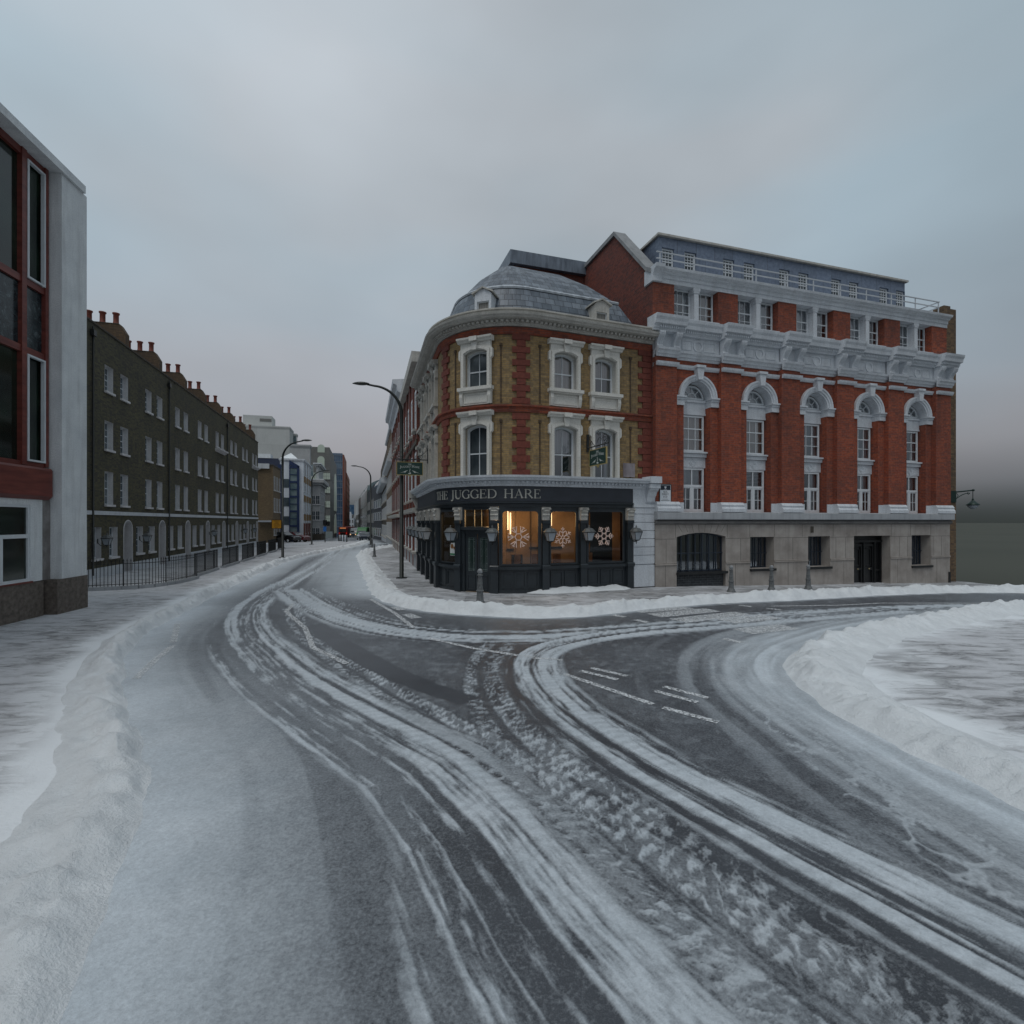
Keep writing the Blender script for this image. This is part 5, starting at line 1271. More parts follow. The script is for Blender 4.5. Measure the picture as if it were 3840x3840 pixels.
# snowflakes on the glass
def flake(s, z, r, kind, label):
    m = MB(); fl = []
    for k in range(6):
        a = R(60*k + (0 if kind != 1 else 30)); c, sn = math.cos(a), math.sin(a)
        def pt(u, v): return (s + (u*c-v*sn)*r, z + (u*sn+v*c)*r)
        w = .028
        if kind == 0:
            m.stroke([pt(.33,0), pt(1.0,0)], w, .025, .05); m.stroke([pt(.42,0), pt(.92,.30)], w, .025, .05); m.stroke([pt(.42,0), pt(.92,-.30)], w, .025, .05)
            m.stroke([pt(.84,0), pt(.97,.11)], w*.8, .025, .05); m.stroke([pt(.84,0), pt(.97,-.11)], w*.8, .025, .05)
            b = R(60); m.stroke([pt(.33,0), (s+(.33*math.cos(a+b))*r, z+.33*math.sin(a+b)*r)], w, .025, .05)
        elif kind == 1:
            m.stroke([pt(.2,0), pt(1.0,0)], w*.85, .025, .05)
            for u0, dl in ((.42,.30),(.74,.16)):
                for sg in (-1, 1): m.stroke([pt(u0,0), pt(u0+dl*.72, sg*dl)], w*.85, .025, .05)
            b = R(60); m.stroke([pt(.17,0), (s+(.17*math.cos(a+b))*r, z+.17*math.sin(a+b)*r)], w*.7, .025, .05)
        else:
            m.stroke([pt(.40,0), pt(1.0,0)], w, .025, .05)
            for u0, dl in ((.52,.28),(.76,.16)):
                for sg in (-1, 1): m.stroke([pt(u0,0), pt(u0+dl*.75, sg*dl)], w, .025, .05)
            b = R(30); m.stroke([pt(.40,0), (s+.22*math.cos(a+b)*r, z+.22*math.sin(a+b)*r)], w, .025, .05); m.stroke([pt(.40,0), (s+.22*math.cos(a-b)*r, z+.22*math.sin(a-b)*r)], w, .025, .05)
    o = m.build('snowflake_decoration', FLK, None, warp=wflat(s)); tag(o, label, 'window decoration', 'snowflakes on the pub windows')
FLK = paint('pink_white_flake', (.72,.56,.50), .5, .05)
flake(11.35, 2.08, .38, 0, 'snowflake with an open hexagon centre on the window beside the pub door')
flake(13.03, 2.05, .36, 1, 'slender snowflake with a tiny round centre on the middle pub window')
flake(14.72, 2.08, .38, 2, 'snowflake with a star shaped centre on the window beside the white pier')
# wall lanterns
M_LGL = Mat('frosted_lantern_glass', .35, (.34,.38,.42)).m; M_LROOF = stone('weathered_lantern_metal', (.05,.055,.058), (.13,.14,.14), .5, 6, .3)
def make_lantern(label, group):
    t = thing('wall_lantern', label, 'lantern', (0,0,0), 0, group)
    f = MB(); 
    b4 = [(.115,-.22),(.20,.06)]
    for a in (45,135,225,315):
        c, s_ = math.cos(R(a)), math.sin(R(a)); f.tube([(b4[0][0]*1.1*c,b4[0][0]*1.1*s_,-.22),(b4[1][0]*1.1*c,b4[1][0]*1.1*s_,.06)], .012, 5)
    f.lathe([(.02,-.30),(.03,-.27),(.125,-.235),(.125,-.215),(.02,-.21)], n=4, sm=False, phase=R(45)); f.lathe([(.235,.055),(.245,.075),(.20,.085),(.05,.085)], n=4, sm=False, phase=R(45))
    f.tube([(0,0,-.36),(0,0,-.29)], .015, 6)
    f.build('frame', M_IRON, t)
    g = MB(); g.lathe([(.118,-.215),(.212,.055)], n=4, sm=False, phase=R(45)); g.build('glass', M_LGL, t)
    r_ = MB(); r_.lathe([(.245,.08),(.235,.10),(.20,.13),(.17,.175),(.14,.20),(.06,.225),(.03,.23),(.02,.26),(.03,.275),(.012,.31),(.0,.33)], n=8, phase=R(22.5), sm=False); r_.build('cap', M_LROOF, t)
    a = MB(); a.tube([(0,.0,-.26),(0,.12,-.30),(0,.26,-.24),(0,.36,-.12)], .014, 6); a.tube([(0,.36,-.16),(0,.36,.06)], .028, 6); a.build('bracket', M_IRON, t)
    return t
LANT = []
ordn = ['topmost','']
llab = {9.14:'wall lantern left of the pub entrance doors', 10.53:'wall lantern right of the pub entrance doors', 12.29:'wall lantern between the hexagon and slender snowflake windows', 13.79:'wall lantern between the slender and star snowflake windows', 15.75:'wall lantern against the white rusticated pier',
        7.65:'nearest lantern of the row along the pub side wall', 6.47:'second nearest lantern of the row along the pub side wall', 4.78:'middle lantern of the row along the pub side wall', 2.84:'second farthest lantern of the row along the pub side wall', .87:'farthest lantern of the row along the pub side wall'}
first = None
for s, lab in llab.items():
    if first is None: L0 = make_lantern(lab, 'wall lanterns along the pub'); first = L0; o = L0
    else: o = copy_tree(first); o['label'] = lab
    p, h, n = pth(s); q = p - n*.50; o.location = (q.x, q.y, 2.17); o.rotation_euler = (0,0,math.atan2(h.y, h.x))
# hanging signs
def hanging_sign(s, z, label, width=1.05, start=.35):
    p, h, n = pth(s); t = thing('hanging_sign', label, 'pub sign', (p.x, p.y, z), math.atan2(-n.y, -n.x), 'green hanging pub signs')
    # local x runs out from the wall; board in the xz plane
    x0 = start; x1 = x0+width; H = .56
    b = MB(); b.box(x0, x1, -.02, .02, 0, H); bd = b.build('board', paint('dark_green_board', (.012,.045,.038), .4, .1), t)
    f = MB(); f.ring(outline(x0-.012,x1+.012,-.012,H+.012), outline(x0+.012,x1-.012,.012,H-.012), -.028, .028)
    f.extrude([((x0+x1)/2-.08,-.01),((x0+x1)/2,-.09),((x0+x1)/2+.08,-.01)], -.03, .03); f.build('gilt_frame', paint('gilt', (.38,.30,.12), .35, .2), t)
    sgn = 1
    for side in ((-1, 1) if True else (1,)):
        l = MB(); y0, y1 = (-.026,-.021) if side < 0 else (.021,.026)
        def tx(st, xc, z, hh, wd, caps=None, curve=None):
            m = MB(); text(m, st, 0, z, hh, y0, y1, fit=wd, thick=.17, thin=.09, caps=caps, curve=curve)
            for v, in zip(m.v): pass
            off = xc-wd/2
            # lettering must read left to right from each face
            m.v = [((off+v[0]) if side*FLIP < 0 else (2*xc-(off+v[0])), v[1], v[2]) for v in m.v]
            b_ = len(l.v); l.v += m.v; l.f += [tuple(q+b_ for q in f_) for f_ in m.f]; l.sm += m.sm
        xc = (x0+x1)/2; FLIP = 1
        tx('THE', xc, .43, .065, .17)
        tx('JUGGED HARE', xc, .315, .10, .80*width/1.05, (1,0,0,0,0,0,1,1,0,0,0), lambda d, w_: .035*(1-(2*(d/w_)-1)**2)-.02)
        # emblem: leaping forms with sprays
        for sg in (-1, 1):
            l.extrude([(xc+sg*.12,.20),(xc+sg*.26,.14),(xc+sg*.44,.07),(xc+sg*.28,.115),(xc+sg*.20,.10),(xc+sg*.16,.14)], y0, y1)
            l.stroke([(xc+sg*.1,.19),(xc+sg*.2,.165)], .016, y0, y1)
        l.stroke([(xc,.27),(xc-.012,.23),(xc+.008,.19),(xc,.14)], .02, y0, y1); l.extrude([(xc-.06,.07),(xc-.02,.12),(xc+.03,.09),(xc+.08,.06),(xc+.04,.035),(xc-.03,.05)], y0, y1)
        l.build('lettering', paint('sign_white', (.55,.60,.58), .5, .05), t)
    i = MB(); zb = H+.12
    i.tube([(0,0,zb),(x1+.12,0,zb)], .022, 8); i.box(-.02, .02, -.05, .05, zb-.15, zb+.5)
    for x in (x0+.12, x1-.12): i.tube([(x,0,zb),(x,0,H)], .01, 5)
    def spiral(cx, cz, r0, turns, a0, d=1, n=40): return [(cx+d*r0*(1-.8*k/n)*math.cos(a0+turns*2*math.pi*k/n), 0, cz+r0*(1-.8*k/n)*math.sin(a0+turns*2*math.pi*k/n)) for k in range(n+1)]
    i.tube(spiral(x1-.12, zb+.20, .18, 1.7, -math.pi/2), .011, 5); i.tube([(x1-.28,0,zb+.12)] + [(x1-.28-.35*k/8, 0, zb+.12+.25*math.sin(k/8*math.pi)*(.6)) for k in range(1,9)], .010, 5)
    i.tube(spiral(x0+.12, zb+.13, .11, 1.5, -math.pi/2, -1), .010, 5); i.tube(spiral((x0+x1)/2+.02, zb+.42, .09, 1.2, -math.pi/2), .009, 5)
    i.tube([(.0,0,zb+.45),(.2,0,zb+.25),(x0+.35,0,zb+.02)], .011, 5)
    i.build('scrolled_bracket', M_IRON, t); return t
hanging_sign(4.3, 4.66, 'green hanging pub sign over the street beside the pub side wall', 1.12, .22)
hanging_sign(14.02, 4.60, 'green hanging pub sign in front of the upper right windows', 1.15, .15)
# ================================================================== BROWN BRICK TERRACE (left)
TP = Vector((-20.2, 28.0, 0)); TANG = math.atan2(DL.y, DL.x)
HW = 4.57
def make_house(label):
    # local x along the street 0..4.57 (door centre at 4.02), y back into the house
    t = thing('terrace_house', label, 'house', (0,0,0), TANG, 'brown brick terrace houses')
    d = 4.02; wl = MB(); rv = MB()
    g = [(d-3.62, d-2.78, .92, 2.36, 0), (d-2.02, d-1.18, .92, 2.36, 0)]
    u = []
    for xc in (d-2.05, d-.45): u += [(xc-.42, xc+.42, 3.42, 4.98), (xc-.42, xc+.42, 6.02, 7.36), (xc-.42, xc+.42, 8.76, 9.98)]
    door = (d-.52, d+.44, 0.0, 2.66, .48)
    wall(wl, 0, HW, .0, 11.5, [(*o[:4], 0, .30) for o in g+u] + [(*door, .55)], 0, .3, rv, wn=12)
    wl.poly([(0,0,11.5),(HW,0,11.5),(HW,.35,11.5),(0,.35,11.5)]); wl.poly([(0,.35,10.6),(HW,.35,10.6),(HW,.35,11.5),(0,.35,11.5)])
    wl.poly([(0,7,0),(HW,7,0),(HW,7,11),(0,7,11)]); wl.poly([(0,0,0),(0,7,0),(0,7,11.2),(0,0,11.5)]); wl.poly([(HW,0,0),(HW,7,0),(HW,7,11.2),(HW,0,11.5)])
    w = wl.build('wall', M_TERR, t)
    cp = MB(); cp.box(0, HW, -.05, .4, 11.503, 11.58); cp.build('parapet_coping', M_SOOT, t)
    rf = MB(); rf.poly([(0,.35,10.9),(HW,.35,10.9),(HW,3.6,11.9),(0,3.6,11.9)]); rf.poly([(0,3.6,11.9),(HW,3.6,11.9),(HW,7,10.9),(0,7,10.9)]); rf.build('roof', M_SLATE, t)
    bd = MB(); bd.box(0, HW, -.05, -.001, 2.93, 3.11); bd.build('string_band', M_WHT, t)
    ln = MB(); 
    for (xa, xb) in ((0, door[0]), (door[1], HW)): ln.box(xa, xb, -.035, -.001, .0, .50)
    ln.build('white_plinth', M_WHT, t)
    for i, o in enumerate(g+u):
        w_ = sash(t, o[0]+.01, o[1]-.01, o[2]+.01, o[3]-.01, .20, 0, 3, (.5,.25,.75), fw=.05, bw=.018, glass=M_GLB, sill=(.05,.30,.10), sillmat=M_REV, depth=.06); reveal(w_, o, 0, .3, M_REV)
    # arched doorway
    dr = MB(); dr.poly([(q[0], .5, q[1]) for q in outline(door[0],door[1],.0,2.66,.48,12)]); dr.box(door[0]+.06, door[1]-.06, .44, .499, .02, 2.02); db = dr.build('door', M_BLACK, t); reveal(db, door, 0, .55, M_REV)
    tr = MB(); tr.box(door[0], door[1], .42, .50, 2.03, 2.10); tr.stroke([(d-.04,2.1),(d-.04,2.6)], .02, .46, .49); tr.stroke([(d-.04,2.1),(d+.3,2.42)], .02, .46, .49); tr.stroke([(d-.04,2.1),(d-.38,2.42)], .02, .46, .49); tr.build('fanlight', M_SASH, db)
    pf = MB()
    pf.ring(outline(door[0]-.05,door[1]+.05,.5,2.71,.53,12), outline(door[0],door[1],.5,2.66,.48,12), -.02, -.001); pf.build('door_surround', M_REV, t)
    # chimney stack with pots on the party wall
    c = MB(); X0, X1 = HW+.08, HW+.54
    prof = [(.37,10.4),(.37,12.50),(.62,12.93),(3.0,12.93),(3.0,10.4)]; b0 = len(c.v); m = len(prof)
    c.v += [(X0,*p) for p in prof]+[(X1,*p) for p in prof]; c.f += [tuple(range(m)), tuple(range(m,2*m))]+[(i,(i+1)%m,m+(i+1)%m,m+i) for i in range(m)]; c.sm += [False]*(m+2)
    ch = c.build('chimney', M_CHIM, t)
    cc = MB(); cc.box(X0-.02,X1+.02,.66,3.0,12.935,12.97); cc.build('chimney_cap', M_SOOT, ch)
    for yy in (.88, 1.48, 2.08):
        p = MB(); p.lathe([(.17,0),(.14,.08),(.125,.15),(.125,.52),(.165,.56),(.165,.62),(.12,.63)], ((X0+X1)/2, yy, 12.95), 12); p.build('chimney_pot', TERRA, ch)
    return t
M_CHIM = brick('chimney_brick', (.12,.075,.038), (.08,.052,.030), (.06,.05,.04), (.03,.027,.024), .6)
TERRA = stone('terracotta', (.14,.036,.024), (.25,.065,.04), .7, 4, .5, (.06,.03,.025))
hl = ['brown brick terrace house half hidden behind the white corner building', 'first whole brown terrace house beside the white corner building', 'second whole brown terrace house from the white corner building', 'third whole brown terrace house, where the curved railing ends',
      'fourth whole brown terrace house from the white corner building', 'brown terrace house with a small moulded balcony under its top windows', 'sixth whole brown terrace house along the street', 'second last brown terrace house along the street', 'last brown terrace house, next to the yellow brick building']
h0 = make_house(hl[0]); houses = []
for k in range(9):
    d = -1.75+4.57*(k-1)
    o = h0 if k == 0 else copy_tree(h0)
    p = TP + DL*(d-4.02); o.location = (p.x, p.y, 0); o['label'] = hl[k]; houses.append(o)
def balcony(house):
    b = MB(); b.sweep([(-.002,8.33),(-.10,8.36),(-.14,8.46),(-.30,8.50),(-.34,8.60),(-.002,8.62)], 1.35, 4.2)
    for i in range(16): b.box(1.42+i*.17, 1.50+i*.17, -.2, -.12, 8.38, 8.455)
    b.build('balcony_cornice', M_REV, house)
for k in (5, 8): balcony(houses[k])
for k in (1, 3, 6):
    q = MB(); q.tube([(.35,-.07,.2),(.35,-.07,11.3)], .045, 6); q.box(.22,.48,-.16,-.02,10.9,11.15); q.build('drainpipe', M_IRON, houses[k])
# terrace wall lanterns
M_LW = None
tl = [(-5.0,'terrace wall lantern nearest the white corner building'),(-.55,'second terrace wall lantern, beside the first arched door'),(12.1,'terrace wall lantern hanging before an arched door halfway along'),(22.6,'terrace wall lantern second from the far end'),(27.0,'terrace wall lantern nearest the far end')]
for t_, lab in tl:
    o = copy_tree(first); o['label'] = lab; o['group'] = 'wall lanterns along the terrace'
    q = TP + DL*t_ + Vector((.9622,.2725,0))*.42; o.location = (q.x, q.y, 1.78); o.rotation_euler = (0,0,TANG)
# ------------------------------------------------------------------ railings
def railing(label, P, z, spacing=.115, hgt=1.05, posts=1.6):
    P = np.array(P, float); L = np.hypot(*np.diff(P, axis=0).T).sum(); n = max(2, int(L/spacing)); Q = resample(P, n+1)
    t = thing('iron_railing', label, 'railing', (Q[0][0], Q[0][1], 0), 0, 'black railings before the terrace'); off = Vector((Q[0][0], Q[0][1], 0))
    bars = MB()
    for i in range(n+1):
        x, y = Q[i]-Q[0]; zz = zf(*Q[i])+z
        big = i in (0, n) or (i % int(posts/spacing) == 0); r = .022 if big else .011
        bars.tube([(x,y,zz+.12),(x,y,zz+hgt)], r, 5, cap=False); b0 = len(bars.v)
        bars.lathe([(r*.6,0),(r*1.9,.03),(r*1.2,.06),(.001,.12)], (x,y,zz+hgt), 5)
    bars.build('bars', M_IRON, t)
    rl = MB()
    for hh in (.20, hgt-.08): rl.tube([(q[0]-Q[0][0], q[1]-Q[0][1], zf(*q)+z+hh) for q in Q[::3].tolist()+[Q[-1].tolist()]], .012, 4)
    rl.build('rail', M_IRON, t)
    kb = MB(); Q2 = resample(P, max(3, n//4)); 
    for a, b in zip(Q2, Q2[1:]):
        d = (b-a)/np.hypot(*(b-a)); nn = np.array([-d[1], d[0]])*.11; z0 = zf(*a)+z; z1 = zf(*b)+z; a_, b_ = a-Q[0], b-Q[0]
        c = [(*(a_+nn),z0-.1),(*(a_-nn),z0-.1),(*(b_-nn),z1-.1),(*(b_+nn),z1-.1),(*(a_+nn),z0+.13),(*(a_-nn),z0+.13),(*(b_-nn),z1+.13),(*(b_+nn),z1+.13)]
        i0 = len(kb.v); kb.v += [tuple(float(v) for v in q) for q in c]
        for f in ((4,5,6,7),(0,1,5,4),(2,3,7,6),(1,2,6,5),(3,0,4,7)): kb.f.append(tuple(i0+i for i in f)); kb.sm.append(False)
    kb.build('kerb_stone', M_GRANW, t)
railing('curved black iron railing beside the white corner building', smoothline([(-19,18.2),(-16.6,18.55),(-15.2,18.95),(-14.1,19.6),(-13.75,20.5),(-14.1,22.9)], 40), ZL)
RP = Vector((-14.68, 23.7, 0))
rlab = ['first straight railing section after the curved railing','second straight railing section after the curved railing','third straight railing section after the curved railing','fourth straight railing section beside the nearest left street lamp','fifth straight railing section before the yellow brick building','farthest railing section along the left pavement']
for i, (a, b) in enumerate(((0,3.67),(4.74,8.27),(9.38,12.8),(13.9,17.3),(18.4,21.8),(22.9,26.4))):
    q = [RP+DL*a, RP+DL*((a+b)/2), RP+DL*b]; railing(rlab[i], [(v.x, v.y) for v in q], ZL, hgt=1.0)

# ================================================================== WHITE CORNER BUILDING (near left)
def build_corner():
    O = Vector((-12.75, 13.9, 0)); d = Vector((-.164, .986, 0)).normalized()     # local x runs towards the camera along the front... y back
    ang = math.atan2(d.y, d.x)
    t = thing('corner_building', 'white rendered building with red timber windows and a dark granite base at the left edge', 'building', tuple(O), ang)
    L = 14.0; H = 12.3; MIR = lambda x, y, z: (-x, y, z)
    M_RT = Mat('red_timber', .45); M_RT.base(M_RT.ramp(M_RT.noise(M_RT.co('UV', (.6,4,1)), 1.6, 5, .6), [(.3,(.10,.022,.018)),(.7,(.21,.055,.040))])); M_RT = M_RT.m
    M_REN = stone('grey_white_render', (.62,.65,.67), (.78,.81,.82), .8, 1.4, .45, (.25,.25,.25), fine=35)
    M_DG = stone('dark_granite', (.075,.062,.052), (.20,.17,.145), .7, 9, .4, (.04,.035,.03), fine=70)
    # solid core behind the timber front
    c = MB(); c.box(-1.3, L, .35, 8, -.2, H); c.build('wall', M_REN, t, warp=MIR)
    f = MB(); wall(f, .0, L, 1.02, 3.42, [(.42, 3.2, 1.05, 3.05, 0, .12), (3.6, 6.2, 1.05, 3.05, 0, .12)], 0, .12); f.box(.0, L, .13, .34, 1.0, 3.42); f.build('lower_wall', M_REN, t, warp=MIR)
    g = MB(); g.box(0, L, -.03, .34, -.15, 1.0); g.build('granite_base', M_DG, t, warp=MIR)
    b = MB(); b.sweep([(.34,3.2),(-.03,3.2),(-.12,3.3),(-.12,3.36),(-.12,4.0),(-.08,4.06),(.34,4.1)], -.20, L); b.build('timber_band', M_RT, t, warp=MIR)
    # lower windows
    for x0, x1 in ((.42, 3.2),(3.6,6.2)):
        w = MB(); w.ring(outline(x0,x1,1.05,3.05), outline(x0+.07,x1-.07,1.12,2.98), .02, .09)
        w.box(x0+.05, x1-.05, .015, .085, 2.18, 2.28)
        n = 3
        for i in range(1, n): xx = x0+(x1-x0)*i/n; w.box(xx-.05, xx+.05, .01, .08, 1.1, 2.2)
        wn = w.build('window', M_SASH, t, warp=MIR); p = MB(); p.poly([(x0+.03,.06,1.08),(x1-.03,.06,1.08),(x1-.03,.06,3.02),(x0+.03,.06,3.02)]); p.build('pane', M_GLG, wn, warp=MIR)
        s = MB(); s.box(x0-.02,x1+.02,-.05,.05,1.003,1.047); s.build('sill', M_RT, wn, warp=MIR)
    # upper timber window wall
    fr = MB(); cols = [-.16, .62, 2.0, 3.3, 4.5, 5.7]; rows = [4.1, 7.1, 8.9, 12.2]
    fr.box(-.24, -.12, .0, .2, 4.1, H)
    for x in cols[1:]: fr.box(x-.08, x+.08, .0, .2, 4.1, H)
    for z in rows: fr.box(-.12, 5.8, .03, .19, z-.09, z+.09)
    fr.box(5.8, L, .02, .3, 4.1, H)
    tf = fr.build('timber_frame', M_RT, t, warp=MIR)
    pn = MB(); pn.poly([(-.14,.12,4.1),(5.8,.12,4.1),(5.8,.12,H),(-.14,.12,H)]); pn.build('glazing', M_GLG, t, warp=MIR)
    for j in (0, 2):
        if rows[j]+.1 >= H-.4: continue
        for x0, x1 in ((-.10, .53), (2.1,3.2)):
            w = MB(); z0, z1 = rows[j]+.10, (rows[j+1] if j+1 < len(rows) else H)-.10
            w.ring(outline(x0,x1,z0,z1), outline(x0+.05,x1-.05,z0+.05,z1-.05), -.02, .07); w.build('casement', M_SASH, t, warp=MIR)
    MM = Mat('marbled_panel', .2); MM.base(MM.ramp(MM.noise(MM.co('UV'), 2.2, 9, .75, 1.2), [(.42,(.010,.018,.022)),(.55,(.03,.045,.05)),(.62,(.12,.15,.16)),(.68,(.02,.03,.04))]))
    # marbled spandrel panels
    for j in (1,):
        z0, z1 = rows[j]+.09, rows[j+1]-.09
        for x0, x1 in zip(cols[:-1], cols[1:]): mp_ = MB(); mp_.poly([(x0+.04,.10,z0),(x1-.08,.10,z0),(x1-.08,.10,z1),(x0+.04,.10,z1)]); mp_.build('spandrel_panel', MM.m, t, warp=MIR)
    # end pier, proud of the front
    e = MB(); e.box(-1.36, -.30, -.28, .34, 1.02, H); e.build('end_pier', M_REN, t, warp=MIR)
    e = MB(); e.box(-1.38, -.10, -.30, .34, -.15, 1.018); e.build('pier_base', M_DG, t, warp=MIR)
    e = MB(); e.box(-.298, -.005, .21, .34, 4.1, H); e.box(-.298,-.005,.0,.34,1.02,3.2); e.build('pilaster_return', stone('dark_render', (.14,.125,.12), (.30,.29,.285), .8, 2.5, .7, (.08,.06,.05)), t, warp=MIR)  # pilaster return in a darker render than the pier
    r = MB(); r.box(-1.2, L, -.35, 8.1, H+.003, H+.22); r.build('roof_coping', M_REN, t, warp=MIR)
    return t
M_GLG = darkglass('dark_green_glass', (.004,.010,.008), (.016,.03,.02), .1, .8)
build_corner()

# ================================================================== STREET BUILDINGS
def xpx(px): return (px-1920)/1920
def far_block(name, label, cat, pxL, pxC, pxR, Yc, ytop, mat, front=None, side=None, roofmat=None, cornice=None, group=None, ztop=None, right=False, base_mat=None, base_h=0, depth=None, width=None, framemat=None, glass=None, parapet=None):
    r = xpx(pxC); C = Vector((r*Yc, Yc, 0))
    zt = ztop if ztop else EYE + (1957.5-ytop)*Yc/1920
    if not right:
        rl, rr_ = xpx(pxL), xpx(pxR)
        w = width or (C.x-rl*C.y)/(.9622-.2725*rl); dp = depth or (C.x-rr_*C.y)/(.2725+.9622*rr_)
        O = C - Vector((.9622,.2725,0))*w; ang = math.atan2(.2725, .9622)
    else:                                   # right-hand row: local x comes towards the camera, y into the block
        rr_ = xpx(pxL); w = depth or (C.x-rr_*C.y)/(.2725+.9622*rr_); dp = width or 10
        O = C + DL*w; ang = math.atan2(-DL.y, -DL.x)
    w = abs(w); dp = abs(dp)
    t = thing(name, label, cat, (O.x, O.y, zf(O.x, O.y)), ang, group); zb = zf(O.x, O.y); H = zt-zb
    b = MB(); b.box(0, w, 0, dp, -1.5, H); b.build('wall', mat, t)
    if cornice:
        c = MB(); pr, hh = cornice[:2]; c.box(-pr, w+pr, -pr, dp+pr, H-hh, H+.02); c.box(-pr*.5, w+pr*.5, -pr*.5, dp+pr*.5, H-hh*1.8, H-hh-.003); c.build('cornice', cornice[2] if len(cornice) > 2 else M_OLDW, t)
    if parapet:
        c = MB(); c.box(-.04, w+.04, -.04, dp+.04, H+.021, H+.021+parapet[0]); c.build('roof_edge', parapet[1], t)
    if base_mat: c = MB(); c.box(-.04, w+.04, -.04, dp+.04, -1.5, base_h); c.build('ground_storey', base_mat, t)
    gm_ = glass or M_GLD; fm_ = framemat or M_REV
    protos = {}
    def win(face, c, z, ww, wh, arch):
        key = (face, round(ww, 2), round(wh, 2), arch)
        if key not in protos:
            f = MB(); p = MB(); ol = outline(-ww/2, ww/2, 0, wh, ww/2 if arch else 0, 8); il = outline(-ww/2+.05, ww/2-.05, .05, wh-.05, (ww/2-.05) if arch else 0, 8)
            f.ring(ol, il, -.05, .02); f.box(-.02, .02, -.035, .0, .04, wh-.05); f.box(-ww/2+.04, ww/2-.04, -.035, .0, wh/2-.02, wh/2+.02); f.box(-ww/2-.06, ww/2+.06, -.12, .0, -.12, -.003)
            wo = f.build('window', fm_, t); p.poly([(q[0], -.012, q[1]) for q in il]); po_ = p.build('pane', gm_, wo); protos[key] = wo
        else: wo = copy_tree(protos[key])
        if face == 'front': wo.location = (c, 0, z); wo.rotation_euler = (0,0,0)
        elif face == 'side': wo.location = (w, c, z); wo.rotation_euler = (0,0,R(90))
        return wo
    for face, spec, ln in (('front', front, w), ('side', side, dp)):
        if not spec: continue
        n, rowsz, ww, wh = spec[:4]; arch = len(spec) > 4 and spec[4]; m0 = spec[5] if len(spec) > 5 else .5
        for i in range(n):
            cc = ln*(i+m0+(.5-m0 if n > 1 else 0))/n
            for z in rowsz: win(face, cc, z, ww, wh, arch)
    return t, w, dp, H
# right-hand row: pub neighbours, facing the street (local x towards the camera)
def row_building(name, label, t0, t1, H, mat, rowsz, n, ww, wh, extras=None, fm=None):
    far = P_B + DL*(t1-0.0); t = thing(name, label, 'building', (far.x, far.y, 0), math.atan2(-DL.y, -DL.x)); w = t1-t0; zb = zf(far.x, far.y)
    ops = []
    for i in range(n):
        c = w*(i+.5)/n
        for z in rowsz: ops.append((c-ww/2, c+ww/2, z, z+wh[rowsz.index(z)], 0, .22))
    m = MB(); wall(m, 0, w, zb-.5, H, ops, 0, .22); m.poly([(0,0,zb-.5),(0,9,zb-.5),(0,9,H),(0,0,H)]); m.poly([(w,0,zb-.5),(w,9,zb-.5),(w,9,H),(w,0,H)]); m.poly([(0,9,zb-.5),(w,9,zb-.5),(w,9,H),(0,9,H)]); m.poly([(0,0,H),(w,0,H),(w,9,H),(0,9,H)])
    m.build('wall', mat, t)
    for o in ops: sash(t, o[0], o[1], o[2], o[3], -.025, 0, 2, (.5,), fw=.16, bw=.06, sill=(.06,.20,.12), sillmat=M_OLDW, mat=fm or M_SASH)
    return t, w, zb
t, w, zb = row_building('red_brick_building', 'low red brick building adjoining the far side of the pub', 7.25, 19.6, 11.0, M_REDD, [1.0,3.9,7.6], 5, 1.15, [1.9,2.5,2.2])
c = MB(); c.box(-.1, w, -.35, 1, 11.003, 11.55); c.build('parapet', M_OLDW, t); c = MB(); c.sweep([(-.002,3.1),(-.25,3.15),(-.3,3.35),(-.002,3.38)], 0, w); c.build('stone_band', M_OLDW, t)
c = MB(); c.sweep([(-.002,6.7),(-.12,6.72),(-.12,6.95),(-.002,6.97)], 0, w); c.build('string_course', M_SOOT, t)
for i in range(6):
    c = MB(); x = w*i/5; c.box(max(0,x-.3), min(w,x+.3), -.07, -.002, -.3, 10.98); c.build('pilaster', M_REDD, t)
c = MB(); c.box(0, w, -.06, -.002, -.4, .95); c.build('plinth', M_GRANW, t)
t, w, zb = row_building('red_brick_building', 'taller red brick building with a deep white cornice across from the terrace', 19.6, 35.0, 12.4, M_REDD, [.9,3.6,6.4,9.2], 6, 1.2, [1.9,2.1,2.1,1.7])
c = MB(); c.sweep([(.6,11.9),(-.10,11.9),(-.14,12.3),(-.4,12.5),(-.45,12.9),(-.7,13.0),(-.75,13.3),(.6,13.45)], -.3, w+.15); c.build('cornice', M_WHT, t)
for i in range(7):
    c = MB(); x = w*i/6; c.box(max(0,x-.32), min(w,x+.32), -.08, -.002, -.5, 11.88); c.build('pilaster', M_REDD, t)
c = MB(); c.sweep([(-.002,2.95),(-.5,3.0),(-.55,3.2),(-.002,3.24)], 0, w); c.box(0, w, -.07, -.003, -.6, .85); c.build('stone_band', M_OLDW, t)
t, w, zb = row_building('brown_brick_building', 'brown brick building with white ledges beyond the taller red one', 35.0, 52.0, 13.1, M_BRN, [.8,3.6,6.4,9.6], 7, 1.1, [1.8,1.9,1.9,1.6])
c = MB(); c.sweep([(-.002,8.9),(-.5,8.95),(-.6,9.25),(-.002,9.3)], 0, w); c.sweep([(.3,13.0),(-.2,13.0),(-.25,13.2),(.3,13.25)], 0, w); c.build('ledge', M_WHT, t)
c = MB(); c.box(0, w, -.08, -.002, -1, .7); c.build('plinth', M_GRANW, t)
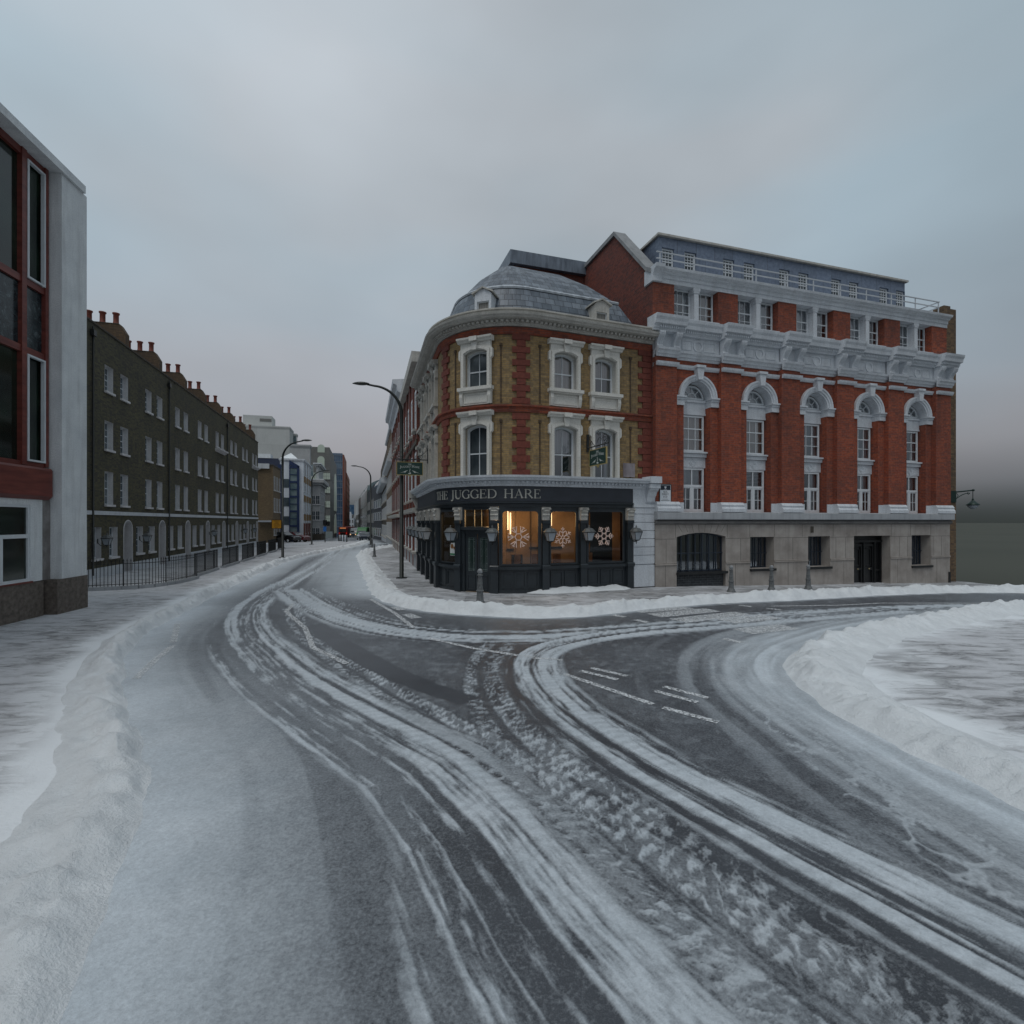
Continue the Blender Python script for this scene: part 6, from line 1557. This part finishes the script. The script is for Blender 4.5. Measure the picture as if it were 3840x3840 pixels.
t, w, zb = row_building('brown_brick_building', 'farther sooty brick building with a white cornice low on its front', 52.0, 84.0, 12.6, M_SOOT, [.4,3.0,5.6,9.4], 12, 1.1, [1.8,1.8,1.8,1.5])
c = MB(); c.sweep([(-.002,7.9),(-.7,8.0),(-.9,8.6),(-.002,8.7)], 0, w); c.box(0, w, -.08, -.003, -1.5, .3); c.build('ledge', M_WHT, t)
# left-hand row
M_WREN = stone('white_render', (.58,.63,.69), (.68,.73,.79), .6, 1.5, .2, (.3,.3,.32))
M_BLUE = paint('navy_blue_frame', (.014,.032,.095), .4, .15); M_GLT = darkglass('pale_blue_glass', (.10,.15,.17), (.24,.30,.31), .08, .5)
M_BEI = stone('beige_cladding', (.50,.52,.51), (.58,.60,.59), .8, .3, .2, (.3,.3,.3), joints=(6.0,3.4), fine=8); M_GRY = stone('grey_facade', (.15,.15,.145), (.20,.20,.19), .7, .4, .2, (.10,.10,.10), fine=8)
M_CREAM = stone('pale_grey_facade', (.34,.35,.355), (.43,.44,.44), .8, .5, .3, (.25,.25,.25), fine=8)
M_YB = brick('ochre_brick', (.21,.15,.082), (.155,.112,.065), (.14,.11,.08), (.06,.05,.04), .6); M_TWR = stone('terracotta_cladding', (.22,.072,.045), (.30,.10,.065), .7, .6, .2, (.14,.05,.04), joints=(1.4,2.2), fine=8)
M_GLBL = darkglass('blue_curtain_glass', (.035,.085,.17), (.14,.22,.30), .1, .25); M_GLGR = darkglass('green_grey_glass', (.05,.075,.07), (.15,.19,.18), .1, .25)
M_LIT = glow('pale_office_light', (.40,.46,.40), .10); M_DKG2 = paint('dark_blue_grey', (.025,.035,.07), .6)
r_, w, dp, H = far_block('ochre_brick_building', 'ochre brick building next to the last terrace house', 'building', 955, 1024, 1052, 63, 1743, M_YB, None, (3,(1.0,3.9,6.6),.9,1.7), cornice=(.06,.10,M_SOOT))
c = MB(); c.box(w-1.6, w+.3, -1.2, 0-.003, 2.6, 2.8); c.build('porch_canopy', M_WHT, r_)
c = MB(); c.box(-.0, w-.4, -.3, -.004, H-.5, H+.1); c.build('ledge', M_WHT, r_)
r_, w, dp, H = far_block('white_building', 'white building with a tall glazed stair framed in navy blue', 'building', 1050, 1138, 1166, 72, 1722, M_WREN, None, (3,(1.2,4.2,7.2,9.6),1.0,1.7,False), cornice=(.15,.2,M_WHT))
k = w/88.0
g = MB(); g.box((1087-1050)*k, (1119-1050)*k, -.25, -.003, .0, H-.9); g.build('glazed_stair', M_GLT, r_)
g = MB(); x0, x1 = (1087-1050)*k, (1119-1050)*k; g.box(x1-.16, x1+.16, -.34, -.251, -.3, H-1.0); g.box(x0-.06, x0+.05, -.32, -.251, 0, H-.9)
for z in np.linspace(.2, H-1.2, 6): g.box(x0, x1, -.33, -.252, z-.13, z+.13)
for z in np.linspace(.2, H-1.2, 11)[1::2]: g.box(x0, x1, -.31, -.252, z-.04, z+.04)
g.extrude([(x0-.05,H-.9),(x0-.05,H-.2),(x1+.16,H-1.0),(x1+.16,H-1.35)], -.34, -.253); g.build('stair_frame', M_BLUE, r_)
g = MB(); g.box(-.25, .18, -.08, -.003, -.5, H-.8); g.build('blue_strip', M_BLUE, r_)
for z in (2.4, 5.0, 7.6): 
    q = MB(); q.box((1052-1050)*k+.35, (1052-1050)*k+1.1, -.05, -.003, z, z+1.2); q.build('window', M_GLB, r_)
g = MB(); 
for i in range(3):
    y0 = dp*(i+.12)/3; y1 = dp*(i+.88)/3
    for z in (3.0,5.7,8.4): g.box(w+.003, w+.05, y0, y1, z, z+.9)
g.build('brown_panel', paint('ochre_panel', (.22,.13,.045), .6, .2), r_)
g = MB(); 
for i in range(4): y0 = dp*i/3.3; g.box(w+.004, w+.12, y0, y0+dp*.16, -.8, 2.6)
g.build('red_pier', M_REDD, r_)
g = MB(); b0 = len(g.v); g.poly([(0,0,H+.05),(w*.75,0,H+.05),(w*.4,1.5,H+1.0)]); g.poly([(0,0,H+.05),(w*.4,1.5,H+1.0),(w*.3,4,H+1.0),(0,5,H+.05)]); g.poly([(w*.75,0,H+.05),(w*.75,5,H+.05),(w*.3,4,H+1.0),(w*.4,1.5,H+1.0)]); g.build('snowy_roof', SNOW, r_)
r_, w, dp, H = far_block('classical_building', 'pale classical building with a heavy stepped cornice', 'building', 1166, 1200, 1219, 92, 1800, M_CREAM, (2,(.6,3.6,6.4),.7,1.6), (6,(.6,3.6,6.4,8.7),.8,1.5), cornice=(.7,.5,M_CREAM))
g = MB(); g.box(.8, w-.3, .8, dp-.5, H+.02, H+2.6); g.box(.5, w, .5, dp, H+2.6, H+2.95); g.build('attic_storey', M_CREAM, r_)
g = MB(); g.box(.3, w+.2, .3, dp+.2, H+2.951, H+3.1); g.box(-.65, w+.65, -.65, dp+.65, H+.022, H+.14); g.build('snow_layer', SNOW, r_)
g = MB(); g.box(-.3, w+.35, -.35, dp*.6, -1.5, 1.1); g.build('ground_storey', M_SOOT, r_)
r_, w, dp, H = far_block('beige_office_block', 'large blank beige office block rising behind the white building', 'building', 905, 1086, 1100, 112, 1601, M_BEI, None, None, cornice=(.1,.25,M_BEI))
g = MB(); kx = w/181; g.box(0, (1014-905)*kx, 1.5, dp, H+.03, EYE-zf(0,112)+(1957.5-1560)*112/1920); g.build('upper_block', M_BEI, r_)
g = MB(); g.box((968-905)*kx, (1012-905)*kx, 1.43, 1.497, H+1.2, H+1.8); g.build('louvre', M_GRY, r_)
far_block('glazed_office', 'narrow glazed tower stepping down beside the beige office block', 'building', 1086, 1112, 1116, 118, 1627, M_GLT, None, None, cornice=(.1,.3,M_BEI))
r_, w, dp, H = far_block('glazed_office', 'glass fronted office behind the nearest left street lamp', 'building', 1088, 1162, 1166, 105, 1669, M_CREAM, (7,(4.5,8.0,12.9),1.9,2.4), None, glass=M_GLT, cornice=(.2,.3,M_CREAM), framemat=M_CREAM)
r_, w, dp, H = far_block('dark_roofed_building', 'dark blue railed roof block above the ochre brick building', 'building', 965, 1130, 1140, 86, 1722, M_DKG2, None, None)
c = MB(); c.box(0, w*.3, -.1, 2, H, H+.7); c.build('snow_layer', SNOW, r_)
r_, w, dp, H = far_block('arched_office_block', 'grey office block with tall arched windows up the street', 'building', 1163, 1238, 1262, 128, 1700, M_GRY, (5,(4,7.6,11.2,14.6),1.0,1.7), (4,(4,7.6,11.2,14.6),1.0,1.7), glass=M_LIT, framemat=M_GRY)
g = MB(); ux_ = w/75
for (a, b, z0, z1) in ((1190,1217,H-3.6,H-.8),): 
    g.extrude(outline((a-1163)*ux_, (b-1163)*ux_, z0, z1, (b-a)*ux_/2, 10), -.12, -.003)
g.build('arched_window', M_LIT, r_)
g = MB(); g.box(0, (1235-1163)*ux_, .5, dp*.7, H+.0, EYE-zf(0,128)+(1957.5-1677)*128/1920); g.build('upper_block', M_GRY, r_)
g = MB(); g.extrude(outline((1190-1163)*ux_, (1217-1163)*ux_, H+.2, H+2.2, (27*ux_)/2, 10), .38, .497); g.build('arched_window', M_LIT, r_)
g = MB(); 
for z0, z1 in ((H-14.0,H-3.2),(1.5,H-14.8)): 
    b_ = MB(); yy0, yy1 = dp*.55, dp*.95
    pts = outline(yy0, yy1, z0, z1, (yy1-yy0)/2, 8); i0 = len(g.v); m = len(pts)
    g.v += [(w+.003, p[0], p[1]) for p in pts]+[(w+.14, p[0], p[1]) for p in pts]; g.f += [tuple(range(i0,i0+m)), tuple(range(i0+m,i0+2*m))]+[(i0+i,i0+(i+1)%m,i0+m+(i+1)%m,i0+m+i) for i in range(m)]; g.sm += [False]*(m+2)
g.build('bay_window', M_LIT, r_)
g = MB(); 
for px_ in (1160,1163.5): pass
M_PAN = paint('pale_hoarding', (.33,.38,.38), .6, .1)
g.box(w*.6, w+.6, -.5, -.1, -1.5, 1.6); g.build('hoarding', M_PAN, r_)
r_, w, dp, H = far_block('glass_tower', 'blue glass and terracotta tower beyond the arched office', 'tower', 1238, 1284, 1294, 165, 1700, M_GLBL, None, (5,tuple(np.arange(2,24,2.6)),1.6,.35), framemat=M_TWR, glass=M_GLBL)
g = MB(); g.box(w-.01+.02, w+.5, -.1, dp, -3, H-.4); g.build('terracotta_flank', M_TWR, r_)
g = MB()
for z in np.arange(1, H, 2.1): g.box(-.05, w, -.15, -.003, z, z+.25)
for x in np.linspace(0, w, 8): g.box(x-.06, x+.06, -.18, -.151, -2, H)
g.build('facade_grid', paint('pale_blue_grid', (.16,.20,.26), .5, .3), r_)
r_, w, dp, H = far_block('terracotta_block', 'lower terracotta block against the glass tower', 'building', 1290, 1300, 1311, 178, 1772, M_TWR, None, None)
g = MB()
for z in np.arange(1, H, 2.4): g.box(w+.003, w+.12, .2, dp-.2, z, z+.3)
g.build('pale_band', M_YB, r_)
r_, w, dp, H = far_block('white_gabled_building', 'white building with a shaped gable closing the street', 'building', 1297, 1327, 1332, 232, 1941, M_WREN, (3,(1.5,3.6,5.8,8),.7,1.4), None)
g = MB(); g.extrude([(w*.12,H),(w*.12,H+.9),(w*.3,H+1.6),(w*.35,H+2.6),(w*.65,H+2.6),(w*.7,H+1.6),(w*.95,H+.9),(w*.95,H)], 0, .6); g.extrude(outline(w*.42,w*.62,H-.4,H+1.6,w*.1,8), -.1, -.003); g.build('gable', M_WREN, r_)
far_block('distant_office', 'hazy blue grey office at the very end of the street', 'building', 1308, 1330, 1336, 290, 1893, M_GLBL, (5,(4,7,10),2.2,1.8), None, framemat=M_CREAM)
far_block('distant_office', 'grey building between the white gable and the stepped glass block', 'building', 1328, 1336, 1346, 250, 1880, M_CREAM, None, None)
# right side far: fronts seen edge-on, curving left
M_DKG = stone('dark_facade', (.035,.04,.055), (.06,.065,.08), .5, .5, .2)
def side_block(name, label, pxa, pxb, Ya, Yb, ytop, mat, rowsz, n, ww, wh, glass, fm, roof=None):
    "front runs from (pxa,Ya) far to (pxb,Yb) near, seen obliquely"
    A = Vector((xpx(pxa)*Ya, Ya, 0)); B = Vector((xpx(pxb)*Yb, Yb, 0)); d = B-A; w = d.length; zb = min(zf(A.x,A.y), zf(B.x,B.y))
    zt = EYE+(1957.5-ytop)*Ya/1920
    t = thing(name, label, 'building', (A.x, A.y, zb), math.atan2(d.y, d.x)); H = zt-zb
    b = MB(); b.box(0, w, 0, 12, -1, H); b.build('wall', mat, t)
    f = MB(); f.ring(outline(-ww/2,ww/2,0,wh), outline(-ww/2+.08,ww/2-.08,.08,wh-.08), -.08, .02); p = MB(); p.poly([(-ww/2+.05,-.03,.05),(ww/2-.05,-.03,.05),(ww/2-.05,-.03,wh-.05),(-ww/2+.05,-.03,wh-.05)])
    pr = None
    for i in range(n):
        for z in rowsz:
            if z+wh > H: continue
            if pr is None: pr = f.build('window', fm, t); p.build('pane', glass, pr); o = pr
            else: o = copy_tree(pr)
            o.location = (w*(i+.5)/n, 0, z)
    if roof == 'curve':
        g = MB(); n_ = 10; prof = [(0,H)]+[(6-6*math.cos(math.pi/2*k/n_), H+3.2*math.sin(math.pi/2*k/n_)) for k in range(n_+1)]+[(12,H+3.2),(12,H)]; g.sweep(prof, 0, w); g.build('vaulted_roof', glass, t)
    elif roof == 'step':
        g = MB(); g.box(.5, w-.5, 1.2, 11, H, H+2.5); g.box(1.2, w-1.2, 2.6, 10, H+2.5, H+4.5); g.build('stepped_roof', glass, t)
    return t
side_block('stepped_glass_block', 'pale green glass block with a stepped roof down the street', 1334, 1352, 245, 190, 1885, M_CREAM, (1,4.2,7.4), 9, 3.6, 2.2, M_GLGR, M_GRY, 'step')
side_block('glass_office_block', 'green grey glass office with a rounded roof on the right of the street', 1352, 1376, 188, 140, 1868, M_GLGR, (1,4.2,7.4), 10, 3.8, 2.4, M_GLT, M_CREAM, 'curve')
side_block('dark_office_block', 'dark office front with pale floor bands right of the far lamp', 1378, 1402, 138, 108, 1848, M_DKG, (1,4.1,7.2), 7, 3.2, 2.0, M_GLGR, M_CREAM, None)
side_block('domed_building', 'dark building with a low domed roof before the brown brick row', 1402, 1431, 106, 92, 1835, M_DKG, (.8,3.8,6.2), 4, 2.6, 1.6, M_GLB, M_WHT, 'curve')
# ================================================================== STREET FURNITURE AND VEHICLES
M_POST = iron('dark_green_post', (.016,.020,.019)); M_BOLL = stone('worn_bollard_iron', (.05,.055,.058), (.20,.215,.22), .5, 14, .5, (.02,.02,.02))
SNOWCAP = paint('snow_cap', (.55,.58,.60), .7, .1)
def make_bollard(label):
    t = thing('bollard', label, 'bollard', (0,0,0), 0, 'cast iron bollards on the pavements')
    b = MB(); b.lathe([(.17,0),(.17,.05),(.145,.07),(.14,.12),(.115,.15),(.11,.17)], n=18); b.build('base', M_BOLL, t)
    b = MB(); b.lathe([(.108,.17),(.094,.40),(.093,.42)], n=20, flute=.13, sm=False); b.lathe([(.09,.42),(.115,.43),(.118,.455),(.10,.47)], n=18); b.lathe([(.09,.47),(.066,.86),(.064,.88)], n=20, flute=.15, sm=False)
    b.lathe([(.06,.88),(.082,.895),(.085,.915),(.065,.93),(.055,.945)], n=18); b.build('shaft', M_BOLL, t)
    b = MB(); b.lathe([(.03,.94)]+[(.083*math.cos(R(a)), 1.015+.083*math.sin(R(a))) for a in range(-65,90,12)]+[(.001,1.098)], n=18); b.build('ball_top', stone('ball_iron', (.16,.17,.18), (.34,.36,.38), .4, 8, .4, (.04,.04,.04)), t)
    return t
def pl(px, py, z): x, y = px2w(px, py, z); return x, y
spots = [(1800,2270,ZR,1.0,'bollard standing before the pub entrance doors'),(2742,2226,.02,.88,'bollard beside the arched barred window'),(2893,2223,-.05,.88,'middle bollard of three along the granite building'),(3031,2216,-.09,.88,'bollard nearest the black double door of the granite building'),
         (1404,2088,ZR,.88,'nearer of two bollards by the far right street lamp'),(1396,2057,ZR,.88,'farther of two bollards by the far right street lamp')]
b0 = make_bollard(spots[0][4])
for i, (px_, py_, z, s, lab) in enumerate(spots):
    o = b0 if i == 0 else copy_tree(b0); x, y = pl(px_, py_, z); o.location = (x, y, zf(x, y)+ZR-.01); o.scale = (s, s, s); o['label'] = lab
def make_lamp(label, H=8.55, reach=1.75, r=.085):
    t = thing('street_lamp', label, 'street lamp', (0,0,0), 0, 'tall curved street lamps')
    p = MB(); p.box(-.22,.22,-.16,.16,0,.04); p.tube([(0,0,0),(0,0,1.9)], r*1.12, 12); p.tube([(0,0,1.9),(0,0,4.5)], r*.95, 12); p.build('pole', M_POST, t)
    c = MB(); n = 16; hb = H-1.35; arc = [(0,0,4.5),(0,0,hb)]
    for k in range(1, n+1):
        a = R(85*k/n); arc.append((1.30*(1-math.cos(a)), 0, hb+1.25*math.sin(a)))
    e = arc[-1]; arc.append((reach-.25, 0, H-.04)); c.tube(arc, [r*.9]*2+[r*(.9-.35*k/n) for k in range(1,n+1)]+[r*.5], 10); c.build('curved_arm', M_POST, t)
    h = MB(); 
    rows = []
    for k in range(9):
        u = k/8; x = reach-.34+.72*u; wd = .17*math.sin(math.pi*(.12+.84*u))**.6; up = .085*math.sin(math.pi*(.06+.9*u))**.7; dn = .06*math.sin(math.pi*(.1+.9*u))
        rows.append([(x, wd*math.cos(R(a)), H-.02+(up if math.sin(R(a)) > 0 else dn)*math.sin(R(a))) for a in range(0,360,30)])
    for a, b in zip(rows, rows[1:]):
        for j in range(12): k = (j+1) % 12; h.poly([a[j], a[k], b[k], b[j]], True)
    h.poly(rows[0]); h.poly(rows[-1]); h.build('lamp_head', M_POST, t)
    return t
ls = [(1506,2168,ZR,'nearest street lamp, standing right beside the pub side wall',math.pi,1.0),(1390,2043,ZR,'street lamp far down the right pavement behind the two bollards',math.pi,1.0),
      (1060,2091,ZL,'street lamp on the left pavement carrying the yellow sign',0,.98),(1169,2042,ZL,'farther street lamp on the left pavement',0,.98)]
l0 = make_lamp(ls[0][3])
for i, (px_, py_, z, lab, rz, s) in enumerate(ls):
    o = l0 if i == 0 else copy_tree(l0); x, y = pl(px_, py_, z); o.location = (x, y, zf(x, y)+z); o.rotation_euler = (0,0,rz+(.05 if rz else 0)); o.scale = (s,s,s); o['label'] = lab
# yellow notice on the left lamp
x, y = pl(1060, 2091, ZL); sc_ = y/1920
t = thing('road_sign', 'yellow rectangular road notice fixed to the left street lamp', 'sign', (x, y-.12, EYE+(1957.5-1982)*sc_), 0)
b = MB(); W_, H_ = 37*sc_, 33*sc_; b.box(-W_-.02, -.02, -.02, .0, 0, H_); b.build('panel', paint('amber_panel', (.42,.20,.012), .5, .08), t)
b = MB(); b.ring(outline(-W_-.03,-.01,-.01,H_+.01), outline(-W_+.0,-.04,.02,H_-.02), -.03, -.0205)
for i, wd in enumerate((.55,.30,.44,.62,.55,.28)):
    cx = -W_/2-.02; z = H_*(.86-.145*i); u = -wd*W_/2
    while u < wd*W_/2: b.box(cx+u, cx+u+.028, -.026, -.0205, z-.016, z+.016); u += .042
b.build('lettering', M_BLACK, t)
# blue sign and dark signal on a post far left
x, y = px2w(1219, 2034, 0); sc_ = y/1920
t = thing('signal_post', 'post with a dark signal head and blue sign at the far left kerb', 'signal', (x, y, zf(x, y)), 0)
b = MB(); b.tube([(0,0,0),(0,0,5.2)], .06, 8); b.build('post', M_POST, t)
b = MB(); z0 = EYE+(1957.5-1993)*sc_-zf(x,y); b.box(-.20,.20,-.12,-.07,z0,z0+.62); b.build('blue_sign', paint('road_blue', (.02,.13,.40), .5, .1), t)
b = MB(); b.box(-.2,.2,-.2,.15,z0+.75,z0+1.45); b.box(.22,.55,-.05,.2,z0+.7,z0+1.3); b.build('signal_head', M_BLACK, t)
for i in range(7):
    o = thing('bollard' if i == 0 else 'bollard', 'pale distant kerb bollard left of the bus, %s in its row' % ['nearest','second','third','fourth','fifth','sixth','farthest'][i], 'bollard', (-22.6-i*.62+.0, 70+i*1.3, zf(-22, 70+i*1.3)), 0, 'pale kerb bollards left of the bus')
    q = MB(); q.lathe([(.10,0),(.10,.85),(.06,.98),(.001,1.0)], n=8); q.build('post', M_WREN if i % 2 else M_BOLL, o)
# wall lamp on the far corner of the granite building
def corner_lamp():
    s = 16.8; q = Vector((5.39,19.6,0)) + FX*17.0 + Vector((-.297,.955,0))*.5
    t = thing('bracket_lamp', 'dark green bracket lamp hanging from the right corner of the brick building', 'lamp', (q.x, q.y, 3.5), 0)
    G = iron('bracket_green', (.012,.030,.026))
    b = MB(); b.box(-.36,-.06,-.40,-.34,.05,.60); b.box(-.08,.02,-.36,.30,.05,.60); b.tube([(0,0,.55),(.6,0,.60),(1.16,0,.66)], .035, 8); b.lathe([(.001,-.06),(.055,-.03),(.055,.03),(.001,.07)], (1.16,0,.66), 10)
    b.tube([(0,0,-.12)]+[(.02+.95*k/10, 0, -.10+.62*math.sin(R(90*k/10))**.8) for k in range(1,11)], .022, 6)
    b.tube([(.12,0,.3),(.32,0,.22),(.42,0,.40),(.34,0,.52)], .015, 5); b.tube([(.0,0,.2),(.14,0,.28),(.2,0,.5)], .015, 5); b.tube([(1.0,0,.52),(.92,0,.45),(.86,0,.5),(.9,0,.56)], .014, 5)
    b.build('bracket', G, t)
    b = MB(); b.tube([(1.14,0,.64),(1.14,0,.26)], .014, 6); b.lathe([(.03,.26),(.05,.20),(.04,.17),(.09,.12),(.16,.05),(.265,-.04),(.27,-.075),(.23,-.08)], (1.14,0,0), 20); b.build('shade', G, t)
    b = MB(); b.lathe([(.225,-.08),(.20,-.15),(.14,-.22),(.06,-.265),(.001,-.275)], (1.14,0,0), 20); b.build('glass_bowl', M_LGL, t)
corner_lamp()
# ------------------------------------------------------------------ vehicles far up the street
M_TYRE = paint('tyre', (.015,.015,.015), .8, .1); M_LAMPR = glow('tail_lamp', (.5,.02,.01), .6)
def loftbody(mb, secs, cap=True):
    "secs: list of closed (x,z) outlines at y positions"
    for (y0, a), (y1, b) in zip(secs, secs[1:]):
        m = len(a)
        for j in range(m): k = (j+1) % m; mb.poly([(a[j][0],y0,a[j][1]),(a[k][0],y0,a[k][1]),(b[k][0],y1,b[k][1]),(b[j][0],y1,b[j][1])], False)
    mb.poly([(p[0],secs[0][0],p[1]) for p in secs[0][1]]); mb.poly([(p[0],secs[-1][0],p[1]) for p in secs[-1][1]])
def rrect(w, z0, z1, r=.12): return [(-w+r,z0),(w-r,z0),(w,z0+r),(w,z1-r),(w-r,z1),(-w+r,z1),(-w,z1-r),(-w,z0+r)]
def wheel(t, x, y, r, wd):
    b = MB(); b.lathe([(r*.5,-wd/2),(r,-wd/2+.02),(r,wd/2-.02),(r*.5,wd/2)], n=16); v = b.v; b.v = [(q[2]+x, q[0]+y, q[1]+r) for q in v]; w = b.build('wheel', M_TYRE, t)
    b = MB(); b.lathe([(.001,-wd/2+.0),(r*.5,-wd/2-.01),(r*.5,wd/2+.01),(.001,wd/2)], n=12); b.v = [(q[2]+x, q[0]+y, q[1]+r) for q in b.v]; b.build('hub', M_SASH, w)
def bus():
    Y = 150; X = xpx(1286)*Y; t = thing('bus', 'red bus seen from behind, driving away up the street', 'bus', (X, Y, zf(X,Y)+.0), .10)
    red = paint('bus_red', (.33,.030,.028), .35, .06)
    b = MB(); loftbody(b, [(0,rrect(1.22,.35,2.95,.2)),(.25,rrect(1.27,.3,3.05,.15)),(11,rrect(1.27,.3,3.05,.15)),(11.3,rrect(1.2,.4,2.9,.2))]); b.build('body', red, t)
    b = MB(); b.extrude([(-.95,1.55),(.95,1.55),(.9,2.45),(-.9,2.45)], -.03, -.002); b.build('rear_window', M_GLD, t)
    b = MB(); b.box(-.85,.85,-.05,-.002,2.55,2.85); b.build('destination_panel', glow('amber_glow', (.7,.25,.10), .5), t)
    b = MB(); b.box(-1.1,1.1,-.06,-.003,.40,.62); b.build('bumper', M_BLACK, t)
    b = MB(); b.box(-.6,.6,-.04,-.003,.8,1.25); b.build('engine_grille', M_BLACK, t)
    for sx in (-1,1):
        q = MB(); q.box(sx*1.02-.1, sx*1.02+.1, -.05, -.002, .95, 1.45); q.build('tail_lamp', M_LAMPR, t)
        for i in range(5): q = MB(); q.box(sx*1.275-.01, sx*1.275+.01, .8+i*2.0, 2.5+i*2.0, 1.5, 2.5); q.build('side_window', M_GLD, t)
        for yy in (2.6, 8.6): wheel(t, sx*1.08, yy, .48, .3)
bus()
def van(label, px_, Y, c1, c2, H=2.6, L=5.5, rz=0.0, W_=1.0, front=True):
    X = xpx(px_)*Y; t = thing('van', label, 'van', (X, Y, zf(X,Y)), rz)
    b = MB(); loftbody(b, [(0,rrect(W_*.95,.35,1.15,.12)),(.15,rrect(W_,.3,1.25,.12)),(.8,rrect(W_,.3,1.4,.12)),(1.5,rrect(W_,.3,H-.35,.15)),(1.9,rrect(W_,.3,H,.15)),(L,rrect(W_,.3,H,.12))]); b.build('body', c1, t)
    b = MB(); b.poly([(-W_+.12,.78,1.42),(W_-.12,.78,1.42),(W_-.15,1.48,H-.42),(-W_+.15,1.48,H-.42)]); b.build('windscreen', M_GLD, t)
    b = MB(); b.box(-.6,.6,-.03,-.002,.55,.9); b.build('grille', M_BLACK, t)
    for sx in (-1,1):
        q = MB(); q.box(sx*.75-.13, sx*.75+.13, -.03, .05, .75, .98); q.build('headlight', c2, t)
        for yy in (.9, L-1.0): wheel(t, sx*(W_-.12), yy, .34, .22)
M_HL = glow('lit_headlamp', (1,.6,.3), 1.2); M_HD = darkglass('headlamp_glass', (.2,.2,.2), (.35,.35,.35))
van('white high-sided van with lit headlamps beside the red bus', 1324, 150, paint('van_white', (.42,.45,.48), .4, .05), M_HL, 2.75, 6, .1, 1.05)
van('green van or lorry behind the parked silver car', 1353, 122, paint('van_green', (.03,.16,.05), .5, .1), M_HD, 2.6, 6, .1, 1.15)
def car(label, px_, Y, paintm, rz, group='cars along the street'):
    X = xpx(px_)*Y; t = thing('car', label, 'car', (X, Y, zf(X,Y)), rz, group)
    prof = [(-2.1,.35),(-2.15,.75),(-1.7,.92),(-1.0,.98),(-.45,1.38),(.75,1.42),(1.45,1.05),(2.0,.98),(2.12,.7),(2.08,.35)]
    b = MB(); m = len(prof)
    L_ = [(-.82,[(y, z) for y, z in prof]),(.82,prof)]
    for s_, xx in ((-1,.80),(1,.80)): pass
    V = lambda x, p: (x*(1 if p[1] < 1.0 else .82), p[0], p[1])
    i0 = 0; b.v = [V(-.85,p) for p in prof]+[V(.85,p) for p in prof]; b.f = [tuple(range(m)), tuple(range(m,2*m))]+[(i,(i+1)%m,m+(i+1)%m,m+i) for i in range(m)]; b.sm = [False]*(m+2); b.build('body', paintm, t)
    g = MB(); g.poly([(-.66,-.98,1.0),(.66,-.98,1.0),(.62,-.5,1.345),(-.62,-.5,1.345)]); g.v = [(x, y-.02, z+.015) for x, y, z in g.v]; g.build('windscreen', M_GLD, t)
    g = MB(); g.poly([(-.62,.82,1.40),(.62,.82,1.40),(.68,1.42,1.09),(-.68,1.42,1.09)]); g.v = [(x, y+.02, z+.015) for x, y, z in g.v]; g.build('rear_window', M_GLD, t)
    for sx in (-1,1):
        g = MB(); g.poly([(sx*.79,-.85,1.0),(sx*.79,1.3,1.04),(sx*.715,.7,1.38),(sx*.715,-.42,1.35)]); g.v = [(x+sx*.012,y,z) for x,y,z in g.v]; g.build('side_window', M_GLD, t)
        g = MB(); g.box(sx*.66-.13, sx*.66+.13, -2.17, -2.08, .62, .78); g.build('headlight', M_HD, t)
        g = MB(); g.box(sx*.68-.12, sx*.68+.12, 2.07, 2.15, .68, .86); g.build('tail_lamp', M_LAMPR, t)
        for yy in (-1.35,1.3): wheel(t, sx*.76, yy, .31, .2)
car('silver car on the right of the street behind the snow bank', 1362, 96, paint('car_silver', (.36,.38,.42), .3, .05), .12)
car('dark car below the green van', 1372, 88, paint('car_navy', (.03,.04,.06), .3, .05), .15)
car('dark car parked behind the railings by the white building', 1060, 66, paint('car_black', (.012,.013,.016), .25, .1), R(78))
car('small dark red car beside the parked black car', 1098, 70, paint('car_maroon', (.12,.015,.02), .3, .1), R(80))
